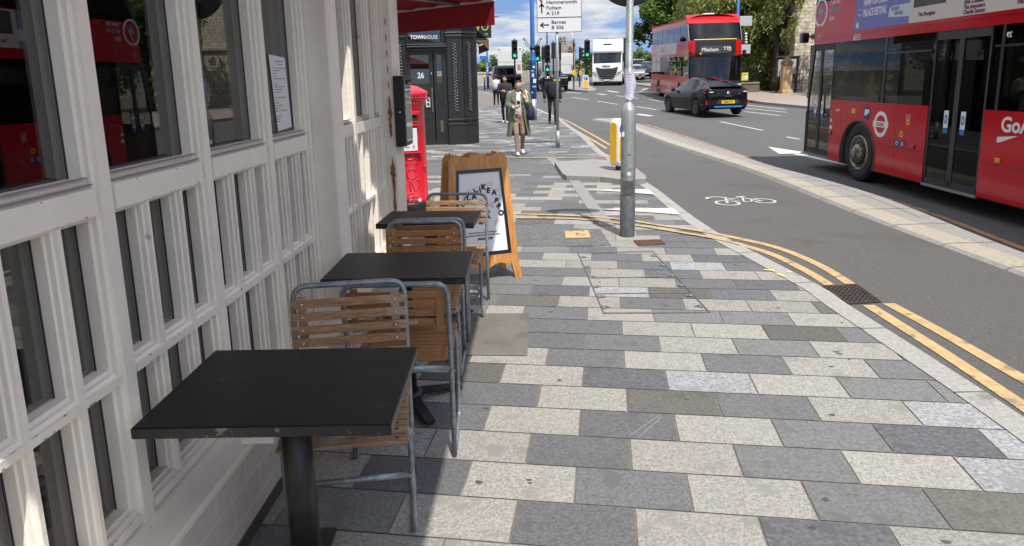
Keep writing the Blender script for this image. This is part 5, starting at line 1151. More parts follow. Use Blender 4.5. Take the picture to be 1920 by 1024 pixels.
# ================================================================ people: one voxel-fused body each, clothes coloured by region
def person(label, loc, rz, h, cols, pose, hair='short', wear=None, group=None, vox=.014):
    """pose: dict of joint places in metres for a 1.72 m figure, x right (figure's own left is -x), y forward"""
    k = h / 1.72; P = {n: Vector(v) for n, v in pose.items()}
    prim = []                                             # (a, b, ra, rb, region)
    def cap(a, b, ra, rb, reg): prim.append((P[a] if isinstance(a, str) else Vector(a), P[b] if isinstance(b, str) else Vector(b), ra, rb, reg))
    pel, chest, neck, head = P['pelvis'], P['chest'], P['neck'], P['head']; sh = {s: P['shoulder' + s] for s in 'LR'}; hip = {s: P['hip' + s] for s in 'LR'}
    cap(hip['L'], hip['R'], .098, .098, 'legs'); cap(hip['L'] + Vector((.02, 0, .12)), hip['R'] + Vector((-.02, 0, .12)), .085, .085, 'top')
    mid = pel.lerp(chest, .5)
    cap(mid + Vector((-.07, 0, 0)), mid + Vector((.07, 0, 0)), .095, .095, 'top'); cap(chest + Vector((-.09, 0, .0)), chest + Vector((.09, 0, .0)), .105, .105, 'top')
    cap(sh['L'].lerp(chest, .2), sh['R'].lerp(chest, .2), .072, .072, 'top'); cap(pel.lerp(mid, .5), mid, .11, .11, 'top'); cap(mid, chest, .115, .115, 'top')
    cap(chest + Vector((0, 0, .10)), neck, .068, .056, 'top'); cap(neck, head + Vector((0, -.01, -.04)), .050, .052, 'skin')
    for s_ in 'LR':
        cap('hip' + s_, 'knee' + s_, .088, .060, 'legs'); cap('knee' + s_, 'ankle' + s_, .058, .045, 'legs')
        a = P['ankle' + s_]; f = P['toe' + s_]; cap(a + Vector((0, 0, -.03)), f, .043, .036, 'shoe'); cap(a + Vector((0, -.035, -.035)), a + Vector((0, 0, -.03)), .036, .04, 'shoe')
        cap('shoulder' + s_, 'elbow' + s_, .060, .047, 'top'); cap('elbow' + s_, 'wrist' + s_, .046, .034, cols.get('sleeve', 'top'))
        w = P['wrist' + s_]; d = (w - P['elbow' + s_]).normalized(); hd = Vector(pose.get('handdir' + s_, d)).normalized(); cap(w, w + hd * .075, .027, .034, 'skin')
        side_ = hd.cross(Vector((0, 1, 0)) if abs(hd.y) < .8 else Vector((1, 0, 0))).normalized(); nrm = hd.cross(side_)
        for i, ln in enumerate((.055, .066, .06, .045)):
            q = w + hd * .095 + side_ * (.024 - .016 * i); t = q + hd * ln * .55 + nrm * .006; cap(q - hd * .01, t, .0095, .009, 'skin'); cap(t, t + hd * ln * .35 + nrm * .022, .009, .0075, 'skin')
        q = w + hd * .045 + side_ * .03; cap(q, q + (hd + side_ * .9).normalized() * .035, .012, .010, 'skin'); q2 = q + (hd + side_ * .9).normalized() * .035; cap(q2, q2 + hd * .025, .010, .008, 'skin')
    # raw mesh of overlapping pieces, fused by a voxel remesh into one skin
    s = MB()
    for a, b, ra, rb, reg in prim:
        d = b - a; n = 5
        if d.length < 1e-4: continue
        dn = d.normalized(); pts = []; rs = []
        for t in (-90, -60, -30): pts.append(a + dn * ra * math.sin(R(t))); rs.append(max(.002, ra * math.cos(R(t))))
        for t in (0, .5, 1): pts.append(a + d * t); rs.append(ra + (rb - ra) * t)
        for t in (30, 60, 90): pts.append(b + dn * rb * math.sin(R(t))); rs.append(max(.002, rb * math.cos(R(t))))
        s.tube(pts, rs, ink, 12)
    fd = Vector(pose.get('face', (0, 1, -.1))).normalized(); rt = fd.cross(Vector((0, 0, 1))).normalized(); upv = rt.cross(fd)
    HM = Matrix((rt, fd, upv)).transposed().to_4x4(); HM.translation = head
    s.ball((0, -.005, .02), (.075, .094, .10), ink, 16, 12, HM); s.ball((0, .022, -.045), (.054, .062, .07), ink, 14, 10, HM); s.ball((0, .092, -.012), (.012, .018, .022), ink, 8, 6, HM); s.ball((0, .055, -.095), (.024, .022, .018), ink, 8, 6, HM)
    for sg in (-1, 1): s.ball((sg * .077, -.008, -.005), (.01, .02, .03), ink, 8, 6, HM)
    s.ball((0, .080, -.052), (.023, .012, .008), ink, 8, 5, HM); s.ball((0, .075, .022), (.05, .016, .010), ink, 8, 5, HM)
    raw = s.build('raw_body'); md = raw.modifiers.new('fuse', 'REMESH'); md.mode = 'VOXEL'; md.voxel_size = vox; md.use_smooth_shade = True
    sm = raw.modifiers.new('smooth', 'SMOOTH'); sm.factor = .5; sm.iterations = 3
    dg = bpy.context.evaluated_depsgraph_get(); dg.update(); me = bpy.data.meshes.new_from_object(raw.evaluated_get(dg)); bpy.data.objects.remove(raw)
    me.name = 'person'; me.materials.clear()
    names = ['top', 'legs', 'shoe', 'skin', 'hair', 'eye', 'lip']; mm = [cols['top'], cols['legs'], cols['shoe'], cols['skin'], cols['hair'], mat('eye_brown', (.13, .075, .055), .4), mat('lips', (.36, .15, .12), .5)]
    for m_ in mm: me.materials.append(m_)
    HI = HM.inverted()
    for f in me.polygons:
        c = f.center; hc = HI @ c; f.use_smooth = True
        if hc.length < .125 and hc.z > -.11:
            isk = 3
            hairline = .045 + .5 * max(0, .045 - abs(hc.x)) * 0
            if hair != 'bald' and (hc.z > .072 + (.03 if hc.y > .02 else 0) or (hc.y < -.012 and hc.z > (-.06 if hair != 'long' else -.2))): isk = 4
            if hair == 'beard' and hc.z < -.045 and hc.y > 0 and not (abs(hc.x) < .022 and -.06 < hc.z < -.045): isk = 4
            if abs(abs(hc.x) - .031) < .011 and abs(hc.z - .008) < .006 and hc.y > .05: isk = 5
            if abs(hc.x) < .024 and abs(hc.z + .052) < .009 and hc.y > .06: isk = 6
            f.material_index = isk; continue
        best = None
        for a, b, ra, rb, reg in prim:
            d = b - a; t = max(0, min(1, (c - a).dot(d) / max(d.length_squared, 1e-9))); q = (c - a - d * t).length - (ra + (rb - ra) * t)
            if best is None or q < best[0]: best = (q, reg)
        f.material_index = names.index(best[1])
    o = bpy.data.objects.new('person', me); COL.objects.link(o); o.location = loc; o.rotation_euler = (0, 0, rz); o.scale = (k, k, k)
    tag(o, label, 'person', group)
    if hair in ('bun', 'long', 'cap'):
        s = MB()
        if hair == 'bun': s.ball((0, -.11, .03), (.035, .03, .035), cols['hair'], 10, 8, HM); s.ball((0, -.042, .030), (.080, .078, .090), cols['hair'], 14, 10, HM)
        if hair == 'long': s.ball((0, -.04, -.03), (.084, .07, .15), cols['hair'], 12, 10, HM); s.ball((0, -.02, .035), (.084, .09, .095), cols['hair'], 12, 10, HM)
        if hair == 'cap': s.ball((0, -.01, .045), (.084, .10, .085), cols['hair'], 12, 10, HM)
        s.build('hair', o)
    if wear: wear(o, P, HM)
    return o
def walk(stride=.22, lift=0., lean=.02, armsw=.12, **kw):
    p = dict(pelvis=(0, 0, .93), chest=(0, lean, 1.27), neck=(0, lean, 1.455), head=(0, lean + .03, 1.585), hipL=(-.085, 0, .90), hipR=(.085, 0, .90),
             kneeL=(-.09, stride * .55 + .03, .49), ankleL=(-.09, stride, .075), toeL=(-.10, stride + .15, .04), kneeR=(.09, -stride * .25 + .06, .49), ankleR=(.09, -stride, .10), toeR=(.10, -stride + .14, .036),
             shoulderL=(-.185, lean, 1.405), shoulderR=(.185, lean, 1.405), elbowL=(-.235, -armsw * .5, 1.13), wristL=(-.245, -armsw * .6 + .05, .88), elbowR=(.235, armsw * .4, 1.13), wristR=(.245, armsw + .06, .885), face=(0, 1, -.08))
    p.update(kw); return p
skin1 = mat('skin_light', (.56, .34, .25), .55, spec=.4); skin2 = mat('skin_brown', (.16, .075, .045), .5); skin3 = mat('skin_tan', (.33, .19, .13), .6)
hair_dark = mat('dark_hair', (.022, .014, .010), .5); cloth_black = mat('black_cloth', (.010, .010, .012), .8, var=.4, scale=14, bump=.4, bscale=18); cloth_white = mat('white_cloth', (.70, .69, .68), .8, var=.08, scale=10, bump=.4, bscale=20)
trouser_tan = mat('tan_trousers', (.27, .185, .145), .8, var=.15, scale=9, bump=.3, bscale=16); shoe_white = mat('white_shoes', (.68, .68, .66), .6); shoe_black = mat('black_shoes', (.012, .012, .012), .6)
coat_green = mat('olive_coat_cloth', (.135, .155, .105), .8, var=.16, scale=7, bump=.4, bscale=14)
navy_cloth = mat('navy_cloth', (.012, .018, .045), .75, var=.3, scale=15)
def green_coat(o, P, HM):
    s = MB()                                              # open coat: rings that leave a gap at the front
    rows = []
    spec = [(1.50, .075, .075, 40, .0), (1.475, .16, .09, 36, .01), (1.42, .235, .11, 30, .01), (1.33, .235, .135, 24, .015), (1.22, .215, .145, 22, .015), (1.08, .205, .145, 24, .01), (.96, .215, .15, 28, .0), (.80, .235, .17, 32, -.01), (.62, .255, .19, 38, -.02), (.50, .27, .205, 42, -.03), (.43, .275, .21, 44, -.03)]
    for z, rx, ry, gap, yo in spec:
        row = []
        for i in range(25):
            a = R(90 + gap + (360 - 2 * gap) * i / 24); f = 1 + (.05 * math.sin(i * 1.9 + z * 3) if z < 1.0 else 0)
            row.append((rx * f * math.cos(a), ry * f * math.sin(a) + yo + .01, z + .006 * math.sin(i * 2.)))
        rows.append(row)
    s.loft(rows, coat_green, closed=False); s.loft([[(x * .965, (y - .01) * .955 + .01, z) for x, y, z in r] for r in rows], mat('coat_lining', (.16, .17, .12), .8), closed=False)
    for sd in 'LR':
        a, e, w = P['shoulder' + sd], P['elbow' + sd], P['wrist' + sd]; w2 = e.lerp(w, .86)
        s.tube([a + Vector((0, 0, .0)) - (e - a) * .12, a, a.lerp(e, .5), e, e.lerp(w2, .5), w2], [.06, .088, .08, .074, .068, .07], coat_green, 14)
    for sg in (-1, 1): s.prism([(sg * .045, .12, 1.44), (sg * .115, .10, 1.43), (sg * .155, .145, 1.28), (sg * .085, .165, 1.18), (sg * .06, .155, 1.25)], (0, .012, 0), coat_green); s.box((sg * .13 - .03, -.03, 1.445), (sg * .13 + .03, .03, 1.455), coat_green)
    s.build('coat', o)
pw = walk(.17, face=(-.15, 1, -.55), kneeL=(-.085, .06, .50), ankleL=(-.09, -.17, .12), toeL=(-.10, -.03, .04), kneeR=(.07, .19, .51), ankleR=(.055, .21, .075), toeR=(.05, .36, .04),
          elbowL=(-.25, .02, 1.16), wristL=(-.16, .17, 1.24), handdirL=(.35, .2, .9), elbowR=(.25, .05, 1.15), wristR=(.12, .27, 1.10), handdirR=(-.75, .5, .3), head=(-.005, .05, 1.575))
wloc = ground(974, 292, pav); wloc.y += .12
wm = person('woman in an open olive coat and tan trousers looking at the phone she holds', (wloc.x, wloc.y, .01), R(180 + 3), 1.62, dict(top=cloth_white, legs=trouser_tan, shoe=shoe_white, skin=skin1, hair=hair_dark), pw, 'bun', green_coat)
WM = Matrix.Translation((wloc.x, wloc.y, .01)) @ Matrix.Rotation(R(183), 4, 'Z') @ Matrix.Scale(1.62 / 1.72, 4)
s = MB(); s.bbox((-.018, .24, 1.105), (.052, .252, 1.245), black_gloss, .004, WM @ Matrix.Rotation(0, 4, 'X')); tag(s.build('phone'), 'dark phone held by the woman in the olive coat', 'phone')
s = MB(); bx, by = -.27, .08
s.loft([[WM @ Vector((bx + rx * math.cos(2 * math.pi * i / 16), by + ry * math.sin(2 * math.pi * i / 16), z)) for i in range(16)] for z, rx, ry in ((.80, .06, .09), (.82, .10, .13), (.95, .105, .14), (1.08, .085, .11), (1.15, .04, .06))], navy_cloth); bag = s.build('shoulder_bag'); tag(bag, 'navy shoulder bag with a cream strap on the arm of the woman in olive', 'bag')
s = MB(); s.tube([WM @ Vector(v) for v in ((-.25, .12, 1.12), (-.20, .15, 1.27), (-.165, .13, 1.42), (-.165, .0, 1.475), (-.20, -.08, 1.35), (-.27, -.02, 1.13))], .021, mat('cream_strap', (.55, .42, .24), .7), 8); s.build('strap', bag)
def jacket(o, m_, hem=.92, w=1.):
    s = MB(); s.loft([[(rx * w * math.cos(2 * math.pi * i / 22) * (1 + .03 * math.sin(i * 2.3 + z * 9)), ry * math.sin(2 * math.pi * i / 22) + .02, z) for i in range(22)] for z, rx, ry in ((hem, .165, .13), (hem + .03, .185, .15), (1.08, .20, .158), (1.24, .218, .158), (1.36, .222, .14), (1.42, .20, .115), (1.47, .11, .085), (1.50, .07, .07))], m_); s.build('jacket', o)
def sleeves(o, P, m_, r=.074):
    s = MB()
    for sd in 'LR': a, e, w = P['shoulder' + sd], P['elbow' + sd], P['wrist' + sd]; s.tube([a - (e - a) * .1, a, a.lerp(e, .5), e, e.lerp(w, .5), e.lerp(w, .92)], [.05, r * 1.1, r, r * .95, r * .85, r * .7], m_, 12)
    s.build('sleeves', o)
# man in black with sunglasses
def shades(o, P, HM):
    jacket(o, cloth_black); sleeves(o, P, cloth_black)
    s = MB(); s.bbox((-.062, .055, -.004), (.062, .096, .026), black_gloss, .008, HM); s.build('sunglasses', o)
    s = MB(); s.tube([(-.15, .02, 1.44), (-.05, .135, 1.30), (.08, .145, 1.14), (.16, .10, 1.04)], .018, cloth_black, 8); s.box((.03 - .08, .13, 1.24), (.06 - .08, .15, 1.33), mat('silver_buckle', (.5, .52, .5), .4), Matrix.Rotation(R(0), 4, 'Z')); s.build('cross_strap', o)
ml = ground(1036, 233, pav)
person('man in a black jacket and sunglasses striding towards the camera by the sign pole', (ml.x, ml.y, pav(ml.y)), R(178), 1.74, dict(top=cloth_black, legs=cloth_black, shoe=shoe_black, skin=skin2, hair=hair_dark), walk(.20, kneeL=(-.09, .20, .52), ankleL=(-.09, .24, .09), elbowL=(-.27, -.05, 1.13), elbowR=(.27, .0, 1.13), wristL=(-.27, .05, .87), wristR=(.27, .14, .88)), 'short', shades)
vl = ground(931, 201, pav)
def vest(o, P, HM):
    s = MB(); s.loft([[(rx * math.cos(2 * math.pi * i / 20), ry * math.sin(2 * math.pi * i / 20) + .02, z) for i in range(20)] for z, rx, ry in ((.93, .18, .135), (1.1, .175, .135), (1.28, .20, .145), (1.40, .185, .11), (1.44, .10, .08))], mat('pale_blue_vest', (.50, .60, .66), .8, var=.08, scale=8)); s.build('vest', o)
person('person seen from behind in a pale blue vest and black trousers on the far pavement', (vl.x, vl.y, pav(vl.y)), R(6), 1.58, dict(top=mat('arm_skin_cloth', (.40, .24, .18), .6), legs=cloth_black, shoe=shoe_white, skin=skin1, hair=hair_dark), walk(.16), 'bun', vest, vox=.02)
dl = ground(948, 231, pav)
def hood(o, P, HM):
    jacket(o, mat('charcoal_cloth', (.022, .022, .027)), .80); sleeves(o, P, mat('charcoal_cloth', (.022, .022, .027)), .068)
    s = MB(); s.ball((0, -.05, 1.40), (.14, .12, .08), cloth_black, 12, 8); s.build('hood', o)
person('woman in black looking down at her phone, walking behind the woman in the olive coat', (dl.x, dl.y, pav(dl.y)), R(172), 1.70, dict(top=mat('charcoal_cloth', (.022, .022, .027), .8, var=.3, scale=10), legs=cloth_black, shoe=shoe_white, skin=skin1, hair=hair_dark), walk(.2, face=(.1, 1, -.6), elbowR=(.24, .08, 1.14), wristR=(.10, .28, 1.16), handdirR=(-.5, .6, .3), elbowL=(-.24, .08, 1.14), wristL=(-.06, .28, 1.14), handdirL=(.5, .6, .3)), 'bun', hood, vox=.018)
c = ground(1016, 163, road); person('bald man in an olive jacket passing behind the black saloon car', (c.x, c.y + 3, road(c.y + 3)), R(-70), 1.76, dict(top=coat_green, legs=cloth_black, shoe=shoe_black, skin=skin3, hair=hair_dark), walk(.15), 'bald', None, vox=.03)
c = ground(1085, 153, road); person('person in brown with a dark bag standing by the traffic island signals', (c.x, c.y, road(c.y) + .12), R(80), 1.7, dict(top=trouser_tan, legs=cloth_black, shoe=shoe_black, skin=skin3, hair=hair_dark), walk(.12), 'long', None, vox=.03)
# ================================================================ black corner building across the side street
gl_black = mat('gloss_black_joinery', (.017, .019, .020), .33, var=.25, scale=3, coat=.25); th_glass = glass('door_light_glass', (.55, .56, .55), 1.6, base=.04)
tb0 = ground(844, 272); the = R(7)
town = thing('corner_building', 'black painted corner building with carved pilasters, door number 26 and TOWNHOUSE over the door', 'building', (tb0.x, tb0.y, 0), the)
TI = None
s = MB(); s.box((-9, .12, 0), (-1.0, .5, 3.5), gl_black); s.box((-1.02, .12, 2.46), (.0, .5, 2.62), gl_black); s.box((-1.02, .14, 3.02), (.0, .5, 3.5), gl_black); s.box((-1.02, .14, 2.58), (-.95, .5, 3.1), gl_black); s.box((-.12, .14, 0), (.02, .5, 3.1), gl_black)
for z, y, h in ((2.40, .02, .05), (2.47, -.02, .04), (2.53, .04, .03)): s.bbox((-1.0, y, z), (-.0, .3, z + h), gl_black, .008)
s.build('black_front', town)
s = MB(); s.box((-9, .1, 3.5), (.85, .5, 10), upbrick); s.box((-9, .5, 0), (-8.5, 12, 10), upbrick); s.build('upper_wall', town)
def townpt(p): return town.matrix_basis @ Vector(p)
s = MB(); d2 = Vector((math.sin(-the - R(6)), math.cos(-the - R(6)), 0)); a = Vector((.80, .40, 0)); b = a + d2 * 12
s.prism([(a.x, a.y, 0), (b.x, b.y, 0), (b.x - .4, b.y, 0), (a.x - .4, a.y, 0)], (0, 0, 3.5), gl_black); s.prism([(a.x + .0, a.y, 3.5), (b.x, b.y, 3.5), (b.x - .4, b.y, 3.5), (a.x - .4, a.y, 3.5)], (0, 0, 6.5), upbrick); s.build('street_side_wall', town)
rc = random.Random(8)
def pilaster(org, ang, w):
    M = Matrix.Translation(org) @ Matrix.Rotation(ang, 4, 'Z'); s = MB()
    s.bbox((-.02, -.02, 0), (w + .02, .3, .56), gl_black, .01, M); s.bbox((-.035, -.035, .50), (w + .035, .3, .56), gl_black, .012, M); s.bbox((0, 0, .56), (w, .3, 3.5), gl_black, .006, M)
    for z, o_, h in ((.62, .03, .05), (2.72, .03, .05), (2.80, .05, .04), (2.95, .04, .05), (3.2, .06, .06)): s.bbox((-o_, -o_, z), (w + o_, .3, z + h), gl_black, .01, M)
    c = w / 2
    for x0, x1, z0, z1 in ((c - .085, c - .068, .84, 2.60), (c + .068, c + .085, .84, 2.60), (c - .085, c + .085, .82, .84), (c - .085, c + .085, 2.60, 2.62)): s.box((x0, -.012, z0), (x1, .0, z1), gl_black, M)
    p = s.build('pilaster', town); s = MB(); cv = mat('carved_black', (.045, .047, .048), .3, spec=.8)
    for k in range(46):
        z = .87 + 1.70 * k / 45; sg = -1 if k % 2 else 1
        s.ball((c + sg * .030 + .01 * (rc.random() - .5), -.004, z), (.026 + .012 * rc.random(), .018, .026 + .012 * rc.random()), cv, 8, 5, M)
        if k % 2 == 0: s.ball((c, -.006, z), (.017, .02, .03), cv, 7, 5, M)
        s.ball((c - sg * .045, -.002, z + .01), (.014, .012, .02), gl_black, 6, 4, M)
    s.build('carved_panel', p)
pilaster((.0, 0, 0), 0, .40); pilaster((.42, .0, 0), R(38), .40); pilaster((-1.33, .05, 0), 0, .30)
s = MB(); s.box((-.95, .20, 2.62), (-.14, .21, 3.02), th_glass); t_ = s.build('transom', town)
s = MB(); text(s, 'TOWN', .13, white_paint, (-.90, .195, 2.695), (1, 0, 0), (0, 0, 1), bold=.004, sx=.93); text(s, 'HOUSE', .13, white_paint, (-.535, .195, 2.695), (1, 0, 0), (0, 0, 1), sx=.80); s.build('shop_name', t_)
s = MB()
for a in ((-.99, .16, 0), ): pass
for x0, x1, z0, z1 in ((-1.0, -.93, 0, 2.40), (-.46, -.36, 0, 2.40), (-.93, -.46, 2.30, 2.40), (-.93, -.46, 0, .92)): s.box((x0, .16, z0), (x1, .24, z1), gl_black)
for x0, x1 in ((-.92, -.80), (-.72, -.50)):
    for (u0, u1, v0, v1) in ((x0, x1, .16, .18), (x0, x1, .70, .72), (x0, x0 + .02, .18, .70), (x1 - .02, x1, .18, .70)): s.box((u0, .148, v0), (u1, .16, v1), gl_black)
d = s.build('front_door', town)
s = MB(); s.box((-.93, .20, .92), (-.46, .205, 2.30), th_glass); s.build('pane', d)
s = MB(); text(s, '26', .20, white_paint, (-.76, .195, 1.72), (1, 0, 0), (0, 0, 1), sx=.85, bold=.004); s.build('door_number', d)
s = MB(); s.box((-.57, .194, .98), (-.46, .198, 1.22), white_sheet)
for z in (1.01, 1.12): s.box((-.55, .1925, z), (-.48, .194, z + .08), mat('dark_green_print', (.02, .10, .07), .6))
s.build('sticker', d)
s = MB(); s.bbox((-.425, .13, .85), (-.385, .16, 1.45), mat('steel_pull', (.20, .22, .25), .3, .8), .006); s.lathe([(.03, 0), (.03, .02), (.015, .03)], chrome, (0, 0, 0), 12, Matrix.Translation((-.405, .16, 1.82)) @ Matrix.Rotation(math.pi / 2, 4, 'X')); s.build('pull_handle', d)
s = MB()
for x0, x1, z0, z1 in ((-.33, -.26, 0, 2.40), (-.13, -.12, 0, 2.4), (-.26, -.13, 2.30, 2.40), (-.26, -.13, 0, .95), (-.26, -.13, 1.15, 1.20)): s.box((x0, .15, z0), (x1, .24, z1), gl_black)
sl = s.build('side_light', town); s = MB(); s.box((-.26, .20, .95), (-.13, .205, 2.30), th_glass); s.build('pane', sl)
s = MB(); s.box((-.26, .19, 1.76), (-.13, .199, 1.88), mat('pale_frosted_strip', (.32, .31, .30), .5)); text(s, 'AT Y', .10, ink, (-.25, .188, 1.785), (1, 0, 0), (0, 0, 1), sx=.6); s.build('frosted_strip', sl)
s = MB(); s.bbox((-.22, .14, .32), (-.14, .152, .62), mat('bronze_plate', (.25, .17, .09), .35, .7), .004); s.build('letter_plate', sl)
s = MB(); s.box((-3, 3.2, 0), (.2, 3.3, 3.4), mat('pale_hall', (.20, .19, .17), .8)); s.box((-1.02, .5, .0), (.0, 3.2, .02), roomfloor); s.build('hall', town)
# striped awning and hanging board on its street side
o = thing('striped_awning', 'black and yellow striped awning on the street side of the black corner building', 'awning', tuple(townpt((.80, 1.6, 0))), the - R(0))
s = MB(); 
for k in range(16): s.loft([[(-.05, .18 * k, 3.10), (-.05, .18 * (k + 1), 3.10)], [(.45, .18 * k, 2.72), (.45, .18 * (k + 1), 2.72)]], mat('awning_yellow', (.42, .28, .05), .7) if k % 2 else ink, closed=False)
s.build('canopy', o); s = MB(); s.box((.45, 0, 2.44), (.46, 2.9, 2.74), mat('brown_valance', (.17, .085, .045), .8)); s.prism([(.0, 0, 2.72), (.45, 0, 2.72), (.45, 0, 2.46), (.30, 0, 2.60)], (0, .01, 0), mat('brown_valance', (.17, .085, .045), .8)); s.build('valance', o)
s = MB(); s.tube([(0, .1, 2.55), (.25, .1, 2.58), (.45, .1, 2.72)], .02, white_paint, 8); s.ball((.05, .05, 2.45), (.08, .08, .10), ink); s.build('bracket', o)
hp = atY(907, 56, 19.6); o = thing('hanging_sign', 'dark hanging board with gold letters above the striped awning', 'sign', (hp.x, hp.y, 0))
s = MB(); s.bbox((-.25, 0, hp.z - .22), (.21, .05, hp.z + .5), mat('dark_green_board', (.02, .028, .026), .4), .01); s.build('board', o)
s = MB(); gold = mat('gold_letters', (.60, .48, .16), .4); text(s, 'VO', .34, gold, (-.24, -.002, hp.z - .02), (1, 0, 0), (0, 0, 1), sx=.8); text(s, 'et', .12, gold, (.02, -.002, hp.z - .15), (1, 0, 0), (0, 0, 1)); s.build('gold_lettering', o)
s = MB(); s.box((-.6, .01, hp.z + .42), (-.22, .04, hp.z + .46), ink); s.build('bracket', o)

# ================================================================ trees
def leafmat(name, c, c2=None): 
    new = name not in MATS; m_ = mat(name, c, .6, var=.45, scale=.9, var2=c2, spec=.25)
    if new:                                               # thin leaves let some light through
        t = m_.node_tree; b = t.nodes['Principled BSDF']; tl = N(t, 'ShaderNodeBsdfTranslucent'); src = b.inputs['Base Color'].links[0].from_socket; lk(t, src, tl.inputs[0])
        mx_ = N(t, 'ShaderNodeMixShader'); mx_.inputs[0].default_value = .38; lk(t, b.outputs[0], mx_.inputs[1]); lk(t, tl.outputs[0], mx_.inputs[2]); lk(t, mx_.outputs[0], t.nodes['Material Output'].inputs[0])
    return m_
lf = [leafmat('leaf_dark', (.045, .09, .02)), leafmat('leaf_mid', (.085, .155, .03)), leafmat('leaf_light', (.14, .22, .045))]
lfw = [leafmat('willow_dark', (.14, .185, .05)), leafmat('willow_mid', (.26, .32, .09)), leafmat('willow_light', (.40, .45, .17))]
lfy = [leafmat('lime_dark', (.085, .12, .025)), leafmat('lime_mid', (.14, .185, .032)), leafmat('lime_light', (.21, .25, .045))]
bark = mat('bark', (.085, .065, .05), .9, var=.4, scale=6, bump=.5, bscale=10)
def make_tree(name, label, loc, h, r, zc, nclump, nleaf, size, mats, group=None, droop=0., seed=1, flowers=None, squash=1., trunk_r=.22):
    rd = random.Random(seed); o = thing(name, label, 'tree', loc, 0, group); s = MB(); cl = []
    for i in range(nclump):
        while True:
            p = Vector((rd.uniform(-1, 1), rd.uniform(-1, 1), rd.uniform(-1, 1)))
            if .25 < p.length < 1: break
        f = .75 + .35 * rd.random(); c = Vector((p.x * r * f, p.y * r * f, zc + p.z * (h - zc) * squash * f)); cl.append((c, r * (.16 + .16 * rd.random())))
    for c, cr_ in cl:
        base = rd.choice((0, 1, 1, 2))
        for k in range(nleaf):
            v = Vector((rd.gauss(0, 1), rd.gauss(0, 1), rd.gauss(0, 1))); v = v.normalized() * cr_ * (rd.random() ** .45)
            if droop: v = Vector((v.x * .75, v.y * .75, v.z * .8 - droop * rd.random() ** 1.3))
            p = c + v; a = Vector((rd.gauss(0, 1), rd.gauss(0, 1), rd.gauss(0, .6))).normalized(); b = a.orthogonal().normalized(); sz = size * (.6 + .8 * rd.random())
            if droop: a, b = Vector((rd.gauss(0, .6), rd.gauss(0, .6), -.8)).normalized(), Vector((rd.gauss(0, 1), rd.gauss(0, 1), .3)).normalized() * .7
            m_ = mats[max(0, min(2, base + rd.choice((-1, 0, 0, 0, 1))))]
            if flowers and rd.random() < .06: m_ = flowers
            s.face([p - a * sz, p + b * sz * .6, p + a * sz, p - b * sz * .6], m_, True)
    s.build('crown', o)
    s = MB(); s.tube([(0, 0, -.6), (.02, 0, h * .15), (.05, .03, zc * .7), (0, 0, zc)], [trunk_r * 1.3, trunk_r, trunk_r * .8, trunk_r * .55], bark, 8)
    for c, cr_ in cl[:14]: s.tube([(0.03, 0, zc * (.5 + .3 * rd.random())), tuple(Vector((0, 0, zc * .8)).lerp(c, .55) + Vector((0, 0, .3))), tuple(c)], [trunk_r * .45, trunk_r * .25, .03], bark, 6)
    s.build('trunk', o); return o
g_ = 'trees along the far bank of the river'
far_l = [('tall bushy tree on the far bank above the blue street name arm', 897, 108, 1), ('round tree on the far bank left of the box truck', 931, 97, 0), ('low tree on the far bank beside the taxi', 914, 117, 2), ('big dark tree on the far bank right of the box truck', 984, 83, 0), ('leafy tree on the far bank behind the blue lamp column', 1001, 93, 0), ('lower tree on the far bank behind the two green signals', 1018, 112, 1),
         ('tree on the far bank behind the box van', 1040, 118, 1), ('dark tree hiding the foot of the church tower', 1066, 105, 0), ('tree on the far bank between tower and lorry', 1090, 100, 0), ('tree on the far bank just behind the left side of the lorry', 1113, 95, 1), ('tree behind the cab roof of the lorry', 1145, 104, 0),
         ('pale green tree above the queueing cars', 1207, 89, 2), ('low yellow green tree right of the grey post', 1193, 112, 2), ('lime green tree half hidden by the far red bus', 1228, 92, 2)]
for i, (lab, px, py, k) in enumerate(far_l):
    Y = 172 + (i % 3) * 9; p = atY(px, py, Y); hh = p.z + 2.5
    make_tree('broadleaf_tree', lab, (p.x, Y, -2.5), hh, 3.3 + (i % 4) * .4, hh * .55, 34, 60, .34, (lf, [lf[1], lf[2], lfy[1]], lfy)[k], g_, seed=20 + i, squash=1.0)
p = atY(1252, 30, 60); make_tree('broadleaf_tree', 'dense dark green tree rising behind the far red bus', (p.x + .2, 60, .9), 10.5, 3.3, 6.6, 110, 190, .17, lf, seed=3)
make_tree('willow_tree', 'large drooping grey green tree over the churchyard railings', (15.2, 45, .5), 11.5, 4.0, 5.6, 150, 240, .13, lfw, droop=.8, seed=5, trunk_r=.3)
make_tree('willow_tree', 'second drooping tree behind the far red bus and the blue column', (17.6, 53, .7), 12.5, 3.6, 7.2, 100, 200, .15, lfw, droop=.7, seed=6)
make_tree('willow_tree', 'drooping tree close against the pale stone church wall', (16.6, 41.5, .3), 9.5, 2.2, 5.0, 70, 170, .11, lfw, droop=.8, seed=9)
make_tree('chestnut_tree', 'chestnut tree with pink blossom, seen only as a reflection in the shop window', (20.5, 35.5, .2), 9.0, 3.4, 5.0, 70, 120, .16, lf, seed=8, flowers=mat('pink_blossom', (.45, .16, .16), .7))
s = MB(); rd = random.Random(4)
for i in range(2600):
    x = rd.uniform(12.9, 17.2); y = 42.2 + rd.random() * 1.6; z = .5 + 1.7 * rd.random() ** .8 * (.7 + .3 * math.sin(x * 3)); a = Vector((rd.gauss(0, 1), rd.gauss(0, 1), rd.gauss(0, 1))).normalized(); b = a.orthogonal().normalized(); sz = .07 + .06 * rd.random()
    s.face([Vector((x, y, z)) + a * sz, Vector((x, y, z)) + b * sz * .6, Vector((x, y, z)) - a * sz, Vector((x, y, z)) - b * sz * .6], rd.choice(lfw + lf[1:]))
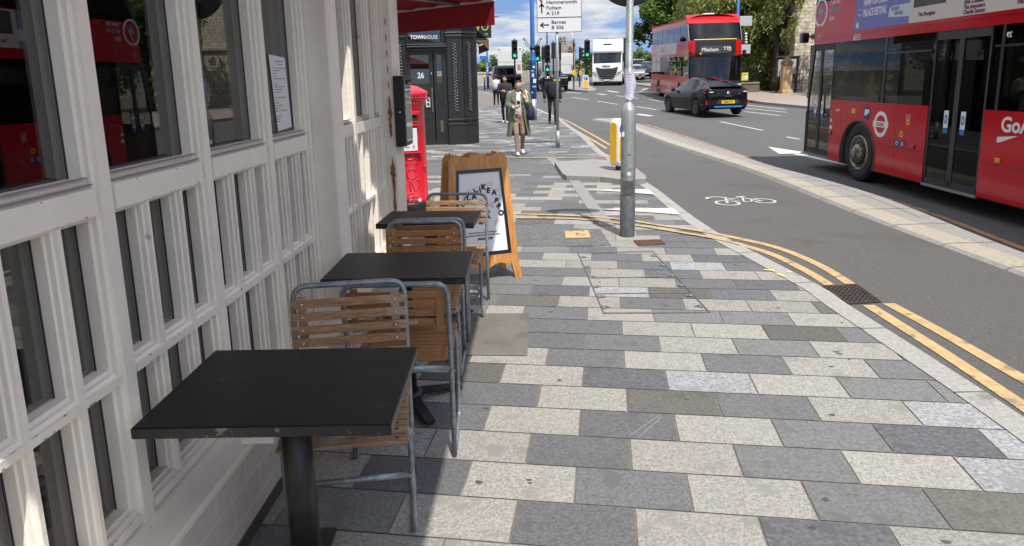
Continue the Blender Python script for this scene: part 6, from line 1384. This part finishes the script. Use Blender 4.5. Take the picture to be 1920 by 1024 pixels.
tag(s.build('churchyard_shrubs'), kind='stuff')
# hedge of river trees behind, too far to count
s = MB()
for i in range(5200):
    x = rd.uniform(-60, 70); y = 215 + rd.uniform(0, 12); z = -3 + rd.random() * (7.5 + 1.8 * math.sin(x * .21) + 1.2 * math.sin(x * .53)); a = Vector((rd.gauss(0, 1), rd.gauss(0, 1), rd.gauss(0, 1))).normalized(); b = a.orthogonal().normalized(); sz = .5 + .5 * rd.random()
    s.face([Vector((x, y, z)) + a * sz, Vector((x, y, z)) + b * sz * .6, Vector((x, y, z)) - a * sz, Vector((x, y, z)) - b * sz * .6], rd.choice(lf + lfy[:2]))
tag(s.build('distant_woods'), kind='stuff')

# ================================================================ church, churchyard wall, railings, pier, notice board
stone_w = brickmat('coursed_ragstone', (.50, .44, .33), (.62, .56, .44), (.36, .32, .25), bw=.42, bh=.19, msize=.02, rough=.9, axis='XZ', bump=.8, offset=.37, var=.4, vscale=5.)
stone_s = brickmat('coursed_ragstone_side', (.50, .44, .33), (.62, .56, .44), (.36, .32, .25), bw=.42, bh=.19, msize=.02, rough=.9, axis='YZ', bump=.8, offset=.37, var=.4, vscale=5.)
pale_stone = mat('pale_dressed_stone', (.46, .41, .33), .85, var=.2, scale=3, bump=.2, bscale=30)
o = thing('church_building', 'pale rough stone church wall behind the nearest bus on the right', 'building', (17.25, 40.2, .4))
s = MB(); s.box((0, 0, -.5), (16, 16, 11), stone_w); s.box((-.03, .03, -.5), (0, 16, 11), stone_s); s.build('wall', o)
s = MB()
for z in (3.3, 6.5): s.bbox((-.15, -.15, z), (16, .05, z + .22), pale_stone, .03)
s.bbox((-.3, -.35, -.5), (.6, .3, 5.2), stone_w, .03); s.build('buttress', o)
for x in (3.2, 7.2, 11.2):
    s = MB(); s.box((x - .6, -.05, 2.2), (x + .6, -.01, 5.2), black_gloss); s.prism([(x + .6 * math.cos(R(a)), -.01, 5.2 + .9 * math.sin(R(a))) for a in range(0, 181, 15)], (0, -.04, 0), black_gloss); s.bbox((x - .75, -.08, 2.05), (x + .75, .02, 2.2), pale_stone, .02); s.build('window', o)
s = MB(); s.prism([(-.3, -.4, 11), (16.3, -.4, 11), (16.3, 8, 16), (-.3, 8, 16)], (0, 0, .2), mat('slate', (.08, .085, .095), .7)); s.build('roof', o)
wy = 40.6
o = thing('churchyard_wall', 'low dark stone churchyard wall carrying iron railings', 'wall', (0, 0, 0)); wst = mat('dark_weathered_stone', (.15, .125, .09), .9, var=.35, scale=4, bump=.4, bscale=20)
s = MB(); zw = road(wy) + .12; s.bbox((12.4, wy, zw - .2), (15.35, wy + .35, zw + .48), wst, .02); s.bbox((12.4, wy - .04, zw + .48), (15.35, wy + .39, zw + .58), mat('weathered_coping', (.24, .21, .16), .9, var=.3, scale=5), .02); s.build('stone_wall', o)
o2 = thing('iron_railings', 'black iron railings with spear tops on the low churchyard wall', 'railings', (0, 0, 0)); s = MB()
for z in (.66, 1.30): s.box((12.4, wy + .16, zw + z), (15.35, wy + .20, zw + z + .035), black_metal)
for k in range(27): x = 12.45 + k * .11; s.tube([(x, wy + .18, zw + .58), (x, wy + .18, zw + 1.40), (x, wy + .18, zw + 1.50)], [.013, .013, .002], black_metal, 6)
for x in (12.5, 13.9, 15.3): s.tube([(x, wy + .18, zw + .55), (x, wy + .18, zw + 1.55)], .03, black_metal, 8); s.ball((x, wy + .18, zw + 1.58), .045, black_metal)
s.build('rails', o2)
a = atY(1392, 136.5, wy); b = atY(1404, 151, wy); s = MB(); s.bbox((a.x, wy + .12, b.z), (b.x, wy + .135, a.z), mat('lime_yellow_sign', (.62, .58, .08), .6), .004); s.box((a.x + .2, wy + .115, b.z + .08), (b.x - .04, wy + .119, b.z + .3), white_sheet); s.box((a.x + .04, wy + .116, a.z - .12), (b.x - .05, wy + .119, a.z - .10), ink); tag(s.build('yellow_notice'), 'lime yellow notice fixed to the churchyard railings', 'notice')
def pier(x, y, label):
    z = road(y) + .12; o = thing('gate_pier', label, 'gate pier', (x, y, z), 0, 'stone piers of the churchyard gate'); hs = mat('honey_stone', (.46, .33, .18), .85, var=.22, scale=4, bump=.3, bscale=18)
    s = MB(); s.bbox((-.30, -.30, -.1), (.30, .30, .18), hs, .03); s.loft([[(r * sx, r * sy, zz) for sx, sy in ((-1, -.6), (-.6, -1), (.6, -1), (1, -.6), (1, .6), (.6, 1), (-.6, 1), (-1, .6))] for r, zz in ((.27, .18), (.26, 1.50))], hs, smooth=False); s.build('shaft', o)
    s = MB(); dks = mat('weathered_brown_stone', (.25, .165, .11), .9, var=.35, scale=6, bump=.4, bscale=18); s.lathe([(.27, 1.48), (.30, 1.52), (.36, 1.58), (.36, 1.62), (.30, 1.66), (.33, 1.72), (.27, 1.78), (.20, 1.86), (.18, 1.90), (.12, 1.97), (.10, 2.0), (.05, 2.04)], dks, seg=8, smooth=False)
    for k in range(8): a = math.pi / 4 * k; s.ball((.31 * math.cos(a), .31 * math.sin(a), 1.68), (.06, .06, .07), dks, 8, 6)
    s.build('carved_cap', o); s = MB(); s.lathe([(.025, 2.03), (.02, 2.15), (.05, 2.2), (.02, 2.26), (.03, 2.32), (.005, 2.38)], black_metal, seg=10); s.build('finial', o)
pier(atY(1472.5, 178, 38.6).x, 38.6, 'honey coloured stone gate pier with a carved cap at the end of the churchyard railings')
pier(18.6, 34.8, 'stone gate pier nearer the chestnut tree, seen only as a reflection in the shop window')
o = thing('notice_board', 'dark framed double notice board with white papers behind the stone pier', 'notice board', (0, 39.6, 0)); a = atY(1456, 107, 39.6); b = atY(1496, 148, 39.6)
s = MB(); fb = mat('dark_brown_timber', (.035, .026, .02), .6); s.bbox((a.x, 0, b.z), (b.x, .08, a.z), fb, .02); s.bbox((a.x - .06, -.06, a.z - .05), (b.x + .06, .14, a.z + .05), fb, .02); s.box((a.x + .05, .02, 0), (a.x + .15, .08, b.z), fb); s.box((b.x - .15, .02, 0), (b.x - .05, .08, b.z), fb); s.build('frame', o)
s = MB(); m_ = (a.x + b.x) / 2; s.box((a.x + .12, -.012, b.z + .15), (m_ - .15, -.002, a.z - .15), mat('paper_grey', (.42, .42, .44), .6)); s.build('paper', o); s = MB(); s.box((m_ + .15, -.012, b.z + .25), (b.x - .15, -.002, a.z - .12), mat('paper_grey', (.42, .42, .44), .6)); s.build('paper', o)
o = thing('iron_gate', 'dark iron gate leaf folded back beside the stone pier', 'gate', (0, 0, 0)); s = MB(); g0 = atY(1484, 180, 38.9).x
for k in range(5): s.tube([(g0 + .11 * k, 38.9 - .05 * k, zw - .1), (g0 + .11 * k, 38.9 - .05 * k, zw + 1.05)], .016, black_metal, 6)
for z in (.1, .55, .95): s.box((g0, 38.68, zw + z), (g0 + .46, 38.9, zw + z + .04), black_metal)
s.build('gate_leaf', o)
# brick terrace farther along the right hand side (seen in reflections)
o = thing('terrace_building', 'red brick shop terrace across the road, out of the picture on the right', 'building', (24, -12, .1)); rb = brickmat('red_brick', (.30, .10, .05), (.36, .13, .07), (.38, .32, .27), axis='YZ')
s = MB(); s.box((0, 0, -.3), (9, 34, 10), rb); s.build('wall', o)
for y in range(2, 33, 4):
    for z in (4, 7): s = MB(); s.box((-.06, y - .6, z), (-.0, y + .6, z + 1.7), white_paint); s.box((-.08, y - .52, z + .08), (-.06, y + .52, z + 1.62), black_gloss); s.build('window', o)
s = MB(); s.box((-.15, .3, .2), (-.01, 33.7, 3.0), black_gloss); s.box((-.3, 0, 3.0), (0, 34, 3.5), cream); s.build('shop_windows', o)
# church tower over the river
o = thing('church_tower', 'old battlemented stone church tower with a stair turret and flag pole across the river', 'tower', (0, 232, 0)); ts = mat('old_tower_stone', (.33, .29, .22), .9, var=.35, scale=.7, bump=.2, bscale=2, detail=8)
x0 = atY(1047, 90, 232).x; xt = atY(1061, 90, 232).x; x1 = atY(1080, 90, 232).x; zt = atY(1068, 82, 232).z; zt2 = atY(1057, 70, 232).z
s = MB(); s.box((x0, 0, -6), (x1, 6, zt), ts); s.box((x0 - .1, -.15, zt - 2.2), (x1 + .1, 6, zt - 2.0), ts)
n = 6
for k in range(n): w = (x1 - xt) / n; s.box((xt + w * k, 0, zt), (xt + w * (k + .55), .6, zt + .9), ts); s.box((xt + w * k, 5.4, zt), (xt + w * (k + .55), 6, zt + .9), ts)
s.build('tower_body', o)
s = MB(); c = (x0 + xt) / 2; r = (xt - x0) / 2; s.lathe([(r, -6), (r, zt2 - 1.3), (r * 1.12, zt2 - 1.2), (r * 1.12, zt2 - .4)], ts, (c, .4, 0), 8, smooth=False)
for k in range(8): a = math.pi / 4 * (k + .5); s.box((c + r * math.cos(a) - .25, .4 + r * math.sin(a) - .25, zt2 - .4), (c + r * math.cos(a) + .25, .4 + r * math.sin(a) + .25, zt2 + .2), ts)
s.build('stair_turret', o)
wx = atY(1069, 95, 232); s = MB(); s.prism([(wx.x - .75, -.05, wx.z - 1.2), (wx.x + .75, -.05, wx.z - 1.2), (wx.x + .75, -.05, wx.z + .5), (wx.x, -.05, wx.z + 1.5), (wx.x - .75, -.05, wx.z + .5)], (0, .04, 0), mat('dark_louvre', (.06, .055, .05), .9))
for d in (-.25, .25): s.box((wx.x + d - .06, -.1, wx.z - 1.2), (wx.x + d + .06, -.05, wx.z + .9), ts)
s.build('belfry_window', o)
s = MB(); s.tube([(x1 - .8, 3, zt), (x1 - .8, 3, zt + 4.2)], .07, white_paint, 6); s.box((x1 - .7, 3, zt + 3.6), (x1 + .1, 3.03, zt + 4.1), mat('pale_flag', (.55, .3, .3), .8)); s.build('flag_pole', o)
# stone parapets
par = mat('parapet_granite', (.40, .37, .33), .85, var=.2, scale=1.2, bump=.2, bscale=8)
def parapet(label, a, b):
    o = thing('stone_parapet', label, 'wall'); a = Vector(a); b = Vector(b); d = (b - a); L = d.length; d.normalize(); z0 = terr(a.y); z1 = terr(b.y); nn_ = Vector((-d.y, d.x, 0)) * .4
    def P(t, z): q = a + d * (L * t); return Vector((q.x, q.y, z0 + (z1 - z0) * t + z))
    s = MB(); s.prism([P(0, -.5), P(1, -.5), P(1, 1.0), P(0, 1.0)], nn_, par); s.build('wall', o)
    s = MB(); off = nn_ * -.15; s.prism([P(0, 1.0) + off, P(1, 1.0) + off, P(1, 1.16) + off, P(0, 1.16) + off], nn_ * 1.3, par)
    k = int(L / 3.2)
    for i in range(k + 1): q = P(i / max(k, 1), -.4); s.prism([q + off - d * .3, q + off + d * .3, q + off + d * .3 + Vector((0, 0, 1.6)), q + off - d * .3 + Vector((0, 0, 1.6))], nn_ * 1.3, par)
    s.build('coping', o)
parapet('stone river wall left of the junction behind the taxi', (-13, 64, 0), (3.0, 70, 0)); parapet('left hand stone parapet of the bridge beyond the signals', (3.0, 70, 0), (13.5, 108, 0)); parapet('right hand stone parapet of the bridge behind the far bus', (20, 74, 0), (29, 108, 0))

# ================================================================ direction sign, lamp columns
sp_ = ground(1046, 277, pav); o = thing('direction_sign', 'white direction sign for Hammersmith, Fulham and Barnes on a thin grey pole', 'sign', (sp_.x, sp_.y, 0))
kx = 1 / 78.8
def sx_(px): return (px - 1046.5) * kx
def sz_(py): return 2.68 + (60.8 - py) * kx
s = MB(); s.tube([(0, 0, .38), (0, 0, 3.4)], .033, galv_post, 12); s.tube([(0, 0, 0), (0, 0, .40)], .052, galv_paint, 14); s.build('pole', o)
sb = mat('sign_white', (.70, .71, .72), .4)
s = MB(); P = [(x, z) for x, z in stadium((1091.5 - 1010) * kx, 62.5 * kx, sz_(61), .05)]; cx_ = sx_(1050.7)
s.prism([(x + cx_, -.05, z) for x, z in P], (0, .012, 0), ink)
P2 = stadium((1091.5 - 1010) * kx - .022, 62.5 * kx - .022, sz_(61) + .011, .042); s.prism([(x + cx_, -.0525, z) for x, z in P2], (0, .002, 0), sb); s.box((sx_(1010.5), -.0545, sz_(35.2)), (sx_(1091), -.0528, sz_(33.8)), ink)
for z in (2.85, 3.3): s.box((-.2, -.045, z), (.2, -.02, z + .04), galv)
brd = s.build('sign_board', o)
s = MB()
for b_, px, py, w in (('Hammersmith', 1027, 10.5, 1.0), ('Fulham', 1027, 20.3, 1.0), ('A 219', 1027, 29.8, 1.0), ('Barnes', 1036, 45.6, 1.0), ('B 306', 1036, 55, 1.0)): text(s, b_, .110, ink, (sx_(px), -.0535, sz_(py)), (1, 0, 0), (0, 0, 1), sx=1.12, bold=.0018)
s.box((sx_(1017.6), -.0545, sz_(27)), (sx_(1020), -.0528, sz_(11)), ink); s.prism([(sx_(x), -.0545, sz_(y)) for x, y in ((1018.8, 8), (1023.4, 14.5), (1023.4, 17), (1018.8, 13.5), (1014.4, 17), (1014.4, 14.5))], (0, .001, 0), ink)
s.box((sx_(1020), -.0545, sz_(48.6)), (sx_(1032), -.0528, sz_(46.2)), ink); s.prism([(sx_(x), -.0545, sz_(y)) for x, y in ((1014.6, 47.4), (1020.5, 42.8), (1023, 42.8), (1019.5, 47.4), (1023, 52.2), (1020.5, 52.2))], (0, .001, 0), ink)
s.build('sign_lettering', brd)
s = MB(); s.prism([(sx_(1013.5), -.06, sz_(-1)), (sx_(1016), -.06, sz_(-1)), (sx_(1020.5), -.06, sz_(6)), (sx_(1019), -.06, sz_(8)), (sx_(1017), -.06, sz_(5))], (0, -.01, 0), mat('dark_red_tape', (.22, .02, .05), .6)); s.build('red_tape', o)
s = MB(); rows_ = [[(-.02 - w * t, -.04 - .05 * math.sin(t * 3 + z), z) for t in (0, .33, .66, 1)] for z, w in ((.46, .06), (.36, .13), (.22, .19), (.10, .16), (.0, .12))]; s.loft(rows_, glass('thin_plastic', (.75, .76, .76), 1.3, .4, base=.25), closed=False); s.build('torn_plastic', o)
def column(label, px, py, Y, stickers=True, base=True, hgt=8.5, r=.085):
    p = atY(px, py, Y); z0 = terr(Y); o = thing('lamp_column', label, 'lamp post', (p.x, Y, z0), 0, 'blue painted lamp columns'); s = MB()
    if base: s.lathe([(.13, 0), (.125, .8)], galv_post, seg=20); s.build('grey_base', o); s = MB(); s.lathe([(.127, .8), (.125, 2.15), (.14, 2.18), (.13, 2.26), (.09, 2.4), (r, 2.5), (r * .8, hgt)], blue_pole, seg=20)
    else: s.lathe([(.11, 0), (.11, 2.0), (r, 2.2), (r * .8, hgt)], blue_pole, seg=16)
    s.tube([(0, 0, hgt), (.1, 0, hgt + .3), (.5, 0, hgt + .5)], .04, blue_pole, 8); s.build('shaft', o)
    s = MB(); s.bbox((.4, -.12, hgt + .42), (1.0, .12, hgt + .56), galv, .04); s.build('lantern', o)
    if base:
        s = MB()
        for sg in (-1, 1):
            for q in (0, 1): s.tube([(sg * .06, 0, 2.72 - q * .1), (sg * (.16 + .08 * q), 0, 2.80 - .02 * q), (sg * (.25 + .05 * q), 0, 3.0 - .02 * q), (sg * (.32 + .02 * q), 0, 3.04), (sg * (.33 + .02 * q), 0, 2.98), (sg * .30, 0, 2.97)], .012, black_metal, 6)
        s.tube([(0, 0, 2.60), (0, 0, 2.74)], .10, black_metal, 14); s.build('iron_scrolls', o)
    if stickers:
        rd_ = random.Random(px)
        for z, w, h in ((1.95, .09, .07), (1.82, .10, .05), (1.62, .05, .08), (1.62, .09, .14), (1.40, .13, .15), (1.24, .16, .05), (1.02, .05, .05), (2.55, .05, .07)):
            a = R(-90) + rd_.uniform(-.5, .5); rr_ = (.129 if base else .112) if z < 2.3 else r + .003
            s = MB(); s.prism([(rr_ * math.cos(a + t * w / rr_ / 2), rr_ * math.sin(a + t * w / rr_ / 2), zz) for t, zz in ((-1, z), (0, z), (1, z), (1, z + h), (0, z + h), (-1, z + h))], (.004 * math.cos(a), .004 * math.sin(a), 0), rd_.choice((white_sheet, white_sheet, mat('pale_blue_sticker', (.35, .55, .7), .5)))); s.build('sticker', o)
    return o
column('tall blue lamp column with grey foot and white stickers between the two walking people', 1000.5, 226, 26.2)
column('thin blue column far left by the black corner building', 915, 160, 56, hgt=5.2, base=False, r=.075)
column('blue column at the right edge of the far bus carrying signal backs', 1378, 165, 39.5, base=False, hgt=10)
column('blue column rising behind the roof of the far red bus', 1281, 40, 52, base=False, hgt=12)
p = atY(906, 108, 55.8); s = MB(); s.bbox((p.x - .28, 55.8, p.z - .13), (p.x + .30, 55.84, p.z + .13), blue_pole, .01); tag(s.build('finger_sign'), 'small blue finger sign on the thin far left column', 'sign')
o = thing('signal_cluster', 'dark signal head and two pale boxes hung on the right hand blue column', 'traffic light', (0, 39.3, 0))
def rect(s, x0, y0, x1, y1, d, m_, t=.15, r=.02): a = atY(x0, y0, 39.3); b = atY(x1, y1, 39.3); s.bbox((a.x, d, b.z), (b.x, d + t, a.z), m_, r)
pg = mat('pale_grey_box', (.42, .45, .45), .5)
s = MB(); rect(s, 1387.5, 30.5, 1410, 48.5, 0, pg, .12); s.build('upper_box', o); s = MB(); rect(s, 1386, 84, 1407, 100.5, 0, pg, .12); rect(s, 1385, 85.5, 1390, 97, -.02, white_sheet, .02, .004); s.build('lower_box', o)
s = MB(); rect(s, 1385, 60, 1402, 82.5, .1, ink, .2); s.build('signal_back', o); s = MB()
for k in range(4): a = atY(1399.5, 63.5 + 5.3 * k, 39.3); s = MB(); s.ball((a.x, .08, a.z), (.075, .12, .07), white_paint, 10, 8); s.build('signal_hood', o)

# ================================================================ traffic signals
def signal(label, px, y0, y1, Y, lit=False, back=False, turn=0., ped=False, tall=None, box=False, w=.40):
    a = atY(px, y0, Y); b = atY(px, y1, Y); h = a.z - b.z; zg = road(Y) + .1; o = thing('traffic_signal', label, 'traffic light', (a.x, Y, 0), turn, 'traffic signals at the junction')
    s = MB(); s.tube([(0, .12, zg - .1), (0, .12, tall or a.z + .12)], .06 if not tall else .05, black_metal, 10); s.build('post', o)
    s = MB(); s.bbox((-w / 2, -.08, b.z), (w / 2, .10, a.z), ink, .03)
    if not back: s.box((-w / 2 - .02, .03, b.z - .03), (w / 2 + .02, .045, a.z + .03), ink)
    s.build('head', o)
    if not back:
        for k in range(3):
            z = a.z - h * (k + .5) / 3; s = MB(); lit_ = lit and k == 2
            s.lathe([(.001, -.004), (.11, -.004), (.11, .01)], green_lamp if lit_ else mat('dark_lens', (.02, .012, .012), .2), (0, 0, 0), 16, Matrix.Translation((0, -.085, z)) @ Matrix.Rotation(math.pi / 2, 4, 'X')); ln = s.build('lens', o)
            s = MB(); s.loft([[(.125 * math.cos(R(t)), -.08 - d * (1 if 20 < t < 160 else .5), z + .125 * math.sin(R(t))) for t in range(-20, 201, 20)] for d in (0, .2)], ink, closed=False); s.build('hood', ln)
    if ped: s = MB(); q = atY(px, 131, Y); s.bbox((-.16, -.06, q.z - .25), (.16, .06, q.z + .35), ink, .02); s.build('pedestrian_head', o); s = MB(); s.lathe([(.09, 0), (.09, .01)], green_lamp, (0, 0, 0), 14, Matrix.Translation((0, -.062, q.z)) @ Matrix.Rotation(math.pi / 2, 4, 'X')); s.build('green_figure', o)
    if box: s = MB(); q = atY(px, 137, Y); s.bbox((-.10, -.02, q.z - .18), (.10, .14, q.z + .18), yellow, .02); s.build('push_button_box', o)
signal('nearest left signal showing green, above the woman in black', 964.5, 76, 110, 47, True, w=.36)
signal('signal showing green directly right of the tall blue column', 1007.5, 86, 115, 50, True, w=.38)
signal('unlit signal on a tall post with a small green pedestrian lamp lower down', 1026, 85, 117, 50, False, ped=True, tall=6.0, w=.38)
signal('back of a signal head just left of the direction sign pole', 1037.5, 80, 110, 50, back=True, w=.30)
signal('narrow signal back just right of the direction sign pole', 1050, 80, 112, 50.5, back=True, w=.16)
signal('dark signal between the two leftmost green ones of the centre group', 1018, 88, 112, 52, back=True, w=.24)
signal('black post with small side heads and a yellow push button box on the traffic island', 1076, 80, 88, 50, back=True, box=True, w=.14, tall=4.3)
signal('signal turned sideways on a thin post between the island post and the right green signal', 1089.5, 90, 112, 54, turn=R(65), box=True, w=.34)
signal('right hand signal showing green beside the white lorry', 1101, 76, 108, 50.5, True, w=.38)
kb = ground(1098, 167.5, lambda Y: road(Y) + .12); o = thing('keep_left_bollard', 'white edged yellow bollard with a blue arrow disc on the traffic island', 'bollard', (kb.x, kb.y, road(kb.y) + .12))
s = MB(); P = stadium(.44, .95, .06, .20); s.prism([(x, -.08, z) for x, z in P], (0, .16, 0), bol); s.lathe([(.08, -.05), (.08, .1)], black_metal, seg=12); s.build('shell', o)
s = MB(); P = stadium(.36, .56, .10, .17); s.prism([(x, -.085, min(z, .60)) for x, z in P], (0, -.004, 0), yellow); s.build('yellow_panel', o)
s = MB(); s.lathe([(.155, 0), (.155, .006)], blue_pole, (0, 0, 0), 24, Matrix.Translation((0, -.082, .79)) @ Matrix.Rotation(math.pi / 2, 4, 'X')); d = s.build('blue_disc', o); s = MB()
s.prism([(-.09, -.092, .70), (-.09, -.092, .80), (-.055, -.092, .77), (.06, -.092, .885), (.085, -.092, .86), (-.03, -.092, .745), (.0, -.092, .70)], (0, .003, 0), white_paint); s.build('white_arrow', d)
p = ground(909, 169, road); s = MB(); s.tube([(p.x, p.y, road(p.y)), (p.x, p.y, road(p.y) + 1.0)], .06, black_metal, 10); s.ball((p.x, p.y, road(p.y) + 1.05), .09, yellow); tag(s.build('street_post'), 'black street post with a yellow top by the river wall on the far left', 'post')
